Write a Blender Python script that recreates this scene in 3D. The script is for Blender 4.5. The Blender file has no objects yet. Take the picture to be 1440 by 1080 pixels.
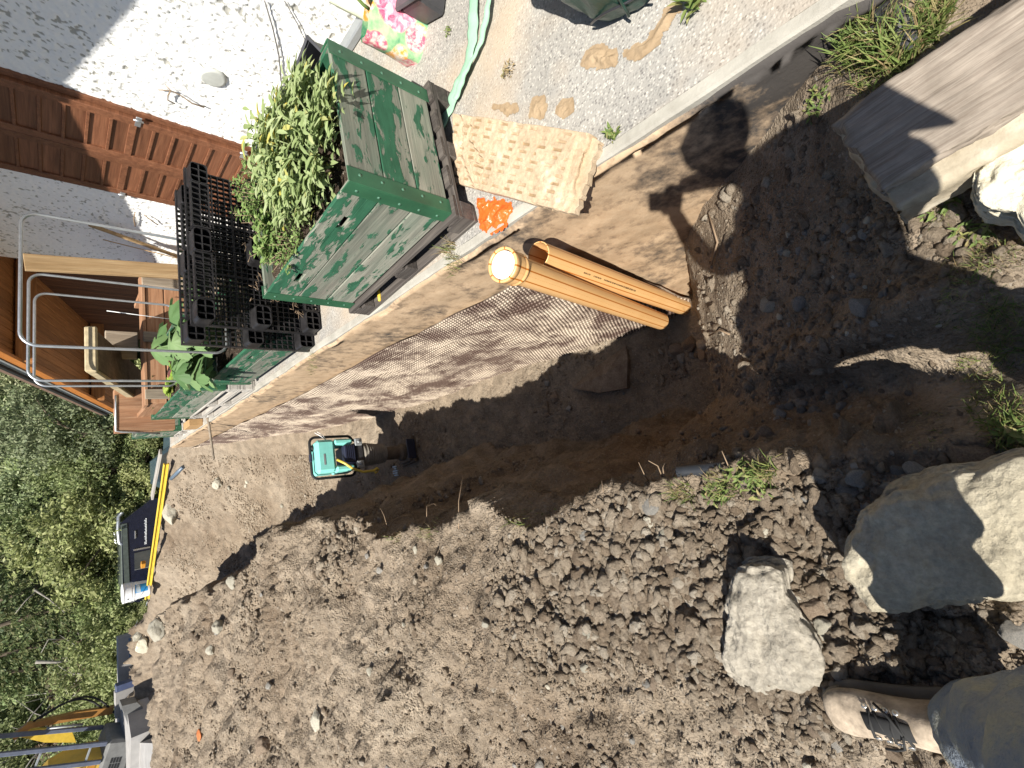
import bpy, bmesh, math, random
import numpy as np
from mathutils import Vector, Matrix

random.seed(7)
RNG = np.random.default_rng(11)
scene = bpy.context.scene
COL = scene.collection

# ------------------------------------------------------------------ camera
FPX, PITCH, YAW, CAMH = 660.0, math.radians(44.5), math.radians(12.2), 1.6
_fh = Vector((math.sin(YAW), math.cos(YAW), 0)); _up = Vector((0, 0, 1))
RT = Vector((math.cos(YAW), -math.sin(YAW), 0))
FW = _fh*math.cos(PITCH) - _up*math.sin(PITCH)
DN = -_fh*math.sin(PITCH) - _up*math.cos(PITCH)
CAM = Vector((0, 0, CAMH))
cd = bpy.data.cameras.new('camera'); cam = bpy.data.objects.new('camera', cd); COL.objects.link(cam)
cd.sensor_fit = 'HORIZONTAL'; cd.sensor_width = 36.0; cd.lens = 36.0*FPX/1440.0
cd.clip_start = 0.02; cd.clip_end = 2000
cam.matrix_world = Matrix(((DN.x, RT.x, -FW.x, 0), (DN.y, RT.y, -FW.y, 0), (DN.z, RT.z, -FW.z, CAMH), (0, 0, 0, 1)))
scene.camera = cam

# ------------------------------------------------------------------ light
ANTI = Vector((0.437, 0.365, -0.822)).normalized()      # the way the sunlight travels
w = bpy.data.worlds.new('World'); scene.world = w; w.use_nodes = True
nt = w.node_tree; nt.nodes.clear()
out = nt.nodes.new('ShaderNodeOutputWorld'); bg = nt.nodes.new('ShaderNodeBackground')
sky = nt.nodes.new('ShaderNodeTexSky'); sky.sky_type = 'NISHITA'; sky.sun_disc = False
sky.sun_elevation = math.asin(-ANTI.z); sky.sun_rotation = math.atan2(-ANTI.x, -ANTI.y)
sky.air_density = 1.0; sky.dust_density = 0.6
bg.inputs['Strength'].default_value = 0.06
nt.links.new(sky.outputs[0], bg.inputs[0]); nt.links.new(bg.outputs[0], out.inputs[0])
sd = bpy.data.lights.new('sun', 'SUN'); sd.energy = 5.0; sd.angle = math.radians(0.5); sd.color = (1, 0.95, 0.86)
so = bpy.data.objects.new('sun', sd); COL.objects.link(so)
so.rotation_euler = ANTI.to_track_quat('-Z', 'Y').to_euler(); so.location = (-8, -6, 14)
vs = scene.view_settings
vs.view_transform = 'Standard'; vs.look = 'None'; vs.gamma = 1; vs.exposure = 0.92; vs.use_curve_mapping = False
scene.display_settings.display_device = 'sRGB'

# ------------------------------------------------------------------ helpers
def ray(x, y): return RT*((540-y)/FPX) + DN*((x-720)/FPX) + FW
def atz(x, y, z): v = ray(x, y); return CAM + v*((z-CAMH)/v.z)
def atx(x, y, X): v = ray(x, y); return CAM + v*(X/v.x)
def aty(x, y, Y): v = ray(x, y); return CAM + v*(Y/v.y)

def hsh(ix, iy, iz, s):
    n = (ix.astype(np.int64)*374761393 + iy.astype(np.int64)*668265263 + iz.astype(np.int64)*2147483647 + s*974634541) & 0xFFFFFFFF
    n = ((n ^ (n >> 13))*1274126177) & 0xFFFFFFFF
    n = ((n ^ (n >> 16))*2246822519) & 0xFFFFFFFF
    return ((n ^ (n >> 15)) & 0xFFFFFF)/float(0xFFFFFF)
def vn(x, y, z=0.0, s=0):
    x, y = np.broadcast_arrays(np.asarray(x, float), np.asarray(y, float)); z = np.broadcast_to(np.asarray(z, float), x.shape)
    ix, iy, iz = np.floor(x), np.floor(y), np.floor(z)
    fx, fy, fz = x-ix, y-iy, z-iz
    fx, fy, fz = (f*f*(3-2*f) for f in (fx, fy, fz))
    r = 0
    for dx in (0, 1):
        for dy in (0, 1):
            for dz in (0, 1):
                r = r + hsh(ix+dx, iy+dy, iz+dz, s)*(fx if dx else 1-fx)*(fy if dy else 1-fy)*(fz if dz else 1-fz)
    return r*2-1
def fbm(x, y, z=0.0, o=4, s=0, g=0.5):
    a, f, t = 1, 1, 0
    for k in range(o):
        t = t + a*vn(np.asarray(x)*f, np.asarray(y)*f, np.asarray(z)*f, s+k*17); a *= g; f *= 2.03
    return t
def worley(x, y, s=0):
    x = np.asarray(x, float); y = np.asarray(y, float); ix, iy = np.floor(x), np.floor(y); best = np.full(x.shape, 9.0)
    for dx in (-1, 0, 1):
        for dy in (-1, 0, 1):
            cx, cy = ix+dx, iy+dy
            px = cx+hsh(cx, cy, cx*0, s); py = cy+hsh(cx, cy, cx*0+1, s)
            best = np.minimum(best, (px-x)**2+(py-y)**2)
    return np.sqrt(best)
def sstep(a, b, x): t = np.clip((x-a)/(b-a), 0, 1); return t*t*(3-2*t)

# ---- meshes
def mesh_np(name, v, f, mat=None, smooth=False):
    """v (n,3), f (m,k) all the same k"""
    me = bpy.data.meshes.new(name); v = np.asarray(v, np.float32); f = np.asarray(f, np.int32)
    me.vertices.add(len(v)); me.vertices.foreach_set('co', v.ravel())
    m, k = f.shape
    me.loops.add(m*k); me.loops.foreach_set('vertex_index', f.ravel())
    me.polygons.add(m); me.polygons.foreach_set('loop_start', np.arange(0, m*k, k, dtype=np.int32))
    try: me.polygons.foreach_set('loop_total', np.full(m, k, np.int32))
    except Exception: pass
    if smooth: me.polygons.foreach_set('use_smooth', np.ones(m, bool))
    me.update(calc_edges=True); me.validate()
    if mat: me.materials.append(mat)
    return me
class MB:
    def __init__(s): s.v = []; s.f = []; s.sm = []
    def add(s, vs, fs, smooth=False):
        b = len(s.v); s.v += [tuple(p) for p in vs]; s.f += [tuple(i+b for i in f) for f in fs]; s.sm += [smooth]*len(fs); return s
    def mesh(s, name, mat=None):
        me = bpy.data.meshes.new(name); me.from_pydata(s.v, [], s.f)
        me.polygons.foreach_set('use_smooth', np.array(s.sm, bool)); me.update()
        if mat: me.materials.append(mat)
        return me
    def box(s, lo, hi, M=None, b=0.0):
        vs, fs = bevbox(hi[0]-lo[0], hi[1]-lo[1], hi[2]-lo[2], b)
        c = [(lo[i]+hi[i])/2 for i in range(3)]
        vs = [Vector((p[0]+c[0], p[1]+c[1], p[2]+c[2])) for p in vs]
        if M: vs = [M @ p for p in vs]
        return s.add(vs, fs)
    def tube(s, pts, r, n=8, cap=True, smooth=True):
        pts = [Vector(p) for p in pts]; rs = r if isinstance(r, (list, tuple)) else [r]*len(pts)
        vs, fs = [], []; ref = None
        for i, p in enumerate(pts):
            t = (pts[min(i+1, len(pts)-1)]-pts[max(i-1, 0)]).normalized()
            if ref is None: ref = t.orthogonal().normalized()
            else: ref = (ref - t*ref.dot(t)).normalized()
            u = ref; w_ = t.cross(u)
            for k in range(n):
                a = 2*math.pi*k/n; vs.append(p+(u*math.cos(a)+w_*math.sin(a))*rs[i])
        for i in range(len(pts)-1):
            for k in range(n): fs.append((i*n+k, i*n+(k+1) % n, (i+1)*n+(k+1) % n, (i+1)*n+k))
        s.add(vs, fs, smooth)
        if cap:
            b = len(s.v)-len(vs); s.f.append(tuple(b+k for k in reversed(range(n)))); s.f.append(tuple(b+(len(pts)-1)*n+k for k in range(n))); s.sm += [False, False]
        return s
    def lathe(s, prof, n=24, M=None, smooth=True, flute=None):
        vs, fs = [], []; pf = [prof[0]]
        for p0, p1 in zip(prof[:-1], prof[1:]):
            d = math.hypot(p1[0]-p0[0], p1[1]-p0[1])
            if smooth and d > .03: e = min(.006, d*.1)/d; pf += [(p0[0]+(p1[0]-p0[0])*q, p0[1]+(p1[1]-p0[1])*q) for q in (e, 1-e)]
            pf.append(p1)
        prof = pf
        for (r, z) in prof:
            for k in range(n):
                a = 2*math.pi*k/n; rr = r*(flute(a, z) if flute else 1); p = Vector((rr*math.cos(a), rr*math.sin(a), z)); vs.append(M @ p if M else p)
        for i in range(len(prof)-1):
            for k in range(n): fs.append((i*n+k, i*n+(k+1) % n, (i+1)*n+(k+1) % n, (i+1)*n+k))
        return s.add(vs, fs, smooth)
    def prism(s, poly, d, M=None):
        """poly: 2-D outline in local XY, extruded +Z by d"""
        n = len(poly); vs = [Vector((p[0], p[1], 0)) for p in poly]+[Vector((p[0], p[1], d)) for p in poly]
        if M: vs = [M @ p for p in vs]
        fs = [tuple(reversed(range(n))), tuple(range(n, 2*n))]+[(i, (i+1) % n, n+(i+1) % n, n+i) for i in range(n)]
        return s.add(vs, fs)
_bb = {}
def bevbox(x, y, z, b=0.0):
    key = (round(x, 4), round(y, 4), round(z, 4), round(b, 4))
    if key in _bb: return _bb[key]
    hx, hy, hz = x/2, y/2, z/2
    if b <= 0:
        vs = [(sx*hx, sy*hy, sz*hz) for sx in (-1, 1) for sy in (-1, 1) for sz in (-1, 1)]
        fs = [(0, 1, 3, 2), (4, 6, 7, 5), (0, 4, 5, 1), (2, 3, 7, 6), (0, 2, 6, 4), (1, 5, 7, 3)]
    else:
        bm = bmesh.new(); bmesh.ops.create_cube(bm, size=1)
        for v in bm.verts: v.co = Vector((v.co.x*x, v.co.y*y, v.co.z*z))
        bmesh.ops.bevel(bm, geom=bm.edges[:], offset=min(b, 0.45*min(x, y, z)), segments=1, affect='EDGES')
        bm.verts.index_update(); vs = [tuple(v.co) for v in bm.verts]; fs = [tuple(v.index for v in f.verts) for f in bm.faces]; bm.free()
    _bb[key] = (vs, fs); return _bb[key]

def link(name, me, parent=None, M=None):
    o = bpy.data.objects.new(name, me); COL.objects.link(o)
    if parent is not None:
        o.parent = parent; o.matrix_parent_inverse = WM[parent.name].inverted()
    if M is not None: o.matrix_basis = M
    WM[o.name] = M.copy() if M is not None else Matrix.Identity(4)
    return o
WM = {}
def thing(name, label, cat, loc, group=None, rotz=0):
    o = bpy.data.objects.new(name, None); COL.objects.link(o); o.empty_display_size = 0.1
    o.location = loc; o.rotation_euler = (0, 0, rotz)
    WM[o.name] = Matrix.Translation(Vector(loc)) @ Matrix.Rotation(rotz, 4, 'Z')
    o['label'] = label; o['category'] = cat
    if group: o['group'] = group
    return o
def tag(o, label, cat, group=None):
    o['label'] = label; o['category'] = cat
    if group: o['group'] = group
    return o
def frame(o, x, z):
    """matrix with origin o, local X along x, local Z near z"""
    x = Vector(x).normalized(); z = Vector(z); y = z.cross(x).normalized(); z = x.cross(y)
    return Matrix(((x.x, y.x, z.x, o[0]), (x.y, y.y, z.y, o[1]), (x.z, y.z, z.z, o[2]), (0, 0, 0, 1)))
def plank(name, parent, c, x, z, L, W, T, mat, b=0.004, warp=0.0):
    """board: long axis x, thickness along z, centred on c"""
    vs_, fs = bevbox(L, W, T, b); me = bpy.data.meshes.new(name)
    if warp:
        vs_ = [(p[0]+random.uniform(-warp, warp), p[1]+random.uniform(-warp, warp), p[2]+random.uniform(-warp, warp)*.4) for p in vs_]
    me.from_pydata(vs_, [], fs); me.materials.append(mat)
    return link(name, me, parent, frame(c, x, z))
def dup(root, M, label=None, group=None):
    """copy of a thing with copies of its parts and sub-parts; M: world matrix"""
    r = root.copy(); COL.objects.link(r); r.matrix_basis = M
    if label: r['label'] = label
    if group: r['group'] = group
    for ch in list(root.children):
        c = ch.copy(); COL.objects.link(c); c.parent = r
        for g in ch.children:
            d = g.copy(); COL.objects.link(d); d.parent = c
    return r

# ---- materials
def newmat(name):
    m = bpy.data.materials.new(name); m.use_nodes = True; n = m.node_tree.nodes; n.clear()
    o = n.new('ShaderNodeOutputMaterial'); b = n.new('ShaderNodeBsdfPrincipled'); m.node_tree.links.new(b.outputs[0], o.inputs[0])
    return m, m.node_tree, b
class NB:
    """small node builder"""
    def __init__(s, name, rough=0.8, spec=0.3, metal=0.0):
        s.m, s.t, s.b = newmat(name); s.b.inputs['Roughness'].default_value = rough; s.b.inputs['Metallic'].default_value = metal
        s.b.inputs['Specular IOR Level'].default_value = spec; s._co = {}
    def n(s, typ, **kw):
        nd = s.t.nodes.new('ShaderNode'+typ)
        for k, v in kw.items(): setattr(nd, k, v)
        return nd
    def L(s, a, b): s.t.links.new(a, b)
    def co(s, kind='Object', scale=(1, 1, 1), rnd=False, rot=(0, 0, 0)):
        tc = s.n('TexCoord'); mp = s.n('Mapping'); mp.inputs['Scale'].default_value = scale; mp.inputs['Rotation'].default_value = rot
        src = tc.outputs[kind]
        if rnd:
            oi = s.n('ObjectInfo'); mu = s.n('VectorMath', operation='SCALE'); cb = s.n('CombineXYZ')
            for i in range(3): s.L(oi.outputs['Random'], cb.inputs[i])
            s.L(cb.outputs[0], mu.inputs[0]); mu.inputs['Scale'].default_value = 37.0
            ad = s.n('VectorMath', operation='ADD'); s.L(src, ad.inputs[0]); s.L(mu.outputs[0], ad.inputs[1]); src = ad.outputs[0]
        s.L(src, mp.inputs[0]); return mp.outputs[0]
    def pos(s, scale=(1, 1, 1)):
        g = s.n('NewGeometry'); mp = s.n('Mapping'); mp.inputs['Scale'].default_value = scale; s.L(g.outputs['Position'], mp.inputs[0]); return mp.outputs[0]
    def noise(s, v, sc, det=4, rough=0.55, dist=0.0):
        nd = s.n('TexNoise'); nd.inputs['Scale'].default_value = sc; nd.inputs['Detail'].default_value = det; nd.inputs['Roughness'].default_value = rough
        nd.inputs['Distortion'].default_value = dist; s.L(v, nd.inputs['Vector']); return nd.outputs['Fac']
    def vor(s, v, sc, feat='F1', out='Distance', rnd=1.0):
        nd = s.n('TexVoronoi', feature=feat); nd.inputs['Scale'].default_value = sc; nd.inputs['Randomness'].default_value = rnd; s.L(v, nd.inputs['Vector']); return nd.outputs[out]
    def ramp(s, f, stops, interp='LINEAR'):
        nd = s.n('ValToRGB'); cr = nd.color_ramp; cr.interpolation = interp
        while len(cr.elements) < len(stops): cr.elements.new(0.5)
        for e, (p, c) in zip(cr.elements, stops): e.position = p; e.color = (*c, 1) if len(c) == 3 else c
        s.L(f, nd.inputs[0]); return nd.outputs[0]
    def g(s, f, a, b):      # grey ramp
        return s.ramp(f, [(a, (0, 0, 0)), (b, (1, 1, 1))])
    def mix(s, f, a, b, mode='MIX'):
        nd = s.n('MixRGB', blend_type=mode)
        for i, x in ((0, f), (1, a), (2, b)):
            if isinstance(x, (int, float)): nd.inputs[i].default_value = x if i == 0 else (x, x, x, 1)
            elif isinstance(x, tuple): nd.inputs[i].default_value = (*x, 1)
            else: s.L(x, nd.inputs[i])
        return nd.outputs[0]
    def mul(s, a, b, op='MULTIPLY'):
        nd = s.n('Math', operation=op)
        for i, x in ((0, a), (1, b)):
            if isinstance(x, (int, float)): nd.inputs[i].default_value = x
            else: s.L(x, nd.inputs[i])
        return nd.outputs[0]
    def col(s, c):
        if isinstance(c, tuple): s.b.inputs['Base Color'].default_value = (*c, 1)
        else: s.L(c, s.b.inputs['Base Color'])
        return s
    def rough(s, c): s.L(c, s.b.inputs['Roughness']); return s
    def bump(s, h, st=0.5, d=0.01):
        nd = s.n('Bump'); nd.inputs['Strength'].default_value = st; nd.inputs['Distance'].default_value = d; s.L(h, nd.inputs['Height']); s.L(nd.outputs[0], s.b.inputs['Normal']); return s

def island(nb): return nb.n('NewGeometry').outputs['Random Per Island']
def orand(nb): return nb.n('ObjectInfo').outputs['Random']

MAT = {}
# dug earth
def soil_mat(name, pal, warm=True):
    a = NB(name, 0.95, 0.1); p = a.pos()
    big = a.noise(p, 0.9, 5, 0.6); mid = a.noise(p, 7, 6, 0.65); fine = a.noise(p, 60, 5, 0.7); sp = a.vor(p, 110, 'F1', 'Color')
    c = a.ramp(big, [(0.30, pal[0]), (0.5, pal[1]), (0.70, pal[2])])
    c = a.mix(0.55, c, a.ramp(mid, [(0.3, (0.25, .25, .25)), (0.7, (0.8, .8, .8))]), 'OVERLAY')
    c = a.mix(0.45, c, a.ramp(fine, [(0.3, (0.25, .24, .23)), (0.7, (0.75, .75, .75))]), 'OVERLAY')
    sep = a.n('SeparateColor'); a.L(sp, sep.inputs[0])
    c = a.mix(a.mul(a.g(sep.outputs[0], 0.96, 0.97), .6), c, (0.34, 0.30, 0.25))      # small pale grit
    a.col(c)
    h = a.mix(0.5, a.noise(p, 45, 6, 0.75), a.vor(p, 42, 'F1')); h2 = a.mix(0.45, h, a.mix(.5, a.vor(p, 105, 'F1'), a.noise(p, 190, 3, 0.7)))
    a.bump(h2, 1.0, 0.034); return a
SO = soil_mat('dug_earth', [(0.162, 0.122, 0.086), (0.246, 0.198, 0.147), (0.300, 0.250, 0.192)])
MAT['soil'] = SO.m
cl = NB('earth_clod', 0.95, 0.1); p = cl.pos(); r = island(cl)
c = cl.ramp(r, [(0, (0.195, 0.148, 0.105)), (0.5, (0.29, 0.233, 0.173)), (0.9, (0.35, 0.292, 0.224)), (1, (0.42, 0.37, 0.30))])
c = cl.mix(0.5, c, cl.ramp(cl.noise(p, 70, 5, .7), [(0.3, (.25, .25, .25)), (.7, (.75, .75, .75))]), 'OVERLAY'); cl.col(c); cl.bump(cl.noise(p, 75, 6, .75), 1.0, 0.025); MAT['clod'] = cl.m
def stone_mat(name, c0, c1, c2, rustc=None):
    a = NB(name, 0.85, 0.25); p = a.co('Object', rnd=True)
    f = a.noise(p, 9, 7, .65); v = a.noise(p, 70, 4, .7)
    c = a.ramp(f, [(.3, c0), (.5, c1), (.7, c2)]); c = a.mix(.5, c, a.ramp(v, [(.3, (.25, .25, .25)), (.7, (.75, .75, .75))]), 'OVERLAY')
    hs = a.n('HueSaturation'); a.L(c, hs.inputs['Color']); a.L(a.ramp(orand(a), [(0, (.65, .65, .65)), (1, (1.2, 1.2, 1.2))]), hs.inputs['Value']); c = hs.outputs[0]
    if rustc: c = a.mix(a.g(a.noise(p, 4, 3, .5), .55, .7), c, rustc)
    a.col(c); a.bump(a.mix(.5, a.noise(p, 30, 6, .7), a.noise(p, 120, 3, .6)), .7, .012); return a.m
MAT['stone'] = stone_mat('grey_stone', (0.17, 0.165, 0.155), (0.26, 0.245, 0.22), (0.35, 0.325, 0.28))
MAT['paleston'] = stone_mat('pale_stone', (0.33, 0.31, 0.26), (0.42, 0.39, 0.31), (0.52, 0.48, 0.40))
MAT['brownston'] = stone_mat('brown_stone', (0.14, 0.10, 0.07), (0.21, 0.16, 0.115), (0.28, 0.22, 0.165))
# sandy boulder with pitted skin
bo = NB('boulder_rock', .9, .2); p = bo.co('Object'); f = bo.noise(p, 5, 7, .6)
c = bo.ramp(f, [(.3, (.33, .29, .21)), (.5, (.43, .385, .29)), (.7, (.50, .455, .355))]); c = bo.mix(.4, c, bo.ramp(bo.noise(p, 60, 5, .7), [(.3, (.2, .2, .2)), (.7, (.8, .8, .8))]), 'OVERLAY')
bo.col(c); bo.bump(bo.mix(.35, bo.noise(p, 38, 7, .75), bo.vor(p, 55)), 1.0, .02); MAT['boulder'] = bo.m
gb_=NB('grey_boulder_rock', .9, .2); p = gb_.co('Object'); f = gb_.noise(p, 6, 7, .65); c = gb_.ramp(f, [(.3, (.26, .235, .19)), (.5, (.36, .325, .265)), (.7, (.45, .41, .34))]); c = gb_.mix(.45, c, gb_.ramp(gb_.noise(p, 50, 5, .7), [(.3, (.2, .2, .2)), (.7, (.8, .8, .8))]), 'OVERLAY'); gb_.col(c); gb_.bump(gb_.mix(.3, gb_.noise(p, 34, 7, .75), gb_.vor(p, 50)), 1.0, .02); MAT['greyboulder'] = gb_.m
# exposed aggregate paving
ag = NB('exposed_aggregate', .85, .25); p = ag.pos()
cellc = ag.vor(p, 95, 'F1', 'Color'); dist = ag.vor(p, 95, 'F1', 'Distance'); sep = ag.n('SeparateColor'); ag.L(cellc, sep.inputs[0])
peb = ag.ramp(sep.outputs[0], [(0, (.17, .16, .15)), (.35, (.27, .26, .24)), (.7, (.36, .345, .315)), (1, (.50, .47, .42))])
c = ag.mix(ag.g(dist, .35, .62), peb, (.30, .285, .26))
sand = ag.noise(p, 1.1, 4, .6); c = ag.mix(ag.mul(ag.g(sand, .48, .66), .75), c, (.40, .32, .235)); c = ag.mix(.35, c, ag.ramp(ag.noise(p, 2.3, 4), [(.3, (.3, .3, .3)), (.7, (.7, .7, .7))]), 'OVERLAY')
ag.col(c); ag.bump(ag.mix(.5, ag.ramp(dist, [(.0, (1, 1, 1)), (.65, (0, 0, 0))]), ag.noise(p, 140, 3)), .7, .006); MAT['aggregate'] = ag.m
kb = NB('kerb_concrete', .85, .25); p = kb.pos(); c = kb.ramp(kb.noise(p, 5, 6, .65), [(.3, (.27, .255, .22)), (.7, (.42, .40, .35))]); kb.col(c); kb.bump(kb.noise(p, 60, 5, .7), .5, .006); MAT['kerb'] = kb.m
# roughcast render
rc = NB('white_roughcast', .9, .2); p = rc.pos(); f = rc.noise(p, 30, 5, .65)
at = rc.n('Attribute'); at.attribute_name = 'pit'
c = rc.ramp(rc.noise(p, 1.7, 4, .6), [(.3, (.80, .80, .79)), (.7, (.86, .86, .85))]); c = rc.mix(rc.g(at.outputs['Fac'], .15, .6), c, (.40, .39, .35)); rc.col(c)  # pits also painted darker, imitating self-shadow in the hollows
rc.bump(rc.mix(.5, f, rc.noise(p, 110, 4, .7)), .8, .006); MAT['roughcast'] = rc.m
def wood(name, cols, grain=14, rough=.7, spec=.3, bumpd=.003, scale=(0.6, 9, 9)):
    a = NB(name, rough, spec); p = a.co('Object', scale, rnd=True); g_ = a.noise(p, 3.0, 6, .6, .6); fine = a.noise(a.co('Object', (1.2, 60, 60), rnd=True), 3, 4, .6)
    c = a.ramp(g_, [(.3, cols[0]), (.5, cols[1]), (.7, cols[2])]); c = a.mix(.45, c, a.ramp(fine, [(.3, (.22, .22, .22)), (.7, (.78, .78, .78))]), 'OVERLAY')
    hs = a.n('HueSaturation'); a.L(c, hs.inputs['Color']); a.L(a.ramp(orand(a), [(0, (.75, .75, .75)), (1, (1.2, 1.2, 1.2))]), hs.inputs['Value'])
    a.col(hs.outputs[0]); a.bump(a.mix(.5, g_, fine), .6, bumpd); a.last = hs.outputs[0]; a.g_ = g_; a.fine = fine; return a
MAT['shutterwood'] = wood('stained_shutter_wood', [(.115, .046, .024), (.165, .068, .035), (.22, .096, .05)], rough=.5, bumpd=.002).m
MAT['soffit'] = wood('stained_soffit_wood', [(.22, .09, .03), (.30, .13, .045), (.38, .17, .06)], rough=.6).m
MAT['orangewood'] = wood('orange_stained_wood', [(.36, .13, .03), (.46, .17, .04), (.52, .21, .06)], rough=.5).m
MAT['darkwood'] = wood('dark_cladding_wood', [(.07, .03, .018), (.10, .045, .026), (.14, .065, .035)], rough=.7).m
MAT['rawwood'] = wood('raw_timber', [(.36, .23, .11), (.46, .31, .16), (.55, .39, .22)], rough=.8).m
MAT['oldwood'] = wood('weathered_timber', [(.17, .135, .10), (.245, .20, .15), (.32, .27, .21)], rough=.85, bumpd=.006).m
MAT['redwood'] = wood('reddish_timber', [(.25, .125, .065), (.34, .18, .10), (.42, .25, .15)], rough=.8).m
MAT['palletwood'] = wood('dark_pallet_wood', [(.045, .038, .034), (.075, .065, .058), (.12, .105, .09)], rough=.85, bumpd=.005).m
MAT['greywood'] = wood('grey_pallet_wood', [(.30, .28, .25), (.42, .39, .35), (.52, .49, .44)], rough=.85).m
# flaking green paint on grey boards
pw = wood('flaking_green_board', [(.15, .145, .12), (.235, .225, .185), (.32, .305, .25)], rough=.8, bumpd=.004)
p = pw.co('Object', (2.2, 7, 7), rnd=True); f = pw.noise(p, 2.6, 7, .62, .3)
mask = pw.g(f, .535, .575); gcol = pw.ramp(pw.noise(p, 6, 4), [(.3, (.02, .085, .045)), (.7, (.04, .13, .075))])
wash = pw.mix(pw.g(pw.noise(p, 1.2, 3), .3, .75), pw.last, pw.mix(.45, pw.last, (.09, .17, .12))); pw.col(pw.mix(mask, wash, gcol)); pw.bump(pw.mix(.6, pw.mix(.5, pw.g_, pw.fine), mask), .8, .004); MAT['greenboard'] = pw.m
pw2 = wood('mostly_green_board', [(.15, .145, .12), (.235, .225, .185), (.32, .305, .25)], rough=.75, bumpd=.004)
p = pw2.co('Object', (1.6, 5, 5), rnd=True); f = pw2.noise(p, 3.4, 7, .66, .4); mask = pw2.g(f, .455, .49)
gcol = pw2.ramp(pw2.noise(p, 6, 4), [(.3, (.018, .08, .042)), (.7, (.032, .125, .068))]); pw2.col(pw2.mix(mask, pw2.mix(.2, pw2.last, (.05, .12, .08)), gcol)); pw2.bump(pw2.mix(.6, pw2.fine, mask), .8, .004); MAT['greenboard2'] = pw2.m
def plain(name, c, rough=.5, spec=.4, metal=0, var=.15, nsc=8, bumpsc=None, bd=.002, bs=.4):
    a = NB(name, rough, spec, metal); p = a.co('Object', rnd=True); k = a.noise(p, nsc, 5, .6)
    lo = tuple(x*(1-var) for x in c); hi = tuple(min(1, x*(1+var)) for x in c); a.col(a.ramp(k, [(.3, lo), (.7, hi)]))
    a.rough(a.ramp(a.noise(p, nsc*2.3, 4), [(.3, (rough*.85,)*3), (.7, (min(1, rough*1.15),)*3)]))
    if bumpsc: a.bump(a.noise(p, bumpsc, 5, .65), bs, bd)
    return a.m
MAT['greenmetal'] = plain('green_painted_metal', (.026, .095, .048), .45, .5, 0, .25, 6)
MAT['rivet'] = plain('dull_rivet', (.10, .22, .15), .4, .5, .3)
MAT['blackplastic'] = plain('black_plastic', (.018, .017, .018), .42, .5, 0, .5, 12, 40, .001)
MAT['darkplastic'] = plain('dark_grey_plastic', (.05, .05, .055), .42, .5, 0, .25, 6)
MAT['galv'] = plain('galvanised_tube', (.46, .48, .50), .38, .5, .8, .12, 20)
MAT['zinc'] = plain('grey_sheet_metal', (.30, .32, .33), .5, .5, .4, .1)
MAT['blackgap'] = plain('black_rubber', (.012, .012, .013), .6, .4)
MAT['brownmetal'] = plain('brown_sheet_metal', (.20, .13, .10), .5, .4, .1)
pp = NB('orange_sewer_pipe', .34, .5); p = pp.co('Object', rnd=True)
at = pp.n('Attribute'); at.attribute_name = 'ang'
wv = pp.mul(at.outputs['Fac'], 1.0); wv = pp.mul(wv, 0.0+1.0); fr = pp.n('Math', operation='FRACT'); pp.L(wv, fr.inputs[0])
line = pp.ramp(fr.outputs[0], [(0, (1, 1, 1)), (.055, (1, 1, 1)), (.07, (0, 0, 0)), (.93, (0, 0, 0)), (.945, (1, 1, 1))])
c = pp.ramp(pp.noise(p, 6, 4), [(.3, (.68, .40, .165)), (.7, (.73, .44, .195))]); pp.col(pp.mix(line, c, (.42, .13, .015))); MAT['pipe'] = pp.m
MAT['pipeplain'] = plain('orange_pipe_plastic', (.68, .37, .13), .35, .5, 0, .06)
MAT['whitecap'] = plain('white_pipe_cap', (.80, .79, .75), .5, .4, 0, .05)
MAT['ink'] = plain('dark_ink', (.05, .025, .012), .7, .2)
MAT['turquoise'] = plain('turquoise_plastic', (.22, .62, .56), .35, .5, 0, .08)
MAT['navy'] = plain('dark_blue_metal', (.018, .022, .045), .4, .5, .1, .2)
MAT['darkmetal'] = plain('dark_engine_metal', (.05, .05, .055), .45, .5, .4, .3, 20)
MAT['bellows'] = plain('dusty_grey_rubber', (.22, .20, .17), .7, .3, 0, .2, 14)
MAT['dustbrown'] = plain('muddy_steel', (.12, .095, .07), .75, .3, 0, .3, 16, 50)
MAT['yellowhose'] = plain('yellow_fuel_hose', (.55, .42, .07), .4, .5, 0, .12)
MAT['yellow'] = plain('yellow_paint', (.60, .42, .05), .5, .4, 0, .12, 9)
MAT['exyellow'] = plain('dusty_yellow_paint', (.58, .37, .06), .5, .4, 0, .15, 4)
MAT['exorange'] = plain('orange_vent', (.42, .19, .02), .5, .4, 0, .12)
MAT['exgrey'] = plain('grey_machine_paint', (.16, .16, .155), .55, .4, 0, .2)
MAT['exblue'] = plain('blue_grey_paint', (.10, .115, .16), .45, .4, 0, .2)
MAT['boomorange'] = plain('orange_brown_paint', (.33, .16, .04), .5, .4, 0, .2)
MAT['strap'] = plain('faded_green_webbing', (.25, .43, .30), .75, .3, 0, .15, 10, 90, .001)
MAT['orangebag'] = plain('orange_plastic_film', (.70, .115, .02), .3, .5, 0, .2, 12, 14, .012, .9)
MAT['greentarp'] = plain('dark_green_tarpaulin', (.008, .05, .036), .32, .5, 0, .3, 5, 9, .01, .6)
MAT['terracotta'] = plain('terracotta_shard', (.42, .14, .05), .8, .3)
MAT['whiteplastic'] = plain('white_plastic', (.76, .77, .78), .4, .5, 0, .05)
MAT['bluelabel'] = plain('blue_label', (.03, .27, .62), .45, .4, 0, .1)
MAT['palelabel'] = plain('pale_label', (.45, .55, .62), .45, .4, 0, .1)
MAT['greyconc'] = plain('grey_concrete', (.30, .29, .28), .85, .25, 0, .15, 4, 50, .004)
MAT['carbody'] = plain('dark_blue_car_paint', (.012, .015, .032), .22, .6, .2, .2)
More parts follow.
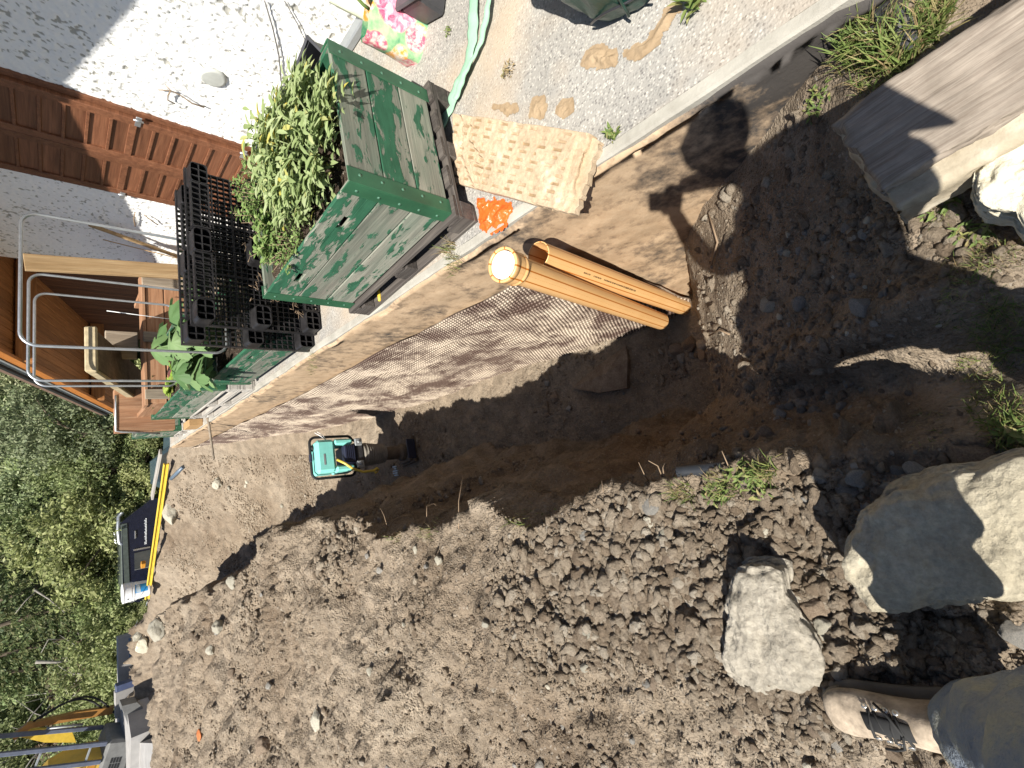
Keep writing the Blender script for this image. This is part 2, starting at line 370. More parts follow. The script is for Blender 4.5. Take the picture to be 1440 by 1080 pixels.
MAT['carroof'] = plain('dusty_green_grey_roof', (.075, .09, .08), .4, .5, .1, .2)
MAT['carglass'] = plain('dark_car_glass', (.05, .055, .055), .06, .9)
MAT['chrome'] = plain('bright_trim', (.6, .6, .6), .2, .6, .9, .05)
MAT['bluecar'] = plain('blue_grey_car_paint', (.05, .085, .11), .3, .5, .2)
MAT['rust'] = plain('rusty_steel_bar', (.16, .09, .06), .8, .3, .1, .3)
MAT['cable'] = plain('grey_cable', (.12, .115, .11), .6, .3)
MAT['boxcard'] = plain('tan_cardboard', (.40, .25, .12), .9, .2)
MAT['bluepipe'] = plain('blue_grey_plastic_pipe', (.10, .14, .19), .4, .5)
MAT['whiteblock'] = plain('limewashed_stone', (.58, .54, .42), .9, .2, 0, .2, 9, 22, .014, .9)
MAT['blackfoil'] = plain('black_foil', (.03, .03, .034), .3, .5, 0, .4, 5, 12, .006)
MAT['panelshade'] = wood('muddy_shaded_panel_face', [(.075, .055, .035), (.11, .082, .052), (.16, .12, .08)], rough=.9, scale=(3, 3, 3)).m  # muddy brown, darkened further to paint in the shade under the board
MAT['beigeedge'] = plain('pale_panel_edge', (.40, .33, .21), .9, .2, 0, .25, 16, 40, .004)
# basement sheeting
fo = NB('dusty_foil', .75, .25); p = fo.pos(); f = fo.noise(p, 2.2, 6, .6); f2 = fo.noise(p, 14, 5, .65)
sx = fo.n('SeparateXYZ'); g_ = fo.n('NewGeometry'); fo.L(g_.outputs['Position'], sx.inputs[0])
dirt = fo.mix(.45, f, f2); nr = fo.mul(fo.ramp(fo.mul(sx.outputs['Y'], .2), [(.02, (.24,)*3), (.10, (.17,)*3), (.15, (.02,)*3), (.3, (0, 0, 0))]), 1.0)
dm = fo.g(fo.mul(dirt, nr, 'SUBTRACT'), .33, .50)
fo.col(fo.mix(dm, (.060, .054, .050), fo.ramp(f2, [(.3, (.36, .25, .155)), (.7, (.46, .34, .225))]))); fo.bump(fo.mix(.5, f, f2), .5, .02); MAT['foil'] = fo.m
def memb(name, br, du, thr):
    a = NB(name, .6, .35); p = a.pos((1, .85, 1)); f = a.mix(.25, a.noise(p, 2.3, 6, .65, .15), a.noise(p, 16, 5, .65)); m_ = a.g(f, thr, thr+.13)
    a.col(a.mix(m_, br, du)); a.rough(a.mix(m_, (.45,)*3, (.9,)*3)); return a.m
MAT['membrane'] = memb('membrane_sheet', (.064, .040, .032), (.25, .20, .152), .455)
MAT['dimple'] = memb('membrane_dimple', (.125, .085, .068), (.49, .41, .325), .435)
# leaves
def leafmat(name, cols, rough=.6, trans=.35, perobj=False, vary=False):
    a = NB(name, rough, .3); r = orand(a) if perobj else island(a); c = a.ramp(r, cols)
    if vary:
        hs = a.n('HueSaturation'); a.L(c, hs.inputs['Color']); a.L(a.ramp(orand(a), [(0, (.72,)*3), (.5, (1.0,)*3), (1, (1.32,)*3)]), hs.inputs['Value']); wn = a.n('TexWhiteNoise', noise_dimensions='1D'); a.L(orand(a), wn.inputs['W']); a.L(a.ramp(wn.outputs['Value'], [(0, (.475,)*3), (1, (.515,)*3)]), hs.inputs['Hue']); c = hs.outputs[0]
    a.col(c)
    tr = a.n('BsdfTranslucent'); a.L(c, tr.inputs[0]); mx = a.n('MixShader'); mx.inputs[0].default_value = trans
    o = [x for x in a.t.nodes if x.type == 'OUTPUT_MATERIAL'][0]; a.L(a.b.outputs[0], mx.inputs[1]); a.L(tr.outputs[0], mx.inputs[2]); a.L(mx.outputs[0], o.inputs[0]); return a.m
MAT['leaf1'] = leafmat('bright_bush_leaf', [(0, (.15, .195, .07)), (.5, (.24, .29, .11)), (1, (.34, .37, .18))], vary=True)
MAT['leaf2'] = leafmat('mid_tree_leaf', [(0, (.125, .17, .068)), (.5, (.20, .25, .105)), (1, (.30, .33, .165))], vary=True)
MAT['leaf3'] = leafmat('greyish_tree_leaf', [(0, (.15, .185, .095)), (.5, (.23, .265, .14)), (1, (.33, .35, .21))], vary=True)
MAT['needle'] = leafmat('spruce_needle', [(0, (.05, .08, .03)), (.5, (.10, .135, .05)), (1, (.19, .19, .085))])
MAT['deadleaf'] = leafmat('dead_twig', [(0, (.10, .065, .04)), (.5, (.15, .11, .07)), (1, (.16, .18, .09))])
MAT['bark'] = plain('tree_bark', (.12, .095, .07), .9, .2, 0, .35, 8, 20, .02)
MAT['birch'] = plain('pale_dead_branch', (.22, .205, .18), .9, .2, 0, .3, 8)
MAT['sage'] = leafmat('sage_leaf', [(0, (.26, .33, .135)), (.55, (.36, .435, .20)), (.88, (.45, .51, .28)), (.95, (.55, .48, .10)), (1, (.55, .44, .09))], .7, .4, True)
MAT['sageu'] = leafmat('sage_leaf_small', [(0, (.24, .31, .125)), (.55, (.34, .42, .19)), (.92, (.42, .48, .26)), (1, (.52, .46, .10))], .7, .4)
MAT['herb'] = leafmat('herb_leaf', [(0, (.10, .17, .045)), (.6, (.19, .28, .085)), (1, (.28, .35, .13))], .6, .3)
MAT['squash'] = leafmat('squash_leaf', [(0, (.08, .155, .055)), (.6, (.135, .225, .085)), (1, (.20, .29, .13))], .6, .25, True)
MAT['lettuce'] = leafmat('lettuce_leaf', [(0, (.22, .36, .05)), (.7, (.33, .46, .09)), (1, (.14, .04, .05))], .5, .3)
MAT['grass'] = leafmat('grass_blade', [(0, (.09, .14, .035)), (.5, (.16, .22, .06)), (.8, (.24, .27, .09)), (1, (.36, .29, .14))], .6, .3)
MAT['drygrass'] = leafmat('dry_grass', [(0, (.24, .17, .085)), (.6, (.34, .26, .14)), (1, (.22, .23, .09))], .8, .2)
MAT['twig'] = plain('dry_twig', (.25, .18, .12), .9, .2, 0, .3)
MAT['darkearth'] = soil_mat('potting_soil', [(.03, .022, .017), (.05, .037, .028), (.075, .055, .04)]).m
# clothing
jn = NB('dirty_jeans', .9, .15); p = jn.co('Object'); f = jn.noise(p, 9, 6, .6)
c = jn.ramp(f, [(.36, (.12, .145, .19)), (.5, (.235, .26, .28)), (.64, (.34, .335, .27))]); jn.col(c); jn.bump(jn.mix(.5, f, jn.noise(p, 160, 4)), .9, .014); MAT['jeans'] = jn.m
MAT['boot'] = plain('sandy_nubuck', (.35, .285, .215), .9, .15, 0, .5, 24, 90, .004)
MAT['sole'] = plain('boot_sole', (.16, .14, .11), .8, .2, 0, .3)
MAT['lace'] = plain('boot_lace', (.03, .03, .03), .8, .2)
MAT['eyelet'] = plain('boot_eyelet', (.5, .5, .48), .3, .5, .8)
MAT['skin'] = plain('skin', (.50, .30, .21), .6, .3, 0, .08)
MAT['shirt'] = plain('dark_shirt', (.06, .07, .09), .9, .2)
MAT['hair'] = plain('brown_hair', (.05, .03, .02), .7, .3)
MAT['phone'] = plain('black_phone', (.015, .015, .017), .3, .5)

# rocks
_ico = {}
def ico(n):
    if n not in _ico:
        bm = bmesh.new(); bmesh.ops.create_icosphere(bm, subdivisions=n, radius=1); bm.verts.index_update()
        _ico[n] = (np.array([v.co[:] for v in bm.verts]), np.array([[v.index for v in f.verts] for f in bm.faces])); bm.free()
    return _ico[n]
def rockv(seed, sub=3, rough=.18, cuts=7, fine=0.03):
    v, f = ico(sub); v = v.copy(); rg = np.random.default_rng(seed)
    d = fbm(v[:, 0]*1.3+seed*3.1, v[:, 1]*1.3, v[:, 2]*1.3, 3, seed); v = v*(1+rough*d)[:, None]
    for k in range(cuts):
        n = rg.normal(size=3); n /= np.linalg.norm(n); h = rg.uniform(.55, .85); e = v@n-h; v = v-np.where(e > 0, e*.92, 0)[:, None]*n
    if fine: v = v*(1+fine*fbm(v[:, 0]*6, v[:, 1]*6, v[:, 2]*6+seed, 3, seed+5))[:, None]
    return v, f

# ================================================================== GROUND
LY = [-30, -1.0, .3, .6, 1.0, 2.1, 3, 4.5, 5.5, 6.8, 9, 11.4, 12.5, 13.0, 16]
LX = [-.10, -.10, -.13, -.15, -.19, -.32, -.33, -.28, -.50, -.95, -1.45, -1.95, -3.3, -6, -30]
FY = [-30, -.6, .1, .4, .8, 1.05, 1.42, 1.75, 2.3, 4, 5.5, 7, 9.5, 12, 14]
FZ = [-.10, -.10, -.16, -.42, -.74, -1.05, -1.95, -2.17, -2.15, -2.0, -1.9, -1.75, -1.42, -1.1, -.9]
def foil_bottom_x(Y): return np.interp(Y, [-1, .9, 1.6, 2.2, 3.4, 4.8, 7, 9.3, 11], [1.11, 1.09, 1.02, .99, 1.0, .90, .90, .93, 1.05])
def ground(X, Y, fine=True):
    X = np.asarray(X, float); Y = np.asarray(Y, float)
    lump = fbm(X*1.3, Y*1.3, 0, 3, 3); lump2 = fbm(X*4.6, Y*4.6, 0, 4, 9)
    far = sstep(.6, 3.0, Y)
    lip = np.interp(Y, LY, LX)+.07*fbm(Y*2.1, X*.6, 0, 3, 21)*sstep(.3, 1.2, Y)*(1+sstep(5, 9, Y))
    rough2 = fbm(X*9+3*lump, Y*9, 0, 4, 19)
    zl = .03+.08*sstep(-.3, -.75, X)+(.025+.085*far)*lump+(.014+.045*far)*lump2+(.008+.022*far)*rough2
    # spoil crumbled into ridges running away from the pit
    zl = zl+.07*far*np.maximum(0, fbm(X*.9+Y*.5, Y*2.3-X*1.2, 0, 3, 41))
    zf = np.interp(Y, FY, FZ)
    yt = np.minimum(8.3+(.85-X)*1.11, 12.7)+.35*fbm(X*.8, Y*.4, 0, 2, 31)
    bank = -1.42+(Y-yt)*.42+.13*fbm(X*1.4, Y*1.1, 0, 4, 33)*sstep(0, 1, Y-yt)
    crest = np.minimum(11.75+(.85-X)*1.11, 17.3)+.2*lump
    top = -.10+.05*lump-.40*np.clip(Y-crest, 0, 4.6)+.20*sstep(-2.2, -3.2, X)*np.exp(-((Y-16.3)/.8)**2)*(1+1.2*lump2)
    zf = np.where(Y > yt-.5, np.maximum(zf, np.minimum(bank, top)), zf)
    zf = zf+.025*lump2+.012*lump
    nearw = sstep(1.2, .5, Y)*sstep(-.35, .05, Y)
    zf = zf-.20*nearw*np.exp(-((X-.0)/.10)**2)+.12*nearw*np.exp(-((X-.20-.1*(.5-Y))/.085)**2)
    wid = np.interp(Y, [0, 1.0, 1.8, 6, 9, 12], [.22, .30, .40, .45, .42, .45])
    t = np.clip((X-lip)/wid+.10*fbm(X*3, Y*3, 0, 3, 55), 0, 1); t = t**.75
    z = zl*(1-t)+zf*t
    z = z+.05*np.sin(np.pi*t)*fbm(X*5, Y*3, 0, 4, 61)*sstep(.4, 1.5, Y)
    # beyond the site: the slope falls away, then the wooded hill rises
    back = top-.05*np.maximum(0, Y-30)+.0
    z = np.where(Y > crest-.1, np.minimum(z, back), z)
    z = np.where(Y > 30, -1.5-.03*(np.minimum(Y, 45)-30)+np.maximum(0, Y-48)*.22, z)
    z = np.where((X > 1.13) & (Y < 10.9), -2.95, z)
    if fine:
        amp = np.where(t > .5, .55, 1.0)*np.where(t > .97, .6, 1)
        cl_ = .5-worley(X*15+.5*lump2, Y*15+.4*lump, 5); c2 = .5-worley(X*34+lump2, Y*34, 8)
        amp = amp*np.clip(1+.9*fbm(X*1.7, Y*1.7, 0, 2, 29), .35, 2)
        z = z+amp*(.030*cl_+.013*c2+.012*fbm(X*24, Y*24, 0, 3, 77)+.0075*vn(X*70, Y*70, 0, 83)*sstep(9, 4, np.hypot(X, Y)))*np.where((X > 1.13) & (Y < 10.9), 0, 1)*sstep(40, 20, Y)
    return z

def lines(segs):
    r = [segs[0][0]]
    for a, b, s0, s1 in segs:
        x = a
        while x < b-1e-6:
            t = (x-a)/(b-a); x = x+s0+(s1-s0)*t; r.append(min(x, b))
    return np.unique(np.round(np.array(r), 5))
gx = lines([(-400, -60, 60, 20), (-60, -9, 6, .5), (-9, -1.3, .05, .014), (-1.3, 1.13, .0122, .0122), (1.13, 1.16, .03, .03), (1.16, 8, .5, .8), (8, 60, 3, 10), (60, 400, 20, 60)])
gy = lines([(-60, -8, 12, 3), (-8, -1.1, 1, .1), (-1.1, 3.2, .0122, .013), (3.2, 14, .014, .04), (14, 20, .06, .14), (20, 45, .4, 1.2), (45, 420, 4, 20)])
GX, GY = np.meshgrid(gx, gy); GZ = ground(GX, GY)
nx, ny = len(gx), len(gy); idx = np.arange(nx*ny).reshape(ny, nx)
def gzv(x, y):
    x = np.asarray(x, float); y = np.asarray(y, float)
    i = np.clip(np.searchsorted(gx, x)-1, 0, nx-2); j = np.clip(np.searchsorted(gy, y)-1, 0, ny-2)
    u = np.clip((x-gx[i])/(gx[i+1]-gx[i]), 0, 1); v = np.clip((y-gy[j])/(gy[j+1]-gy[j]), 0, 1)
    return (GZ[j, i]*(1-u)+GZ[j, i+1]*u)*(1-v)+(GZ[j+1, i]*(1-u)+GZ[j+1, i+1]*u)*v
def gz(x, y): return float(gzv(x, y))
F_ = np.stack([idx[:-1, :-1], idx[:-1, 1:], idx[1:, 1:], idx[1:, :-1]], -1).reshape(-1, 4)
# far ground takes on the undergrowth's colour
a = SO; gN = a.n('NewGeometry'); sx = a.n('SeparateXYZ'); a.L(gN.outputs['Position'], sx.inputs[0])
src = a.b.inputs['Base Color'].links[0].from_socket
fy = a.mul(a.mul(sx.outputs['Y'], -17.5, 'ADD'), .25); pN = a.pos()
gcol = a.ramp(a.noise(pN, 1.6, 6, .65), [(.35, (.03, .04, .018)), (.6, (.06, .08, .03)), (.75, (.10, .085, .05))])
shade = a.mix(a.g(fy, .2, .8), src, gcol); a.L(shade, a.b.inputs['Base Color'])
sl_ = np.abs(np.gradient(GZ, axis=1))/np.maximum(np.gradient(GX, axis=1), 1e-4); stp = np.clip((sl_-1.3)/2, 0, 1)*((GX < 1.0) & (GY > .2) & (GY < 16))
DXX = stp*(.045*fbm(GY*4.5, GZ*6, 0, 3, 101)+.030*(.5-worley(GY*9, GZ*11, 103))+.012*fbm(GY*26, GZ*26, 0, 3, 105))
gob = link('ground', mesh_np('ground', np.stack([(GX+DXX).ravel(), GY.ravel(), GZ.ravel()], -1), F_, MAT['soil'], True)); gob['kind'] = 'structure'

# ================================================================== TERRACE, BASEMENT WALL, MEMBRANE
TEND = 10.8
mb = MB(); mb.box((1.17, -4, -.12), (3.29, TEND, 0)); t_ = link('terrace_paving', mb.mesh('terrace_paving', MAT['aggregate'])); t_['kind'] = 'structure'
mb = MB()
v0 = []
ys = np.arange(-4, TEND+.01, .05)
prof = [(1.172, -.004), (1.166, .004), (1.125, .005), (1.117, -.004), (1.116, -.14)]
vs_ = []
for y in ys:
    dx = .006*float(fbm(y*3, 1.5, 0, 3, 4)); dz = .003*float(fbm(y*4, 7.5, 0, 3, 6))
    for (x, z) in prof: vs_.append((x+dx*(x < 1.15), y, z+dz))
k = len(prof); fs = [(i*k+j, i*k+j+1, (i+1)*k+j+1, (i+1)*k+j) for i in range(len(ys)-1) for j in range(k-1)]
mb.add(vs_, fs); kbo = link('kerb', mb.mesh('kerb', MAT['kerb'])); kbo['kind'] = 'structure'

bw = thing('basement_wall', 'long basement wall below the terrace, exposed by the dug trench', 'wall', (1.3, 3, -3))
mb = MB(); mb.box((1.135, -4, -3.2), (1.6, TEND-.01, -.13)); link('concrete_core', mb.mesh('concrete_core', MAT['greyconc']), bw)
# upper foil band
def wall_x(y, z):
    t = np.clip(-z/2.2, 0, 1); return 1.118-(1.118-foil_bottom_x(y))*t**1.25
Yf = np.arange(-3.5, TEND+.001, .03); Zf = np.concatenate([[.012, .0, -.02], np.linspace(-.05, -2.3, 60)])
YY, ZZ = np.meshgrid(Yf, Zf); 
wr = .012*fbm(YY*1.7, ZZ*5, 0, 4, 91)+.004*fbm(YY*9, ZZ*9, 0, 3, 92)+.014*sstep(.0, 1.0, 1.2-YY)*fbm(YY*5+ZZ*3, ZZ*2, 0, 3, 95)
XX = wall_x(YY, ZZ)-.012-np.abs(wr); XX[0] += .02
wav = .03*fbm(Yf*1.1, Yf*0+3, 0, 3, 97)
ZZ = np.where(ZZ > -.03, ZZ-.028+.012*fbm(YY*4, YY*0+9, 0, 3, 98), ZZ)
n1, n2 = YY.shape; ix = np.arange(n1*n2).reshape(n1, n2)
Fq = np.stack([ix[:-1, :-1], ix[1:, :-1], ix[1:, 1:], ix[:-1, 1:]], -1).reshape(-1, 4)
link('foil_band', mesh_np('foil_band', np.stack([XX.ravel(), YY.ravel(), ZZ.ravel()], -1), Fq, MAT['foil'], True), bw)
dm = thing('dimpled_membrane', 'dusty brown dimpled drainage membrane lining the basement wall in the trench', 'membrane', (1.05, 5, -2))
Ym = np.arange(1.44, TEND+.4, .03); V = np.linspace(0, 1, 46); YY, VV = np.meshgrid(Ym, V)
topz = np.interp(Ym, [1.0, 1.6, 2.2, 4, 7, 9, 11.3], [-.44, -.44, -.46, -.42, -.36, -.30, -.3])+.03*fbm(Ym*1.4, Ym*0, 0, 3, 71)
botz = np.interp(Ym, FY, FZ)-.25; botz = np.maximum(botz, -2.5)
def memb_pt(Y, Vv):
    tz = np.interp(Y, Ym, topz); bz = np.interp(Y, Ym, botz); z = tz+(bz-tz)*Vv
    sag = .028*fbm(Y*1.1, z*2.2, 0, 3, 73)+.018*fbm(Y*.5+z*1.8, z*4.2, 0, 3, 74)
    return wall_x(Y, z)-.042-np.abs(sag)-.01, z
XX, ZZ = memb_pt(YY, VV); n1, n2 = YY.shape; ix = np.arange(n1*n2).reshape(n1, n2)
Fq = np.stack([ix[:-1, :-1], ix[1:, :-1], ix[1:, 1:], ix[:-1, 1:]], -1).reshape(-1, 4)
link('membrane_sheet', mesh_np('membrane_sheet', np.stack([XX.ravel(), YY.ravel(), ZZ.ravel()], -1), Fq, MAT['membrane'], True), dm)
pitch = .031; rows = []
nz = int(2.0/(pitch*.95))
for r in range(nz):
    y = np.arange(1.46, TEND+.3, pitch)+(pitch/2 if r % 2 else 0); rows.append(np.stack([y, np.full_like(y, r*pitch*.95)], -1))
D = np.concatenate(rows); tz = np.interp(D[:, 0], Ym, topz); bz = np.interp(D[:, 0], Ym, botz); v_ = (D[:, 1]+.02)/(tz-bz); D = D[v_ < .985]; v_ = v_[v_ < .985]
x0, z0 = memb_pt(D[:, 0], v_); Nn = 6; dv = []
for (rr, h) in ((.0098, -.002), (.0062, .0075), (.0, .0085)):
    for k in range(Nn if rr else 1):
        a_ = 2*math.pi*k/Nn; dv.append(np.stack([x0-h, D[:, 0]+rr*math.cos(a_), z0+rr*math.sin(a_)], -1))
dv = np.stack(dv, 1); nn = dv.shape[1]; base = (np.arange(len(D))*nn)[:, None, None]
tri = []
for k in range(Nn):
    k2 = (k+1) % Nn; tri += [(k, Nn+k, k2), (k2, Nn+k, Nn+k2), (Nn+k, 2*Nn, Nn+k2)]
Ft = (base+np.array(tri)[None]).reshape(-1, 3)
dmo = link('dimple', mesh_np('dimple', dv.reshape(-1, 3), Ft, MAT['dimple']), dm); dmo['kind'] = 'stuff'

# ================================================================== HOUSE
hs = thing('house', 'white roughcast house with brown shutters and low overhanging roof beside the terrace', 'house', (3.5, 3.5, 0))
WX = 3.3; WEND = 7.9; DY0, DY1, DZ0, DZ1 = 4.47, 5.74, .06, 2.12
RID = 3.45; RZ = 3.75; SL = .315; VX = 2.2                  # ridge, its height, slope, verge
Yw = np.concatenate([np.arange(.6, 1.9, .05), np.arange(1.9, WEND+.001, .0095)]); Zw = np.concatenate([np.arange(-.01, 2.2, .0095), np.arange(2.2, 2.91, .05)]); YY, ZZ = np.meshgrid(Yw, Zw)
pit = np.clip(fbm(YY*44, ZZ*44, 0, 2, 12)*1.5-.62+.35*fbm(YY*5, ZZ*5, 0, 2, 13), 0, 1)
hh = .004*fbm(YY*48, ZZ*48, 0, 3, 15)-.008*pit
n1, n2 = YY.shape; ix = np.arange(n1*n2).reshape(n1, n2)
Fq = np.stack([ix[:-1, :-1], ix[:-1, 1:], ix[1:, 1:], ix[1:, :-1]], -1).reshape(-1, 4)[:, ::-1]
cy = (YY[:-1, :-1]+.004).ravel(); cz = (ZZ[:-1, :-1]+.004).ravel(); keep = ~((cy > DY0-.05) & (cy < DY1+.05) & (cz > DZ0) & (cz < DZ1))
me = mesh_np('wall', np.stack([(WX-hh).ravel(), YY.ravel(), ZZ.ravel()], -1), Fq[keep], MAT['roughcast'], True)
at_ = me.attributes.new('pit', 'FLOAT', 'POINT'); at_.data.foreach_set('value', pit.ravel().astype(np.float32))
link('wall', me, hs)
mb = MB(); mb.box((WX+.005, WEND-.01, -.3), (WX+.35, WEND+.02, 2.6)); mb.box((WX+.02, -3.5, -.02), (WX+.3, .6, 4)); mb.box((WX+.02, .6, 2.88), (WX+.3, 6.5, 2.95))
link('wall_return', mb.mesh('wall_return', MAT['roughcast']), hs)
mb = MB(); mb.box((WX+.22, .6, -.02), (WX+.3, WEND, 2.9)); link('inner_wall', mb.mesh('inner_wall', MAT['darkwood']), hs)
# upper gable above the render
mb = MB(); M = Matrix(((0, 0, 1, WX+.03), (1, 0, 0, 0), (0, 1, 0, 0), (0, 0, 0, 1)))
mb.prism([(-3, 2.88), (WEND, 2.88), (WEND, RZ-SL*(WEND-RID)-.16), (RID, RZ-.16), (-3, RZ-SL*(RID+3)-.16)] if RZ-SL*(WEND-RID)-.16 > 2.88 else [(-3, 2.88), (RID+2.2, 2.88), (RID, RZ-.16), (-3, 2.95)], .2, M)
link('gable', mb.mesh('gable', MAT['darkwood']), hs)
# timber clad part beyond the rendered corner
for i in range(46):
    y0 = WEND+.03+i*.1
    plank('cladding_board', hs, (WX+.42, y0+.048, .98), (0, 0, 1), (-1, 0, 0), 2.1, .096, .02, MAT['darkwood'], .004)
# shutters: two leaves, each a column of sunk panels
def shutter(y0, y1):
    z0, z1 = DZ0+.03, DZ1-.02; X = WX-.012; st = .085
    fr = MB()
    fr.box((X-.04, y0, z0), (X, y0+st, z1), b=.004); fr.box((X-.04, y1-st, z0), (X, y1, z1), b=.004)
    n = 14; ph = (z1-z0)/n
    for k in range(n+1):
        zz = min(max(z0+k*ph, z0+.012), z1-.012); hgt = .012 if k not in (0, 7, n) else .026
        fr.box((X-.036, y0+st+.001, zz-hgt), (X-.002, y1-st-.001, zz+hgt), b=.003)
    s_ = link('shutter', fr.mesh('shutter', MAT['shutterwood']), hs)
    for k in range(n):
        vs_, fs = bevbox(y1-y0-2*st+.012, ph-.018, .016, .005); m_ = bpy.data.meshes.new('panel'); m_.from_pydata(vs_, [], fs); m_.materials.append(MAT['shutterwood'])
        p_ = link('panel', m_, hs, frame((X-.012, (y0+y1)/2, z0+(k+.5)*ph), (0, 1, 0), (-1, 0, 0))); p_.parent = s_; p_.matrix_parent_inverse = Matrix.Identity(4)
    for zz in (z0+.18, z0+.98):
        h_ = MB(); yy = y0 if y0 < 5 else y1
        h_.box((X-.05, yy-.05, zz-.02), (X-.041, yy+.07, zz+.02), b=.002); h_.tube([(X-.05, yy-.01, zz-.035), (X-.05, yy-.01, zz+.035)], .009, 8)
        q = link('hinge', h_.mesh('hinge', MAT['galv']), hs); q.parent = s_; q.matrix_parent_inverse = Matrix.Identity(4)
shutter(DY0, (DY0+DY1)/2-.003); shutter((DY0+DY1)/2+.003, DY1)
mb = MB(); mb.box((WX-.02, DY0-.06, DZ0-.04), (WX+.05, DY0-.004, DZ1+.06), b=.003); mb.box((WX-.02, DY1+.004, DZ0-.04), (WX+.05, DY1+.06, DZ1+.06), b=.003)
mb.box((WX-.02, DY0-.003, DZ1+.004), (WX+.05, DY1+.003, DZ1+.06), b=.003); link('shutter_frame', mb.mesh('shutter_frame', MAT['shutterwood']), hs)
# roof: two slopes, each with boards below, metal verge, edge and covering
YE = 13.2
def rz(y): return RZ-SL*abs(y-RID)
nb_ = 0
sl_dir = Vector((0, 1, -SL)).normalized(); sl_n = Vector((0, SL, 1)).normalized()
Ls = (YE-RID)*math.sqrt(1+SL*SL)
for i in range(34):                                          # soffit boards run along the slope
    x = VX+.06+i*.125
    plank('soffit_board', hs, (x+.06, (RID+YE)/2, rz((RID+YE)/2)-.075), sl_dir, sl_n, Ls, .121, .02, MAT['soffit'], .005)
for i, y in enumerate((RID+.15, 6.1, 8.9, 11.7)):            # purlins under the boards
    plank('purlin', hs, (4.2, y, rz(y)-.19), (1, 0, 0), (0, 0, 1), 3.96, .16, .2, MAT['soffit'], .01)
plank('barge_board', hs, (VX+.03, (RID+YE)/2, rz((RID+YE)/2)-.115), sl_dir, sl_n, Ls, .045, .13, MAT['orangewood'], .006)
def slab(name, x0, x1, dz, th, mat, ext=0):
    m_ = MB()
    for sgn in (1, -1):
        ye = YE if sgn > 0 else -3.0
        y0, y1 = RID, ye
        vs_ = [(x, y, rz(y)+dz+d) for x in (x0, x1) for y in (y0, y1) for d in (0, th)]
        m_.add(vs_, [(0, 1, 3, 2), (4, 6, 7, 5), (0, 4, 5, 1), (2, 3, 7, 6), (0, 2, 6, 4), (1, 5, 7, 3)])
    return link(name, m_.mesh(name, mat), hs)
slab('verge_metal', VX-.005, VX+.10, -.045, .085, MAT['zinc'])
slab('verge_edge', VX-.04, VX+.10, .043, .05, MAT['blackgap'])
slab('roof_covering', VX-.03, 6.6, .096, .07, MAT['brownmetal'])
slab('roof_deck', VX+.06, 6.5, -.04, .08, MAT['darkwood'])
m_ = MB(); vs_ = [(VX+.02, y, rz(y)-.17) for y in (RID, -3.0)]
plank('barge_board', hs, (VX+.03, (RID-3)/2, rz(-3)*.5+RZ*.5-.115), Vector((0, -1, -SL)), Vector((0, -SL, 1)), (RID+3)*math.sqrt(1+SL*SL), .045, .13, MAT['orangewood'], .006)
# small things on the wall
def on_wall(x, y): return atx(x, y, WX-.012)
c = on_wall(300, 110); mb = MB(); mb.lathe([(0, .012), (.075, .011), (.088, .004), (.09, -.01)], 28, Matrix.Translation(c) @ Matrix.Rotation(-math.pi/2, 4, 'Y'), flute=lambda a, z: 1+.05*math.sin(2*a)+.03*math.sin(3*a+1))
link('round_cover', mb.mesh('round_cover', plain('greyed_cover', (.42, .43, .40), .7, .3)), hs)
for i, pl in enumerate(([(372, 0), (384, 40), (392, 78), (397, 130)], [(400, 0), (418, 32), (432, 62), (440, 98)])):
    mb = MB(); pts = [on_wall(*q)+Vector((-.006, 0, .004*math.sin(3*k))) for k, q in enumerate(pl)]
    mb.tube(pts, .005 if i == 0 else .0035, 6); tag(link('cable', mb.mesh('cable', MAT['cable'])), ['thicker grey cable running down the white wall to the dark troughs', 'thinner loose cable on the white wall nearer the flowered bag'][i], 'cable')
for k, (pl, lab) in enumerate((([(287, 149), (270, 142), (252, 131), (240, 124), (232, 117)], 'long bent dry twig clinging to the white wall right of the shutters'), ([(222, 315), (212, 307), (203, 301)], 'short dark twig on the white wall left of the shutters'), ([(190, 317), (188, 305), (190, 297)], 'short pale twig on the white wall beside a darker one'))):
    mb = MB(); pts = [on_wall(*q)+Vector((-.012-.01*(i % 2), 0, 0)) for i, q in enumerate(pl)]; mb.tube(pts, [.007-.001*i for i in range(len(pts))], 6)
    if k == 0: mb.tube([pts[3], on_wall(236, 131)+Vector((-.02, 0, 0)), on_wall(236, 138)+Vector((-.02, 0, 0)), on_wall(246, 143)+Vector((-.02, 0, 0))], .005, 6); mb.tube([pts[3], on_wall(223, 125)+Vector((-.01, 0, 0))], .004, 6)
    tag(link('twig', mb.mesh('twig', MAT['twig'])), lab, 'twig')

# ================================================================== PLACEMENT ON THE GROUND
def hit(x, y):
    v = ray(x, y); ts = np.concatenate([np.arange(.6, 6, .01), np.arange(6, 45, .04)])
    P_ = np.array(CAM)[None]+np.array(v)[None]*ts[:, None]
    below = P_[:, 2] < gzv(P_[:, 0], P_[:, 1])
    i = int(np.argmax(below)); return Vector(P_[max(i, 1)]) if below.any() else None
def depth(p): return (Vector(p)-CAM).dot(FW)

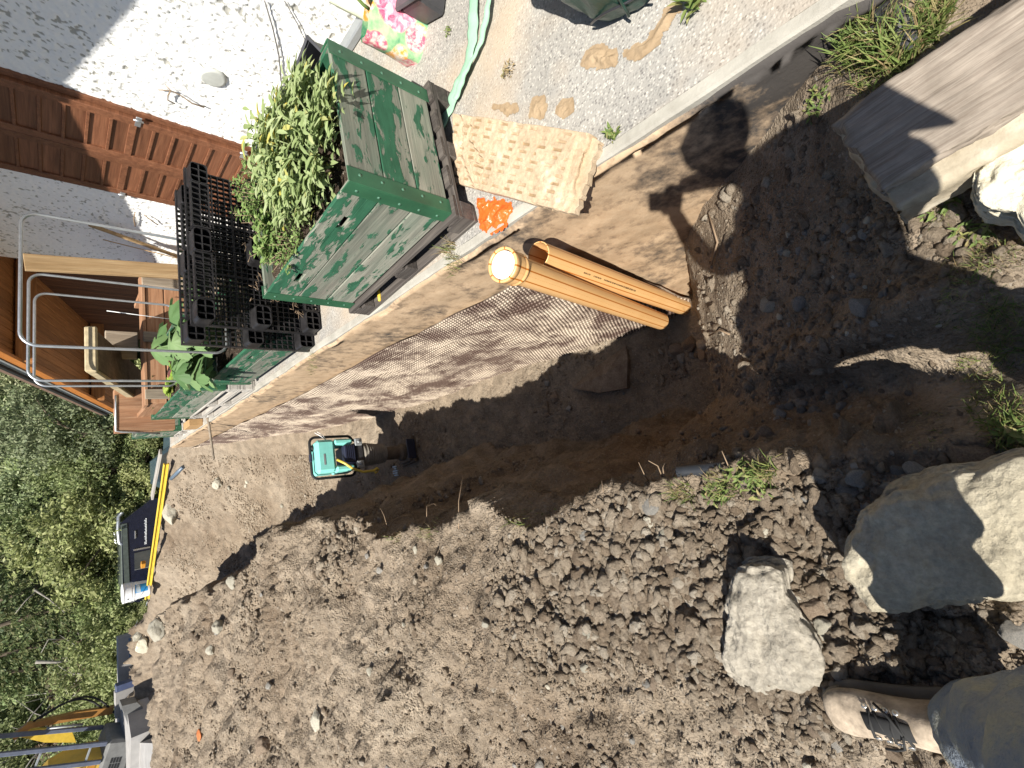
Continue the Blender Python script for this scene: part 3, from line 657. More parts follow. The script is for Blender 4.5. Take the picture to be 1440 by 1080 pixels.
# ================================================================== PLANTERS
PLK = {}
def planter(label, x0, x1, y0, y1, z0, z1, rot, cover=None, slots=True, group='green raised planters along the terrace edge', nplank=3):
    cx, cy = (x0+x1)/2, (y0+y1)/2; T = Matrix.Translation((cx, cy, 0)) @ Matrix.Rotation(rot, 4, 'Z')
    th = thing('raised_planter', label, 'planter', (cx, cy, z0), group)
    W_, L_ = x1-x0, y1-y0; R3 = T.to_3x3()
    def P_(x, y, z): return T @ Vector((x, y, z))
    ex, ey = R3 @ Vector((1, 0, 0)), R3 @ Vector((0, 1, 0)); H = (z1-z0)/nplank; t = .022
    for k in range(nplank):
        zc = z0+(k+.5)*H; m1 = MAT['greenboard2'] if k == nplank-1 else MAT['greenboard']; m2 = MAT['greenboard2'] if k == nplank-2 else MAT['greenboard']
        for sx in (-1, 1):
            if k == nplank-1 and sx < 0 and slots:
                vs_, fs = [], []
                mb_ = MB(); nsl = max(2, int(L_/.55)); edges = [-L_/2]
                hw = .052
                for q in range(nsl):
                    c_ = -L_/2+L_*(q+.5)/nsl; edges += [c_-hw, c_+hw]
                edges.append(L_/2)
                mb_.box((-L_/2, -H/2+.002, -t/2), (L_/2, -.002, t/2), b=.003)
                for q in range(0, len(edges), 2): mb_.box((edges[q]+(.0 if q else 0), -.0019, -t/2), (edges[q+1], .030, t/2))
                mb_.box((-L_/2, .0301, -t/2), (L_/2, H/2-.002, t/2), b=.003)
                link('plank', mb_.mesh('plank', m1), th, frame(P_(sx*(W_/2-t/2), 0, zc), ey, ex*sx))
            else:
                plank('plank', th, P_(sx*(W_/2-t/2), 0, zc), ey, ex*sx, L_-.004, H-.004, t, m1, .004, .0015)
        for sy in (-1, 1):
            plank('plank', th, P_(0, sy*(L_/2-t/2), zc), ex, ey*sy, W_-2*t-.004, H-.004, t, m2, .004, .0015)
    for sx in (-1, 1):
        for sy in (-1, 1):
            mb_ = MB(); a_, f_ = .075, .006
            Mx = T
            mb_.box((sx*(W_/2+f_/2)-f_/2-.0005, min(sy*L_/2, sy*(L_/2-a_)), z0-.01), (sx*(W_/2+f_/2)+f_/2, max(sy*L_/2, sy*(L_/2-a_)), z1+.006), T, .002)
            mb_.box((min(sx*(W_/2+f_), sx*(W_/2-a_)), sy*(L_/2+f_/2)-f_/2+.0007*sy, z0-.01), (max(sx*(W_/2+f_), sx*(W_/2-a_)), sy*(L_/2+f_/2)+f_/2+.0007*sy, z1+.006), T, .002)
            tr_ = link('corner_trim', mb_.mesh('corner_trim', MAT['greenmetal']), th)
            rb = MB()
            for q in range(5):
                zz = z0+.05+(z1-z0-.1)*q/4
                for pos, nrm in ((P_(sx*(W_/2+f_+.001), sy*(L_/2-a_*.55), zz), ex*sx), (P_(sx*(W_/2-a_*.55), sy*(L_/2+f_+.001), zz), ey*sy)):
                    rb.lathe([(0, .004), (.005, .0035), (.008, .0)], 8, frame(pos, nrm.orthogonal(), nrm))
            r_ = link('rivet', rb.mesh('rivet', MAT['rivet']), th); r_.parent = tr_; r_.matrix_parent_inverse = Matrix.Identity(4)
    # soil
    n = 26; xs = np.linspace(-W_/2+t, W_/2-t, n); ys_ = np.linspace(-L_/2+t, L_/2-t, n); A, B = np.meshgrid(xs, ys_)
    Zs = z1-.075+.02*fbm(A*9+cx*7, B*9, 0, 3, 5)+.012*fbm(A*40, B*40+cy, 0, 2, 6)
    pts = [T @ Vector((a, b, c)) for a, b, c in zip(A.ravel(), B.ravel(), Zs.ravel())]; ix_ = np.arange(n*n).reshape(n, n)
    link('soil', mesh_np('soil', np.array(pts), np.stack([ix_[:-1, :-1], ix_[:-1, 1:], ix_[1:, 1:], ix_[1:, :-1]], -1).reshape(-1, 4), MAT['darkearth'], True), th)
    return th
def wood_pallet(label, cx, cy, z, rot, W_, L_, H, mat, group=None, base=None):
    """W_ across, L_ along; deck boards along L_ on three bearers with blocks"""
    T = base or (Matrix.Translation((cx, cy, z)) @ Matrix.Rotation(rot, 4, 'Z')); R3 = T.to_3x3()
    th = thing('wooden_pallet', label, 'pallet', T.translation, group)
    ex, ey, ez = R3 @ Vector((1, 0, 0)), R3 @ Vector((0, 1, 0)), R3 @ Vector((0, 0, 1)); t = .022
    for k in range(5): plank('deck_board', th, T @ Vector((-W_/2+.06+(W_-.12)*k/4, 0, H-t/2)), ey, ez, L_, .118, t, mat, .003, .002)
    for k in range(3): plank('bearer', th, T @ Vector((0, -L_/2+.05+(L_-.1)*k/2, H-1.5*t-.001)), ex, ez, W_, .1, t, mat, .003, .002)
    for k in range(3): plank('skid', th, T @ Vector((-W_/2+.05+(W_-.1)*k/2, 0, t/2)), ey, ez, L_, .1, t, mat, .003, .002)
    for i in range(3):
        for j in range(3): plank('block', th, T @ Vector((-W_/2+.05+(W_-.1)*i/2, -L_/2+.07+(L_-.14)*j/2, H/2-t/2)), ey, ez, .14, .098, H-3*t-.003, mat, .004, .002)
    return th
ra = math.radians(5)
planter('nearest green planter with flaking boards, full of sage and herbs', 1.20, 1.95, 1.72, 2.90, .16, .69, ra)
wood_pallet('dark weathered pallet carrying the nearest green planter', 1.585, 2.31, .005, ra, .83, 1.24, .145, MAT['palletwood'], 'wooden pallets under the planters')
planter('low green planter behind the black pallets with the courgette', 1.17, 1.95, 3.98, 5.42, .09, .47, 0, nplank=2)
planter('third green planter along the edge with slots and small lettuces', 1.14, 1.92, 5.52, 7.42, .29, .68, 0, nplank=2)
wood_pallet('pale grey pallet under the third green planter', 1.53, 6.47, .145, 0, .80, 1.9, .14, MAT['greywood'], 'wooden pallets under the planters')
wood_pallet('lower pale grey pallet under the third green planter', 1.53, 6.47, .003, 0, .80, 1.9, .14, MAT['greywood'], 'wooden pallets under the planters')
planter('farthest green planter near the end of the terrace', 1.16, 1.9, 8.75, 9.5, .16, .68, 0, slots=False)
wood_pallet('pallet under the farthest green planter', 1.53, 9.12, .003, 0, .76, .85, .145, MAT['greywood'], 'wooden pallets under the planters')

# leaves
def leaf_mesh(name, L, W, mat, bend=.25, fold=.15, n=5, wob=0):
    mb_ = MB(); vs_ = []
    for i in range(n+1):
        t = i/n; ww = W*.5*math.sin(math.pi*min(1, t*.92+.06))**.8 if 0 < i < n else W*.04; z = -bend*L*t*t
        for s in (-1, 0, 1): vs_.append((s*ww, L*t, z+abs(s)*fold*ww*2+wob*math.sin(t*9)*abs(s)))
    fs = []
    for i in range(n):
        for j in range(2): fs.append((i*3+j, i*3+j+1, (i+1)*3+j+1, (i+1)*3+j))
    mb_.add(vs_, fs, True); return mb_.mesh(name, mat)
def leafM(p, d, roll, s):
    y = Vector(d).normalized(); z = Vector((0, 0, 1)); x = y.cross(z)
    if x.length < .05: x = Vector((1, 0, 0))
    x.normalize(); z = x.cross(y); R = Matrix((x, y, z)).transposed() @ Matrix.Rotation(roll, 3, 'Y'); return Matrix.Translation(p) @ (R*s).to_4x4()
def stuff_leaves(name, tmpl, Ms, mat, parent=None, kind='stuff'):
    v = np.array([q.co[:] for q in tmpl.vertices]); f = np.array([list(q.vertices) for q in tmpl.polygons]); A = np.array([np.array(M) for M in Ms])
    V = np.einsum('nij,vj->nvi', A[:, :3, :3], v)+A[:, None, :3, 3]; Fz = (np.arange(len(Ms))*len(v))[:, None, None]+f[None]
    o = link(name, mesh_np(name, V.reshape(-1, 3), Fz.reshape(-1, f.shape[1]), mat, True), parent)
    if kind: o['kind'] = kind
    return o
sg = thing('sage_bush', 'bushy sage with long pale green and yellowing leaves in the nearest planter', 'plant', (1.65, 2.15, .62))
lm = [leaf_mesh('leaf', .072, .021, MAT['sage'], .35, .2), leaf_mesh('leaf', .066, .018, MAT['sage'], .2, .3), leaf_mesh('leaf', .058, .020, MAT['sage'], .5, .1)]
tm = leaf_mesh('leaf_small', .054, .017, MAT['sageu'], .25, .2, 3)
rg = random.Random(3); allM = []; stem = MB()
for k in range(120):
    a_ = rg.uniform(0, 2*math.pi); rr = math.sqrt(rg.random()); top = Vector((1.66+.36*rr*math.cos(a_), 2.12+.42*rr*math.sin(a_), 0)); 
    top.z = .66+.25*(1-rr*rr*.75)*rg.uniform(.75, 1.1)
    root = Vector((1.66+.20*rr*math.cos(a_), 2.12+.26*rr*math.sin(a_), .60)); 
    stem.tube([root, root.lerp(top, .5)+Vector((0, 0, .04)), top], [.005, .004, .003], 5)
    ax = (top-root).normalized()
    for q in range(9):
        b_ = rg.uniform(0, 2*math.pi); side = Vector((math.cos(b_), math.sin(b_), rg.uniform(-.15, .45))); base = root.lerp(top, rg.uniform(.6, 1.03))
        allM.append(leafM(base, side+ax*.35, rg.uniform(-.4, .4), rg.uniform(.85, 1.35)))
link('stem', stem.mesh('stem', MAT['sageu']), sg)
rg.shuffle(allM)
allM.sort(key=lambda M: -M.translation.z)
for i, M in enumerate(allM[:290]): link('leaf', lm[i % 3], sg, M)
stuff_leaves('leaf_small', tm, [M @ Matrix.Scale(1.2, 4) for M in allM[290:]]+[Matrix.Translation((rg.uniform(-.05, .05), rg.uniform(-.05, .05), rg.uniform(-.09, .03))) @ M for M in allM], MAT['sageu'], sg)
hl = leaf_mesh('herb_leaf', .02, .010, MAT['herb'], .2, .2, 2)
def herb(label, cx, cy, cz, rx, ry, h, n, mat='herb', sc=1.0, tmpl=None, cat='plant', name='herb'):
    th = thing(name, label, cat, (cx, cy, cz)); Ms = []; st = MB()
    for k in range(n//14):
        a_ = rg.uniform(0, 6.28); rr = math.sqrt(rg.random()); p0 = Vector((cx+rx*.6*rr*math.cos(a_), cy+ry*.6*rr*math.sin(a_), cz)); p1 = Vector((cx+rx*rr*math.cos(a_)*1.05, cy+ry*rr*math.sin(a_)*1.05, cz+h*rg.uniform(.45, 1)))
        mid = p0.lerp(p1, .5)+Vector((rg.uniform(-.02, .02), rg.uniform(-.02, .02), .02)); st.tube([p0, mid, p1], [.0022, .0018, .0012], 4)
        for q in range(14):
            t = rg.uniform(.25, 1); b = (p0.lerp(mid, t*2) if t < .5 else mid.lerp(p1, t*2-1)); c_ = rg.uniform(0, 6.28)
            Ms.append(leafM(b, (math.cos(c_), math.sin(c_), rg.uniform(.1, .9)), rg.uniform(-.5, .5), sc*rg.uniform(.7, 1.5)))
    link('stem', st.mesh('stem', MAT['twig']), th); stuff_leaves('foliage', tmpl or hl, Ms, MAT[mat], th); return th
herb('low bushy thyme spilling at the trench side of the sage', 1.36, 2.45, .61, .20, .28, .13, 900)
herb('taller airy herb at the far right corner of the nearest planter', 1.74, 2.72, .61, .20, .14, .26, 900, sc=1.5)
herb('small leafy mint beside the black pallets at the planter end', 1.48, 2.74, .61, .18, .12, .16, 500, sc=1.9)
# lobed leaves of the courgette
def lobed(name, R, mat):
    mb_ = MB(); n = 44; ring = []
    for k in range(n):
        a_ = -math.pi*.93+2*math.pi*.93*k/(n-1); lob = .60+.40*abs(math.cos(a_*2.5))**1.2*(1-.25*abs(a_)/math.pi)+.05*math.sin(k*2.3)
        r = R*lob; x, y = r*math.sin(a_), r*math.cos(a_); ring.append((x, y+.15*R, -.55*(r*r)/R+.05*R*math.sin(a_*5)))
    mid = [(p[0]*.5, (p[1]-.15*R)*.5+.15*R, p[2]*.25+.05*R*math.sin(i*.9)) for i, p in enumerate(ring)]
    vs_ = [(0, .15*R, .02)]+mid+ring; fs = [(0, 1+k, 2+k) for k in range(n-1)]+[(1+k, 1+n+k, 2+n+k, 2+k) for k in range(n-1)]
    mb_.add(vs_, fs, True); return mb_.mesh(name, mat)
cq = thing('courgette_plant', 'courgette plant with big lobed leaves over the low planter', 'plant', (1.5, 4.8, .45)); ql = [lobed('leaf', .17, MAT['squash']), lobed('leaf', .13, MAT['squash'])]
for k in range(30):
    a_ = rg.uniform(0, 6.28); rr = rg.uniform(.08, .42); p0 = Vector((1.5+.06*math.cos(a_), 4.75+.06*math.sin(a_), .42)); p1 = Vector((1.48+rr*math.cos(a_)*.95, 4.72+rr*1.6*math.sin(a_), rg.uniform(.62, .98)-rr*.25))
    s_ = MB(); s_.tube([p0, p0.lerp(p1, .5)+Vector((0, 0, .08)), p1], [.009, .008, .006], 6); link('stalk', s_.mesh('stalk', MAT['squash']), cq)
    link('leaf', ql[k % 2], cq, leafM(p1, (math.cos(a_), math.sin(a_), rg.uniform(-.5, .5)), rg.uniform(-.5, .5), rg.uniform(.75, 1.25)))
lt = leaf_mesh('lettuce_leaf', .09, .075, MAT['lettuce'], .3, .1, 4, .006)
for (x, y, lab) in ((1.32, 6.3, 'bright green lettuce among red ones in the third planter'), (1.42, 5.9, 'reddish lettuce nearest the hoops in the third planter')):
    th = thing('lettuce', lab, 'plant', (x, y, .6)); stuff_leaves('leaf', lt, [leafM((x+rg.uniform(-.05, .05), y+rg.uniform(-.05, .05), .61+rg.random()*.05), (math.cos(c_), math.sin(c_), rg.uniform(.3, 1.2)), 0, rg.uniform(.8, 1.4)) for c_ in np.linspace(0, 14, 34)], MAT['lettuce'], th)
herb('feathery green plants growing in the farthest planter row', 1.5, 6.9, .60, .3, .3, .2, 500, sc=2)

# ================================================================== BLACK PLASTIC PALLETS ON EDGE
def black_pallet(label, X0, X1, Y, Zb, Zt, tilt):
    """grid pallet standing on its long edge, underside facing the viewer (-Y); local x across, y up, z towards viewer"""
    W_, H_ = X1-X0, Zt-Zb; T = Matrix.Translation(((X0+X1)/2, Y, Zb)) @ Matrix.Rotation(tilt, 4, 'X') @ Matrix(((1, 0, 0, 0), (0, 0, -1, 0), (0, 1, 0, 0), (0, 0, 0, 1)))
    th = thing('plastic_pallet', label, 'pallet', ((X0+X1)/2, Y, Zb), 'black plastic pallets behind the nearest planter')
    mat = MAT['blackplastic']
    def grid(name, x0, x1, y0, y1, z0, z1, cell, t=.006, border=.008, skip=None):
        m_ = MB(); nx_ = max(1, round((x1-x0)/cell)); ny_ = max(1, round((y1-y0)/cell))
        for i in range(nx_+1):
            x = x0+(x1-x0)*i/nx_; tt = border if i in (0, nx_) else t; m_.box((x-tt/2, y0-border/2, z0), (x+tt/2, y1+border/2, z1), T)
        for j in range(ny_+1):
            y = y0+(y1-y0)*j/ny_; tt = border if j in (0, ny_) else t; m_.box((x0-border/2-.0004, y-tt/2, z0+.0006), (x1+border/2+.0004, y+tt/2, z1-.0006), T)
        return link(name, m_.mesh(name, mat), th)
    hw = W_/2; foot = [(-hw+.085, .165), (0, .19), (hw-.085, .165)]; fy = [.07, H_/2, H_-.07]
    # deck in six fields
    xs = [-hw+.004, -.20, .20, hw-.004]; ys = [.004, H_*.34, H_*.66, H_-.004]
    for i in range(3):
        for j in range(3): grid('deck_grid', xs[i]+.003, xs[i+1]-.003, ys[j]+.003, ys[j+1]-.003, .0, .035, .041, .005, .009)
    for (fx, fw) in foot:
        for y in fy:
            fh = .118
            m_ = MB(); r0 = .025; pl = []
            for q, (sx, sy) in enumerate(((1, 1), (-1, 1), (-1, -1), (1, -1))):
                for a_ in range(4):
                    an = math.radians(q*90+a_*30); pl.append((fx+sx*(fw/2-r0)+r0*math.cos(an), y+sy*(fh/2-r0)+r0*math.sin(an)))
            n = len(pl); z0_, z1_ = .036, .145
            v_o = [(p[0], p[1]) for p in pl]; v_i = [(fx+(p[0]-fx)*.94, y+(p[1]-y)*.92) for p in pl]
            vs_ = [T @ Vector((*p, z0_)) for p in v_o]+[T @ Vector((fx+(p[0]-fx)*.93, y+(p[1]-y)*.93, z1_)) for p in v_o]+[T @ Vector((fx+(p[0]-fx)*.93, y+(p[1]-y)*.93, z1_)) for p in v_i]+[T @ Vector((*p, z0_+.01)) for p in v_i]
            fs = []
            for l_ in range(3): fs += [(l_*n+k, l_*n+(k+1) % n, (l_+1)*n+(k+1) % n, (l_+1)*n+k) for k in range(n)]
            fs.append(tuple(3*n+k for k in range(n)))
            m_.add(vs_, fs)
            for q in (-1/6, 1/6): m_.box((fx+fw*q*1.0-.003, y-fh*.42, z0_+.012), (fx+fw*q+.003, y+fh*.42, z1_-.004), T)
            m_.box((fx-fw*.42, y-.003, z0_+.0125), (fx+fw*.42, y+.003, z1_-.0045), T)
            link('foot', m_.mesh('foot', mat), th)
    # skid joining the upper feet and rings
    grid('skid', -hw+.17, -.098, H_-.125, H_-.015, .10, .144, .045, .005, .008); grid('skid', .098, hw-.17, H_-.125, H_-.015, .10, .144, .045, .005, .008)
    grid('skid', -hw+.17, -.098, .015, .125, .10, .144, .045, .005, .008); grid('skid', .098, hw-.17, .015, .125, .10, .144, .045, .005, .008)
    for (x, y) in ((-hw+.25, H_*.22), (-hw+.25, H_*.78), (hw-.25, H_*.22), (hw-.25, H_*.78), (-.28, H_*.5), (.28, H_*.5)):
        m_ = MB(); m_.lathe([(.016, .036), (.016, .045), (.010, .045), (.010, .036)], 14, T @ Matrix.Translation((x, y, 0))); link('ring', m_.mesh('ring', mat), th)
    return th
black_pallet('front black grid pallet standing on edge behind the nearest planter', 1.24, 2.46, 3.82, .005, .90, math.radians(2))
black_pallet('rear black grid pallet standing on edge behind another one', 1.14, 2.36, 3.99, .005, .93, math.radians(2))
mud = MB()
# dirt and dry roots caught in the grids
th = thing('root_litter', 'dry roots and soil caught in the black pallet grid', 'roots', (1.9, 3.75, .4)); mb = MB()
for k in range(60):
    c = Vector((rg.uniform(1.35, 2.2), 3.70+rg.uniform(-.03, .02), rg.uniform(.12, .55))); pts = [c]
    for q in range(4): pts.append(pts[-1]+Vector((rg.uniform(-.04, .04), rg.uniform(-.02, .02), rg.uniform(-.035, .02))))
    mb.tube(pts, [.003, .0025, .002, .0015, .001], 4)
o = link('root', mb.mesh('root', MAT['twig']), th); o['kind'] = 'stuff'

# ================================================================== HOOPS, TIMBER AND CLUTTER BEYOND
def hoop(label, Y, x0, x1, zb, zt, r=.011):
    R = .09; p = []
    def arc(cx, cz, a0, a1): return [(cx+R*math.cos(math.radians(a0+(a1-a0)*i/7)), Y, cz+R*math.sin(math.radians(a0+(a1-a0)*i/7))) for i in range(8)]
    p = [(x0+.25, Y, zb)]+arc(x0+R, zb+R, 270, 180)+arc(x0+R, zt-R, 180, 90)+arc(x1-R, zt-R, 90, 0)+arc(x1-R, zb+R, 360, 270)+[(x1-.25, Y, zb)]
    mb_ = MB(); mb_.tube(p, r, 8); return tag(link('tunnel_hoop', mb_.mesh('tunnel_hoop', MAT['galv'])), label, 'hoop', 'galvanised hoops over the planters')
def hp(pts, Y): return [aty(*p, Y) for p in pts]
a_, b_ = hp([(35, 298), (22, 485)], 4.3); hoop('largest and nearest galvanised hoop above the low planter', 4.3, b_.x, a_.x, .55, (a_.z+b_.z)/2)
a_, b_ = hp([(52, 385), (27, 535)], 5.3); hoop('middle galvanised hoop above the low planter', 5.3, b_.x, a_.x, .40, (a_.z+b_.z)/2)
a_, b_ = hp([(58, 412), (38, 543)], 6.0); hoop('smallest galvanised hoop above the third planter', 6.0, b_.x, a_.x, .62, (a_.z+b_.z)/2)
p0, p1 = aty(87, 372, 6.35), aty(262, 383, 6.35); 
tag(plank('upright_timber', None, (p0+p1)/2, p0-p1, (0, -1, 0), (p0-p1).length+.55, .17, .05, MAT['rawwood'], .004), 'pale sawn timber standing upright by the house wall', 'timber')
p0, p1 = atx(126, 316, 3.20), atx(262, 365, 3.22); mb = MB(); d_ = (p1-p0); mb.tube([p0, p0+d_*.36, p0+d_*1.5], .022, 10)
sh_ = link('broom_handle', mb.mesh('broom_handle', MAT['rawwood'])); tag(sh_, 'round wooden handle leaning against the white wall', 'handle')
p0, p1 = atx(145, 337, 3.21), atx(245, 362, 3.24); mb = MB(); mb.tube([p0, p1, p1+(p1-p0)*.4], .006, 6); tag(link('cane', mb.mesh('cane', MAT['rawwood'])), 'thin pale cane leaning beside the wooden handle', 'cane')
p0, p1 = aty(150, 437, 6.3), aty(242, 449, 6.3); mb = MB(); mb.tube([p0, p1], .004, 6); tag(link('cane', mb.mesh('cane', MAT['whiteplastic'])), 'thin white stick in front of the dark timber porch', 'cane')
# raised timber crate bed behind the hoops
cb = thing('timber_crate', 'open crate of reddish timbers behind the courgette leaves', 'crate', (1.95, 6.75, 0))
for z in (.12, .33, .54, .72): plank('timber', cb, (1.98, 6.62, z), (1, 0, 0), (0, -1, 0), 1.55, .17, .055, MAT['redwood'], .006, .004)
for x in (1.23, 2.72):
    for z in (.12, .33, .54, .72): plank('timber', cb, (x, 7.15, z), (0, 1, 0), (1, 0, 0), 1.0, .17, .055, MAT['redwood'], .006, .004)
for x in (1.30, 1.98, 2.66): plank('post', cb, (x, 6.56, .42), (0, 0, 1), (0, -1, 0), .84, .11, .06, MAT['oldwood'], .006, .003)
plank('top_rail', cb, (1.98, 6.70, .825), (1, 0, 0), (0, 0, 1), 1.6, .24, .035, MAT['redwood'], .006, .003)
p = aty(192, 480, 6.9)
th = thing('timber_offcut', 'stubby grey timber block standing on the reddish crate', 'timber', (p.x, 6.9, .84)); plank('block', th, (p.x+.02, 6.95, 1.0), (0, 0, 1), (0, -1, 0), .30, .20, .09, MAT['oldwood'], .008); plank('block', th, (p.x-.03, 7.06, .95), (0, 0, 1), (0, -1, 0), .2, .3, .05, MAT['rawwood'], .008)
# muddy board sloping away, shade of its underside put into the face colour
pb = thing('muddy_board', 'thick muddy board with pale edges and shade painted on its underside, sloping up towards the viewer', 'board', (1.7, 6.3, 1.3))
s_ = Vector((0, 3.3, -1.04)).normalized(); n_ = s_.cross(Vector((-1, 0, 0))); n_ = n_ if n_.z > 0 else -n_
c = Vector((1.705, 6.22, 1.30))+s_*1.5
plank('core', pb, c-n_*.02, s_, n_, 3.0, .40, .05, MAT['panelshade'], .004)
plank('edge', pb, c+n_*.01-Vector((.215, 0, 0)), s_, n_, 3.02, .045, .085, MAT['beigeedge'], .010)
plank('edge', pb, c+n_*.01+Vector((.215, 0, 0)), s_, n_, 3.02, .045, .06, MAT['beigeedge'], .010)
plank('edge', pb, Vector((1.705, 6.22, 1.30))-s_*.02+n_*.0, (1, 0, 0), n_, .475, .05, .10, MAT['beigeedge'], .012)
plank('skin', pb, c+n_*.022, s_, n_, 3.0, .384, .012, MAT['beigeedge'], .003)
# pallet standing beyond
T = Matrix.Translation((1.30, 7.75, .72)) @ Matrix(((1, 0, 0, 0), (0, 0, -1, 0), (0, 1, 0, 0), (0, 0, 0, 1)))
wood_pallet('upright wooden pallet frame standing beyond the third planter', 0, 0, 0, 0, .55, .62, .15, MAT['redwood'], None, T)
mb = MB(); p = [aty(163, 565, 7.6), aty(163, 604, 7.6), aty(225, 607, 7.6)]; p = [q+Vector((-.02, 0, 0)) for q in p]; mb.tube([p[0]+Vector((.1, 0, 0)), p[0], p[1], p[1]+Vector((-.01, 0, -.05)), p[2]], .014, 8)
tag(link('metal_frame', mb.mesh('metal_frame', MAT['galv'])), 'bent galvanised frame round the upright pallet', 'frame')
c = atz(276, 602, .06); tag(plank('tan_box', None, (1.17, 8.25, .09), (0, 1, 0), (1, 0, 0), .42, .17, .10, MAT['boxcard'], .004), 'tan wooden block on the terrace kerb by the far planters', 'block')
mb = MB(); mb.tube([(1.3, 7.66, .05), (1.1, 7.72, .0), (.62, 8.1, -.12)], [.018, .018, .015], 8); tag(link('stake', mb.mesh('stake', MAT['oldwood'])), 'round wooden stake jutting from the kerb over the trench', 'stake')
p = atz(392, 492, .05); mb = MB(); mb.box((p.x-.05, p.y-.10, .0), (p.x+.05, p.y+.10, .075), None, .012); mb.lathe([(.022, .0), (.022, .05), (.012, .06), (.012, .085)], 14, Matrix.Translation((p.x, p.y+.10, .038)) @ Matrix.Rotation(-math.pi/2, 4, 'X'))
tag(link('plastic_canister', mb.mesh('plastic_canister', MAT['whiteplastic'])), 'small white plastic canister by the black pallet feet', 'canister')
# dark troughs between planter and wall
for i, (x, y, rz_, z, tx, lab) in enumerate(((2.42, 2.55, .25, .06, .25, 'grey plastic trough tipped up behind the sage, nearer one'), (2.44, 2.98, .1, .06, .30, 'grey plastic trough tipped up behind the sage, farther one'))):
    th = thing('plastic_trough', lab, 'trough', (x, y, 0)); T = Matrix.Translation((x, y, .26)) @ Matrix.Rotation(rz_, 4, 'Z') @ Matrix.Rotation(-.75, 4, 'Y'); m_ = MB()
    def ring(w_, l_, z_): return [T @ Vector((sx*w_, sy*l_, z_)) for sx, sy in ((-1, -1), (-1, -.8), (-1, .8), (-1, 1), (-.8, 1), (.8, 1), (1, 1), (1, .8), (1, -.8), (1, -1), (.8, -1), (-.8, -1))]
    rs = [ring(.15, .22, -.22), ring(.22, .29, .18), ring(.235, .305, .18), ring(.235, .305, .165), ring(.215, .285, .165), ring(.20, .27, .1), ring(.145, .215, -.205)]
    vs_ = [p_ for r_ in rs for p_ in r_]; n = 12; fs = [(l_*n+k, l_*n+(k+1) % n, (l_+1)*n+(k+1) % n, (l_+1)*n+k) for l_ in range(len(rs)-1) for k in range(n)]+[tuple(reversed(range(n))), tuple(6*n+k for k in range(n))]
    m_.add(vs_, fs); link('tub', m_.mesh('tub', MAT['darkplastic']), th)
    m_ = MB(); m_.box((-.04, .30, .09), (.04, .325, .16), T, .006); link('grip', m_.mesh('grip', MAT['darkplastic']), th)

# ================================================================== ON THE TERRACE
# cracked concrete paver with grip marks, in pieces
A_, B_, C_, D_ = atz(632, 157, .075), atz(827, 186, .075), atz(790, 297, .075), atz(634, 256, .075)
cs = thing('cracked_paver', 'cracked tan concrete paver with rows of dimples lying near the planter', 'paver', ((A_.x+C_.x)/2, (A_.y+C_.y)/2, 0))
def quad(u, v): return A_*(1-u)*(1-v)+B_*u*(1-v)+C_*u*v+D_*(1-u)*v
NU, NV = 216, 120; U, Vg = np.meshgrid(np.linspace(0, 1, NU), np.linspace(0, 1, NV))
crack1 = .19+.10*fbm(Vg*3, 1.7, 0, 4, 2)+.16*(Vg-.2); crack2 = .06+.05*fbm(Vg*4, 4.2, 0, 4, 8)+.12*Vg
piece = np.where(U < crack2, 2, np.where(U < crack1, 1, 0))
hgt = np.zeros_like(U)
cu = (U*9.6) % 1; row = np.floor(Vg*9.5); cu = (U*9.6+.15*row) % 1; cv = (Vg*9.5) % 1
dent = ((np.abs(cu-.5) < .26) & (np.abs(cv-.5) < .17) & (fbm(np.floor(U*9.6)*1.7, row*1.3, 0, 1, 61) > -.55)) & (U < .93) & (Vg > .02) & (Vg < .96)
wear = fbm(U*5, Vg*3, 0, 3, 44)
hgt -= np.where(dent, .008, 0)*np.clip(.75+wear, .1, 1)
hgt -= .03*np.exp(-((U-crack1)/.008)**2)+.028*np.exp(-((U-crack2)/.007)**2)
hgt += np.where(piece == 1, -.008-.01*Vg, 0)+np.where(piece == 2, -.016, 0)
hgt += np.where(U > .945, -.012, 0)*sstep(.0, .1, Vg)+.0022*fbm(U*40, Vg*20, 0, 4, 45)
hgt += np.where(((U-.25)**2*4+(Vg-.72)**2) < .008, .022, 0)
DT = np.where(dent, np.clip(.45+.6*wear+.5*fbm(U*17, Vg*9, 0, 2, 51), 0, .85), 0)
edge = np.minimum(np.minimum(U, 1-U)*2.6, np.minimum(Vg, 1-Vg)); rag = .012*np.abs(fbm(U*14, Vg*9, 0, 3, 46))
hgt -= np.where(edge < rag, .02, 0)
PU = np.array(A_)[None, None]*((1-U)*(1-Vg))[..., None]+np.array(B_)[None, None]*(U*(1-Vg))[..., None]+np.array(C_)[None, None]*(U*Vg)[..., None]+np.array(D_)[None, None]*((1-U)*Vg)[..., None]
PU[..., 2] += hgt
jag = .010*fbm(U*8, Vg*8, 0, 3, 47); PU[..., 0] += jag*(edge < .01); PU[..., 1] += jag*(edge < .01)
ct = NB('tan_concrete', .9, .2); p = ct.pos(); f = ct.noise(p, 6, 6, .65); c = ct.ramp(f, [(.3, (.36, .27, .175)), (.55, (.46, .355, .245)), (.72, (.56, .47, .36))]); c = ct.mix(.4, c, ct.ramp(ct.noise(p, 50, 5, .7), [(.3, (.25, .25, .25)), (.7, (.75, .75, .75))]), 'OVERLAY'); at = ct.n('Attribute'); at.attribute_name = 'dent'; c = ct.mix(at.outputs['Fac'], c, (.24, .16, .085)); ct.col(c); ct.bump(ct.noise(p, 70, 5, .7), .5, .005); MAT['tanconc'] = ct.m
ixg = np.arange(NU*NV).reshape(NV, NU)
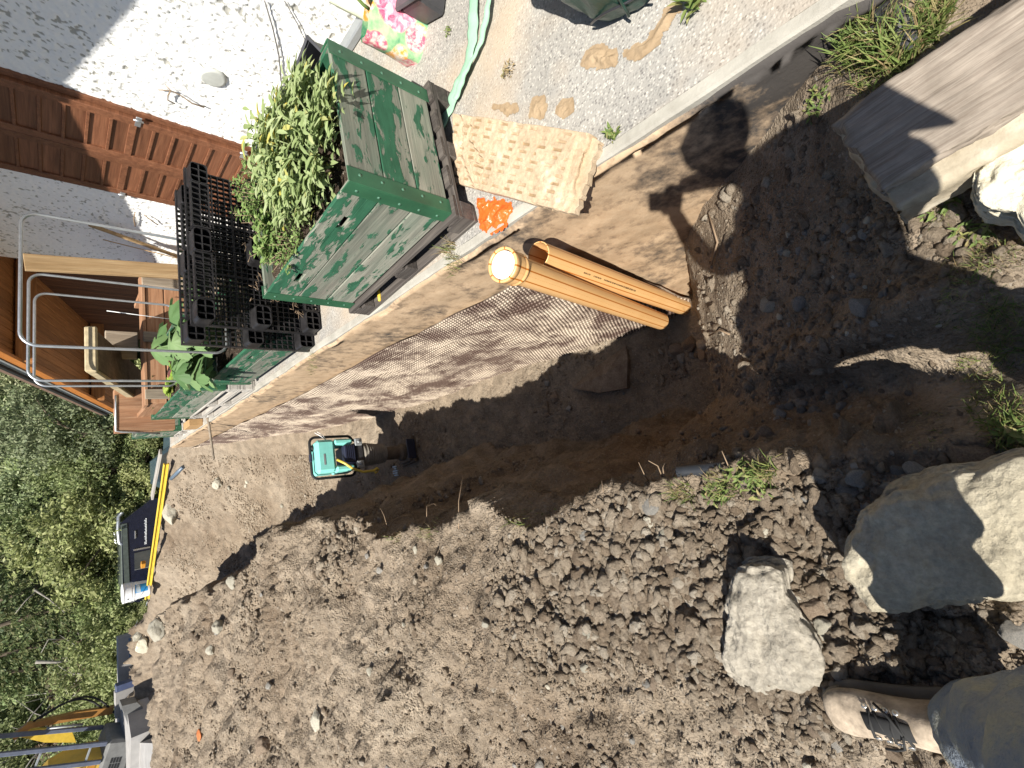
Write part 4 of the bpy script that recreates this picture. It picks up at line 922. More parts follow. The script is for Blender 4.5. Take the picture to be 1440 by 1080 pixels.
for k, nm in ((0, 'main_slab'), (1, 'broken_piece'), (2, 'broken_piece')):
    q = (piece[:-1, :-1] == k).ravel(); Fq = np.stack([ixg[:-1, :-1], ixg[1:, :-1], ixg[1:, 1:], ixg[:-1, 1:]], -1).reshape(-1, 4)[q]
    used = np.unique(Fq); rm = np.full(NU*NV, -1); rm[used] = np.arange(len(used)); Vt = PU.reshape(-1, 3)[used]; Fr = rm[Fq]
    # skirt: drop the border down to the paving
    ed = {}
    for f_ in Fr:
        for i in range(4):
            a_, b_ = int(f_[i]), int(f_[(i+1) % 4])
            if (b_, a_) in ed: ed.pop((b_, a_))
            else: ed[(a_, b_)] = 1
    low = {}; extra = []; sk = []
    for (a_, b_) in ed:
        for q_ in (a_, b_):
            if q_ not in low: low[q_] = len(Vt)+len(extra); p_ = Vt[q_].copy(); p_[2] = .012; extra.append(p_)
        sk.append((b_, a_, low[a_], low[b_]))
    mq = mesh_np(nm, np.vstack([Vt, np.array(extra)]), np.vstack([Fr, np.array(sk)]), MAT['tanconc']); aq = mq.attributes.new('dent', 'FLOAT', 'POINT'); aq.data.foreach_set('value', np.concatenate([DT.ravel()[used], np.zeros(len(extra))]).astype(np.float32)); link(nm, mq, cs)
# second paver under it at the right hand end
q0, q1 = quad(.80, -.01), quad(1.035, .03); q2, q3 = quad(1.045, .985), quad(.80, 1.01)
mb = MB(); lo = .002; hi = .034; poly = []
for a_, b_, n in ((q0, q1, 10), (q1, q2, 26), (q2, q3, 10), (q3, q0, 4)):
    for i in range(n):
        t = i/n; pp_ = a_.lerp(b_, t); poly.append((pp_.x+.009*rg.uniform(-1, 1), pp_.y+.009*rg.uniform(-1, 1)))
mb.prism(poly, hi-lo, Matrix.Translation((0, 0, lo))); tag(link('lower_paver', mb.mesh('lower_paver', MAT['tanconc'])), 'second tan paver lying just under the cracked dimpled one', 'paver')
# orange film
def crumple(name, label, cat, outline, z, h, mat, seed, n=70, amp=.03):
    xs_ = [p[0] for p in outline]; ys_ = [p[1] for p in outline]; x0, x1, y0, y1 = min(xs_), max(xs_), min(ys_), max(ys_)
    A, B = np.meshgrid(np.linspace(x0, x1, n), np.linspace(y0, y1, n)); ins = np.zeros(A.shape, bool); j = len(outline)-1; d = np.full(A.shape, 9.0)
    for i in range(len(outline)):
        xi, yi = outline[i]; xj, yj = outline[j]; c_ = ((yi > B) != (yj > B)) & (A < (xj-xi)*(B-yi)/(yj-yi+1e-12)+xi); ins ^= c_
        ex_, ey_ = xj-xi, yj-yi; tt = np.clip(((A-xi)*ex_+(B-yi)*ey_)/(ex_**2+ey_**2+1e-12), 0, 1); d = np.minimum(d, np.hypot(A-xi-tt*ex_, B-yi-tt*ey_)); j = i
    jw = .12*max(x1-x0, y1-y0); d0 = d; d = np.where(ins, d, -d)+jw*.55*fbm(A*26+seed, B*26, 0, 4, seed+8)-jw*.12; ins = d > 0; d = np.abs(d)
    S = 1/(max(x1-x0, y1-y0)); cr = 1-np.abs(fbm(A*S*3.5, B*S*3.5, 0, 4, seed)); Z_ = z+h*sstep(0, .06, d)*(.5+.5*fbm(A*S*2, B*S*2, 0, 2, seed+3))+amp*(cr-.6)*sstep(0, .03, d)
    ix_ = np.arange(n*n).reshape(n, n); q = (ins[:-1, :-1] | ins[1:, 1:]).ravel(); Fq = np.stack([ix_[:-1, :-1], ix_[:-1, 1:], ix_[1:, 1:], ix_[1:, :-1]], -1).reshape(-1, 4)[q]
    used = np.unique(Fq); rm = np.full(n*n, -1); rm[used] = np.arange(len(used)); V_ = np.stack([A.ravel(), B.ravel(), np.maximum(Z_, z).ravel()], -1)[used]
    o = link(name, mesh_np(name, V_, rm[Fq], mat, True)); return tag(o, label, cat)
pts = [atz(*p, .02) for p in [(664, 272), (716, 284), (722, 292), (712, 306), (706, 320), (694, 331), (678, 326), (670, 306)]]
crumple('orange_film', 'crumpled orange plastic film beside the cracked paver', 'plastic film', [(p.x, p.y) for p in pts], .004, .035, MAT['orangebag'], 5)
# green webbing strap, folded flat
stp = thing('webbing_strap', 'long faded green webbing strap lying across the terrace', 'strap', (2.1, 1.6, 0))
def ribbon(name, pl, wpx, mat, z0=.012):
    P_ = [atz(*p, z0) for p in pl]; vs_, fs = [], []; fine = []
    for i in range(len(P_)-1):
        for k in range(8): fine.append((P_[i].lerp(P_[i+1], k/8), i+k/8))
    fine.append((P_[-1], len(P_)-1)); 
    for i, (p, t) in enumerate(fine):
        a_ = fine[max(i-3, 0)][0]; b_ = fine[min(i+3, len(fine)-1)][0]; d_ = (b_-a_).normalized(); s_ = Vector((-d_.y, d_.x, 0)); wv = wpx*depth(p)/FPX/2
        for q in range(-3, 4):
            vs_.append(p+s_*wv*q/3+Vector((0, 0, .006+.010*(1-(q/3)**2)+.008*math.sin(t*2.2+q*.2)+.003*math.sin(t*9))))
        if i:
            b0 = (i-1)*7; fs += [(b0+q, b0+q+1, b0+8+q, b0+7+q) for q in range(6)]
    m_ = MB(); m_.add(vs_, fs, True); o = link(name, m_.mesh(name, mat), stp); md = o.modifiers.new('thick', 'SOLIDIFY'); md.thickness = .003; return o
ribbon('strap', [(668, -12), (668, 30), (664, 60), (656, 100), (643, 130), (628, 160), (618, 190)], 19, MAT['strap'])
ribbon('strap', [(692, -12), (688, 20), (676, 60), (664, 90), (652, 115), (640, 140)], 9, MAT['strap'], .03)
ribbon('strap', [(621, 262), (629, 250), (636, 240)], 14, MAT['strap'])
# dark green garden bag
gb = thing('garden_bag', 'dark green tarpaulin garden bag standing on the terrace', 'bag', (1.93, .80, 0))
c = Vector((1.86, .56, 0)); m_ = MB(); prof = [(.0, .004), (.36, .004), (.41, .02), (.435, .08), (.445, .2), (.44, .32), (.425, .44), (.43, .55), (.415, .55), (.40, .50), (.38, .3), (.2, .22), (0, .26)]
m_.lathe([(r_*.70, z_) for r_, z_ in prof], 72, Matrix.Translation(c), flute=lambda a, z: 1+.02*math.sin(5*a+z*9)-.05*abs(math.sin(3.5*a+z*7+1))**9-.03*abs(math.sin(5.5*a-z*14))**7)
link('body', m_.mesh('body', MAT['greentarp']), gb)
for a0 in (2.9,):
    m_ = MB(); m_.tube([c+Vector((.318*math.cos(a0+t*.3), .318*math.sin(a0+t*.3), .05+.16*math.sin(math.pi*t))) for t in np.linspace(0, 1, 9)], .006, 6); link('handle', m_.mesh('handle', MAT['greentarp']), gb)
m_ = MB(); m_.tube([c+Vector((.310*math.cos(a_), .310*math.sin(a_), z_)) for a_, z_ in zip(np.linspace(2.3, 3.6, 14), .05+.03*np.sin(np.linspace(0, 6, 14))+.1*np.linspace(0, 1, 14))], .005, 6); link('seam', m_.mesh('seam', MAT['blackfoil']), gb)
# dirt pats on paving
def pat(label, pl, h, seed, mat=None):
    pts = [atz(*p, .01) for p in pl]; crumple('dirt_pat', label, 'dirt', [(p.x, p.y) for p in pts], .003, h, mat or MAT['tansoil'], seed, 46, h*.5); return
ts = NB('tan_dry_soil', .95, .1); p = ts.pos(); c = ts.ramp(ts.noise(p, 9, 5, .6), [(.3, (.25, .18, .11)), (.7, (.36, .27, .175))]); ts.col(c); ts.bump(ts.mix(.5, ts.noise(p, 60, 5, .7), ts.vor(p, 30)), .8, .01); MAT['tansoil'] = ts.m
pat('flat cake of dry soil by the green garden bag', [(815, 92), (820, 68), (845, 62), (866, 66), (868, 90), (862, 96)], .035, 3)
pat('trail of dry soil along the garden bag foot', [(868, 86), (880, 66), (905, 50), (925, 28), (935, 5), (958, 8), (940, 40), (918, 66), (903, 80), (890, 78)], .02, 4)
pat('brownish soil crumbs above the cracked paver', [(690, 152), (692, 145), (725, 143), (730, 157), (712, 163)], .018, 6)
pat('round soil pat above the cracked paver, middle one', [(744, 150), (748, 136), (764, 132), (770, 150), (764, 168), (742, 164)], .016, 7)
pat('thin soil pat above the cracked paver, right one', [(780, 148), (790, 136), (805, 138), (806, 156), (790, 166), (778, 160)], .008, 8)
# flowered bag
fb = NB('flower_print', .35, .45); p = fb.co('Object')
gr = fb.ramp(fb.noise(p, 11, 5, .6), [(.35, (.05, .25, .14)), (.5, (.28, .50, .26)), (.68, (.55, .68, .40))]); v1 = fb.vor(p, 7, 'F1', 'Distance'); v1c = fb.vor(p, 7, 'F1', 'Color')
sp_ = fb.n('SeparateColor'); fb.L(v1c, sp_.inputs[0]); fl = fb.ramp(sp_.outputs[0], [(0, (.75, .12, .20)), (.35, (.75, .12, .20)), (.36, (.85, .38, .05)), (.62, (.85, .42, .06)), (.63, (.80, .42, .48)), (1, (.85, .62, .62))], 'CONSTANT')
pet = fb.mix(fb.g(fb.noise(p, 34, 4, .7), .4, .6), fl, (.85, .72, .62)); c = fb.mix(fb.ramp(v1, [(.44, (1, 1, 1)), (.50, (0, 0, 0))]), gr, pet)
def disc(nb, base, cpos, r, colr, petal=True):
    vm = nb.n('VectorMath', operation='DISTANCE'); nb.L(nb.co('Object'), vm.inputs[0]); vm.inputs[1].default_value = cpos
    k = nb.mul(vm.outputs['Value'], nb.mul(nb.noise(nb.co('Object'), 22, 3), r*.5), 'SUBTRACT'); m_ = nb.ramp(k, [(r*.62, (1, 1, 1)), (r*.72, (0, 0, 0))]); pn = nb.ramp(nb.noise(nb.co('Object'), 16, 4, .6, 1.8), [(.35, colr[0]), (.5, colr[1]), (.65, colr[2])]); return nb.mix(m_, base, pn)
c = disc(fb, c, (-.02, -.10, .20), .14, [(.62, .06, .16), (.80, .32, .42), (.88, .70, .72)]); fb.col(c); fb.bump(fb.noise(p, 8, 4), .5, .01)
fl_ = thing('flowered_bag', 'shopping bag printed with roses and orange flowers by the house wall', 'bag', (2.8, 2.3, 0))
q = [(505, 86+0), (0, 0)]
Bc = atz(558, 10, .16); Bc.z = 0; T = Matrix.Translation(Bc) @ Matrix.Rotation(math.radians(-32), 4, 'Z')
def bagmesh(w_, d_, h_, seed, mat):
    nA, nH = 64, 26; vs_ = []; 
    for j in range(nH+1):
        t = j/nH; 
        for i in range(nA):
            a_ = 2*math.pi*i/nA; ca, sa = math.cos(a_), math.sin(a_); sq = (abs(ca)**5+abs(sa)**5)**(-.2); k = 1+.06*float(vn(ca*1.7+seed, sa*1.7, t*3.1, seed))*(1 if 0 < j else .3)
            vs_.append((w_*ca*sq*k*(1+.06*t), d_*sa*sq*k*(1-.35*t), h_*t+.03*float(vn(ca*2, sa*2, seed, 4))*t))
    fs = [(j*nA+i, j*nA+(i+1) % nA, (j+1)*nA+(i+1) % nA, (j+1)*nA+i) for j in range(nH) for i in range(nA)]
    m_ = MB(); m_.add(vs_, fs, True); m_.add([vs_[k] for k in range(nA)], [tuple(reversed(range(nA)))]); return m_.mesh('bag_body', mat)
link('bag_body', bagmesh(.24, .10, .34, 2, fb.m), fl_, T)
m_ = MB(); m_.tube([T @ Vector((.10*math.cos(a_), -.03, .33+.13*math.sin(a_))) for a_ in np.linspace(0, math.pi, 12)], .009, 6); link('handle', m_.mesh('handle', MAT['herb']), fl_)
PBX = atz(502, -12, .15)
wb = thing('pale_bag', 'pale green and white bag standing by the wall behind the flowered bag', 'bag', (3.05, 2.35, 0)); link('bag_body', bagmesh(.13, .07, .30, 6, plain('pale_green_fabric', (.70, .74, .56), .7, .2, 0, .15, 6)), wb, Matrix.Translation((PBX.x, PBX.y, 0)) @ Matrix.Rotation(math.radians(-50), 4, 'Z'))
m_ = MB(); m_.tube([(PBX.x+.07*math.cos(a_), PBX.y, .29+.10*math.sin(a_)) for a_ in np.linspace(0, math.pi, 10)], .008, 6); link('handle', m_.mesh('handle', MAT['whiteplastic']), wb)
bk = thing('dark_crate', 'dark grey plastic box standing beside the flowered bag', 'box', (2.65, 1.86, 0)); m_ = MB(); bxp = atz(596, -34, .1); T = Matrix.Translation((bxp.x, bxp.y, 0)) @ Matrix.Rotation(math.radians(-25), 4, 'Z'); m_.box((-.19, -.11, .0), (.19, .11, .18), T, .015); link('box_body', m_.mesh('box_body', MAT['darkplastic']), bk); m_ = MB(); m_.box((-.205, -.125, .181), (.205, .125, .205), T, .012); link('lid', m_.mesh('lid', MAT['darkplastic']), bk)
# black gutter like channel at wall foot
tag(plank('wall_channel', None, (3.16, 2.95, .03), (0, 1, 0), (0, 0, 1), 1.1, .10, .06, MAT['zinc'], .01), 'short grey metal channel lying along the wall foot by the planter', 'channel')
# yellow handle
p0, p1 = atz(533, 408, .03), atz(534, 423, .03); mb = MB(); d_ = (p1-p0).normalized(); mb.tube([p0-d_*.004, p0, p0.lerp(p1, .5), p1, p1+d_*.004], [.006, .011, .013, .011, .005], 10); sc_ = thing('screwdriver', 'small tool with yellow handle at the pallet foot', 'tool', p0); link('grip', mb.mesh('grip', MAT['yellow']), sc_)
mb = MB(); mb.tube([p0-d_*.10, p0-d_*.003], .004, 6); link('shaft', mb.mesh('shaft', MAT['darkmetal']), sc_)
# orange pipe socket on the terrace
def pipe_mesh(name, p0, p1, r, t=.0045, socket=False, n=64, mat=None):
    """hollow pipe from p0 to p1; socket at the p0 end"""
    d_ = (p1-p0); L_ = d_.length; M = frame(p0, d_.orthogonal(), d_); prof = []
    if socket: prof = [(r+.002, 0), (r+.0125, .0), (r+.0135, .006), (r+.0135, .030), (r+.0095, .034), (r+.0085, .075), (r+.006, .082), (r+.010, .088), (r+.010, .100), (r+.001, .112), (r, .118)]
    else: prof = [(r-t, .004), (r-t, 0), (r-t*.5, -.0005), (r, 0), (r, .004)]
    prof = prof+[(r, .14), (r, L_-.01), (r, L_), (r-t, L_), (r-t, L_-.02)]
    if socket: prof = [(r-t, .05), (r+.002, .045)]+prof
    prof = prof+[(r-t, .0 if not socket else .05)]
    m_ = MB(); m_.lathe(prof, n, M); me_ = m_.mesh(name, mat or MAT['pipe']); return me_, M
def ang_attr(me_, n, rows, k):
    a_ = me_.attributes.new('ang', 'FLOAT', 'POINT'); a_.data.foreach_set('value', np.tile(np.arange(n)/n*k+.5, rows).astype(np.float32)[:len(me_.vertices)])
p0 = atz(471, 447, .075); p1 = Vector((p0.x-.03, p0.y-.10, .02)); me_, _ = pipe_mesh('pipe_socket', Vector((1.285, 3.02, .075)), Vector((1.25, 2.93, .06)), .055, .005, False, 40, MAT['pipeplain'])
o = tag(link('pipe_socket', me_), 'short orange pipe socket beside the nearest planter end', 'pipe fitting')
m_ = MB(); m_.lathe([(.055, .07), (.063, .072), (.064, .09), (.058, .094)], 40, frame(Vector((1.285, 3.02, .075)), Vector((0, 0, 1)), Vector((-.035, -.09, -.015)))); q = link('rim', m_.mesh('rim', MAT['pipeplain'])); q.parent = o; q.matrix_parent_inverse = Matrix.Identity(4)

# ================================================================== SEWER PIPES LEANING IN THE TRENCH
def long_pipe(label, top_px, low_px, Xt, Xb, r, socket):
    pt = atx(*top_px, Xt); pb_ = atx(*low_px, Xb); d_ = (pb_-pt).normalized(); pb_ = pb_+d_*.25
    th = thing('sewer_pipe', label, 'pipe', pb_, 'orange sewer pipes leaning in the trench end')
    n = 96; me_, M = pipe_mesh('pipe_wall', pt, pb_, r, .0045, socket, n); ang_attr(me_, n, 120, 8); link('pipe_wall', me_, th)
    return th, pt, pb_, M
t1, pt, pb_, M1 = long_pipe('orange sewer pipe with open plain top end, nearer the viewer', (757, 358), (962, 432), .93, .96, .063, False)
inkm = MB()
def ringpt(M, r, a_, z): return M @ Vector((r*math.cos(a_), r*math.sin(a_), z))
toC = (CAM-pt.lerp(pb_, .3)); loc = M1.to_3x3().inverted() @ toC; a0 = math.atan2(loc.y, loc.x)+.12
z = .33
for k in range(46):
    L_ = rg.choice([.006, .009, .012]); 
    if not (k in (6, 7, 15, 16)): 
        dz = .004 if k < 34 else .0055
        pts4 = [ringpt(M1, .0633, a0+s_*dz/.063*1.0, z_) for z_ in (z, z+L_) for s_ in (-1, 1)]; inkm.add(pts4, [(0, 1, 3, 2)])
    z += L_+rg.choice([.003, .004, .006])
link('print_line', inkm.mesh('print_line', MAT['ink']), t1)
t2, pt2, pb2, M2 = long_pipe('orange sewer pipe with socket end and white plug', (706, 372), (913, 446), .80, .84, .063, True)
m_ = MB(); m_.lathe([(0, .012), (.051, .010), (.060, .004), (.0605, .03), (.0605, .045)], 48, M2); link('plug', m_.mesh('plug', MAT['whitecap']), t2)

# ================================================================== RAMMER
def rammer():
    bx_, by_ = .27, 5.62; bz = min(gz(bx_+a, by_+b) for a in (-.12, 0, .12) for b in (-.15, 0, .15))+.02
    th = thing('trench_rammer', 'turquoise upright trench rammer standing on the trench floor', 'rammer', (bx_, by_, bz))
    T = Matrix.Translation((bx_, by_, bz)) @ Matrix.Rotation(math.radians(8), 4, 'Z') @ Matrix.Rotation(math.radians(-3), 4, 'X') @ Matrix.Rotation(math.radians(3), 4, 'Y')
    def part(nm, m_, mat, parent=None):
        o = link(nm, m_.mesh(nm, MAT[mat]), th)
        if parent: o.parent = parent; o.matrix_parent_inverse = Matrix.Identity(4)
        return o
    m = MB(); m.prism([(-.17, -.19), (.17, -.19), (.17, .15), (.14, .2), (-.14, .2), (-.17, .15)], .035, T @ Matrix.Translation((0, 0, .0))); m.box((-.15, -.15, .036), (.15, .13, .075), T, .012); shoe = part('shoe', m, 'dustbrown')
    m = MB(); m.box((-.13, -.205, .0), (.13, -.185, .12), T, .006); part('toe_plate', m, 'navy', shoe)
    m = MB(); m.lathe([(.0, .07), (.115, .076), (.112, .13), (.088, .16), (.085, .33), (.095, .345), (.0, .346)], 28, T); part('leg_tube', m, 'dustbrown')
    prof = [(0, .347)]; z = .35
    for k in range(9): r = .098+.004*k; prof += [(r+.0, z), (r+.022, z+.010), (r+.022, z+.020), (r, z+.030)]; z += .032
    prof += [(.14, z+.01), (.14, z+.03), (0, z+.031)]; m = MB(); m.lathe(prof, 28, T); part('bellows', m, 'bellows')
    m = MB(); m.box((-.15, -.12, .675), (.15, .14, .78), T, .02); m.lathe([(0, 0), (.05, 0), (.05, .3), (0, .301)], 18, T @ Matrix.Translation((-.15, 0, .73)) @ Matrix.Rotation(math.pi/2, 4, 'Y')); part('crankcase', m, 'darkmetal')
    for s in (-1, 1):
        m = MB(); m.box((s*.14-.045, -.155, .70), (s*.14+.045, -.121, .79), T, .008); m.lathe([(0, .012), (.018, .012), (.018, 0)], 10, T @ Matrix.Translation((s*.14, -.155, .745)) @ Matrix.Rotation(math.pi/2, 4, 'X')); part('clamp', m, 'zinc')
    m = MB(); m.box((-.115, -.14, .79), (.115, .16, .93), T, .012)
    for k in range(5): m.box((-.10, -.146, .805+k*.024), (.10, -.141, .815+k*.024), T)
    part('engine', m, 'navy')
    m = MB(); m.box((-.20, -.11, 1.02), (.20, .13, 1.25), T, .035); m.box((-.20, -.11, .80), (-.125, .13, 1.03), T, .022); m.box((.125, -.11, .80), (.20, .13, 1.03), T, .022); tank = part('fuel_tank', m, 'turquoise')
    m = MB(); m.lathe([(0, .03), (.035, .028), (.038, 0)], 18, T @ Matrix.Translation((.12, 0, 1.252))); part('filler_cap', m, 'blackgap', tank)
    m = MB(); m.box((-.11, -.114, 1.15), (.02, -.1105, 1.17), T); part('print_strip', m, 'zinc', tank)
    m = MB(); R = .07
    def arc(cx, cz, a0, a1): return [(cx+R*math.cos(math.radians(a0+(a1-a0)*i/6)), -.02, cz+R*math.sin(math.radians(a0+(a1-a0)*i/6))) for i in range(7)]
    pts = [(-.17, -.02, .72)]+arc(-.18, .84, 250, 180)+arc(-.18, 1.22, 180, 90)+arc(.18, 1.22, 90, 0)+arc(.18, .84, 360, 290)+[(.17, -.02, .72)]
    m.tube([T @ Vector(p) for p in pts], .016, 10); part('handle_frame', m, 'blackgap')
    m = MB(); m.box((-.05, -.045, 1.275), (.05, .005, 1.305), T, .008); part('grip', m, 'navy')
    m = MB(); pts = [(-.06, -.12, 1.02), (-.12, -.17, .95), (-.20, -.18, .86), (-.245, -.17, .74), (-.24, -.16, .60), (-.215, -.15, .55), (-.235, -.14, .52)]
    m.tube([T @ Vector(p) for p in pts], [.015, .016, .016, .015, .017, .020, .012], 10); m.tube([T @ Vector(p) for p in [(-.235, -.16, .60), (-.27, -.15, .57), (-.25, -.14, .54)]], .012, 8); part('fuel_hose', m, 'yellowhose')
    m = MB(); m.tube([T @ Vector(p) for p in [(.20, -.05, 1.1), (.26, -.06, 1.14), (.31, -.05, 1.20)]], .004, 5); m.tube([T @ Vector(p) for p in [(.20, -.05, 1.1), (.25, -.07, 1.17), (.30, -.05, 1.23)]], .004, 5); part('white_string', m, 'whiteplastic')
    return th
rammer()
p = hit(558, 664); mb = MB()
for k in range(5): mb.box((p.x-.05+.03*k, p.y-.04+rg.uniform(-.03, .03), p.z+.002), (p.x-.03+.03*k, p.y+.05+rg.uniform(-.03, .03), p.z+.03), None, .004)
tag(link('blue_scrap', mb.mesh('blue_scrap', MAT['palelabel'])), 'small crumpled light blue scrap on the trench floor by the rammer', 'scrap')

# ================================================================== STONES
NST = [0]; PEB = {}
def stone(x, y, rpx, mat='stone', label=None, group=None, flat=.7, name='stone', asp=1.0, rot=None, sub=2, at=None, sink=.25, seed=None):
    p = at or hit(x, y)
    if p is None: return
    NST[0] += 1; sd_ = seed or NST[0]*13+5; r = rpx*depth(p)/FPX if at is None or rpx > 1 else rpx
    key = (mat, sd_ if sub > 2 else NST[0] % 14, sub)
    if key not in PEB:
        v, f = rockv(sd_, 4 if sub > 2 else 3, .26, 6, .05); PEB[key] = mesh_np(name, v, f, MAT[mat], True)
    M = Matrix.Translation((p.x, p.y, p.z+r*flat*(1-sink*2))) @ Matrix.Rotation(rot if rot is not None else rg.uniform(0, 6.28), 4, 'Z') @ Matrix.Rotation(rg.uniform(-.3, .3), 4, 'X') @ Matrix.Diagonal((r*asp, r/math.sqrt(asp), r*flat, 1))
    if group: label = ('larger ' if rpx > 5.2 else 'small ')+{'stone': 'grey ', 'paleston': 'pale ', 'brownston': 'brown '}[mat]+label
    o = link(name, PEB[key], None, M)
    return tag(o, label, 'stone', group)
# the two large boulders by the boot
def boulder(label, pl, zt, h, seed, mat, rough, n=7):
    pts = [atz(*p, zt) for p in pl]; cx = sum(p.x for p in pts)/len(pts); cy = sum(p.y for p in pts)/len(pts)
    ang = [(math.atan2(p.y-cy, p.x-cx), math.hypot(p.x-cx, p.y-cy)) for p in pts]; ang.sort(); A_ = np.array([a for a, _ in ang]); R_ = np.array([r for _, r in ang]); A_ = np.concatenate([A_-2*math.pi, A_, A_+2*math.pi]); R_ = np.tile(R_, 3)
    v, f = ico(6); v = v.copy(); th_ = np.arctan2(v[:, 1], v[:, 0]); rad = np.hypot(v[:, 0], v[:, 1]); rr = np.interp(th_, A_, R_)
    # squarish section: flat top, steep sides
    k = (np.abs(rad)**n+np.abs(v[:, 2])**n)**(-1/n); x = rad*k*rr*np.cos(th_); y = rad*k*rr*np.sin(th_); z = v[:, 2]*k
    d = rough*(fbm(x*7, y*7, z*2.2, 6, seed, .58)+.35*np.abs(fbm(x*26, y*26, z*6, 3, seed+2))); z_ = z*(h*.5)+np.where(z > -.5, d*.8, 0)+.02*fbm(x*3, y*3, 1, 2, seed+9); s = 1+.8*d/np.maximum(rr, .1)
    cr = rough*.9*(1-np.abs(fbm(x*4+y*2, y*5, z, 4, seed+4)))**6; z_ = z_-cr
    g0 = gz(cx, cy); o = link('boulder', mesh_np('boulder', np.stack([x*s, y*s, z_], -1), f, MAT[mat], True), None, Matrix.Translation((cx, cy, zt-h*.5)))
    return tag(o, label, 'boulder')
boulder('large pale flat-topped boulder partly in the photographer\'s shadow', [(1188, 815), (1200, 750), (1235, 715), (1290, 688), (1370, 668), (1470, 640), (1480, 740), (1470, 830), (1390, 850), (1330, 862), (1265, 870), (1225, 855)], .24, .30, 3, 'boulder', .019)
boulder('angular grey-tan boulder left of the large pale one', [(1036, 803), (1096, 812), (1100, 840), (1120, 875), (1150, 930), (1140, 975), (1118, 995), (1060, 985), (1018, 955), (1013, 915), (1020, 870)], .17, .22, 8, 'greyboulder', .022)
# named stones
for a in [
 ((932, 757), 13, 'paleston', 'bright pale angular stone at the crumbly edge below the lip weeds', .6), ((943, 790), 15, 'brownston', 'brown slab-like stone just under the bright pale angular one', .6),
 ((913, 732), 8, 'paleston', 'small pale stone above the bright angular one', .7), ((915, 712), 11, 'stone', 'flat grey stone among the lip weeds', .5), ((990, 718), 9, 'paleston', 'pale chip among weeds near the black pipe', .6),
 ((1074, 749), 9, 'paleston', 'small tan stone between the weeds and the boulder shadow', .6), ((1115, 768), 12, 'brownston', 'round tan stone close to the large pale boulder', .7), ((1157, 770), 12, 'paleston', 'white chip touching the photographer\'s shadow', .5),
 ((824, 754), 8, 'stone', 'small pale grey stone on the dug earth below the lip grass', .7), ((1147, 853), 20, 'brownston', 'rounded brown stone between the two boulders', .6), ((1162, 884), 15, 'paleston', 'smooth oval pale pebble between the two boulders', .7),
 ((1253, 1061), 15, 'brownston', 'flat tan stone on the ground beside the boot', .35), ((1143, 1025), 9, 'brownston', 'small tan stone left of the boot toe', .5), ((1178, 1048), 10, 'stone', 'flat grey chip left of the boot', .4), ((1427, 887), 20, 'stone', 'rounded stone behind the boot under the large boulder', .6),
 ((1358, 897), 14, 'brownston', 'tan stone in the shadow behind the boot', .6), ((1370, 647), 28, 'brownston', 'big brown rounded stone above the large pale boulder', .6), ((1411, 645), 17, 'stone', 'dark grey stone beside the big brown rounded one', .6),
 ((1290, 662), 15, 'stone', 'grey angular stone in the shade above the large boulder', .6), ((1262, 663), 9, 'stone', 'small bluish pebble in shade next to a grey angular stone', .7), ((1208, 673), 15, 'stone', 'bluish grey stone in the deep shade left of the pebbles', .6), ((1190, 690), 13, 'stone', 'pale grey stone in the shade below the bluish one', .6), ((1152, 672), 10, 'stone', 'dark pebble in the shade near the lip weeds', .7),
 ((1083, 427), 13, 'paleston', 'pale stone in the photographer\'s shadow near the pipe ends', .7), ((1127, 427), 11, 'stone', 'bluish stone beside a pale one in the photographer\'s shadow', .7), ((1212, 431), 16, 'stone', 'wedge-shaped grey stone in the photographer\'s shadow', .7), ((1097, 583), 11, 'stone', 'oval grey stone in the shaded gully', .7), ((1073, 613), 14, 'brownston', 'angular stone at the gully mouth', .7),
 ((311, 880), 10, 'paleston', 'pale upright stone on the dug earth towards the excavator', .8), ((301, 911), 9, 'paleston', 'pale stone just below the upright pale one', .7), ((447, 1009), 14, 'paleston', 'pale flat stone alone in the middle of the dug earth', .4), ((373, 1044), 11, 'brownston', 'brown stone near the lower edge of the dug earth', .8), ((329, 818), 8, 'paleston', 'pale stone at the pit rim', .7), ((311, 680), 10, 'paleston', 'white stone stuck in the sunlit far bank', .7),
 ((244, 722), 15, 'paleston', 'pale blocky stone high on the far bank', .6), ((206, 905), 11, 'whiteblock', 'bright white stone near the concrete wall', .8), ((197, 893), 8, 'paleston', 'pale pointed stone above the bright white one', .8), ((955, 492), 10, 'brownston', 'small brown stone leaning on others in the trench end', .8), ((972, 485), 12, 'brownston', 'angular brown stone in the trench end by the pipes', .9), ((960, 503), 8, 'stone', 'small pale stone in the trench end', .7), ((992, 500), 9, 'brownston', 'brown stone against the trench end bank', .8),
 ((782, 560), 8, 'brownston', 'brown lump on the shaded trench floor', .6), ((900, 905), 10, 'brownston', 'earthy brown stone in the crumbly ground', .7), ((1195, 320), 10, 'stone', 'pale pebble in the shoulder shadow near the timber block', .7), ((1215, 330), 8, 'stone', 'small pebble in the shoulder shadow', .7), ((988, 940), 10, 'paleston', 'pale stone left of the angular boulder', .6), ((920, 960), 9, 'brownston', 'tan stone left of the angular boulder\'s foot', .6)]:
    stone(*a[0], a[1], a[2], a[3], None, a[4], sub=3)
stone(226, 886, 18, 'paleston', 'long pale boulder at the dark far edge of the pit', None, .5, asp=1.5, rot=math.radians(110), sub=3)
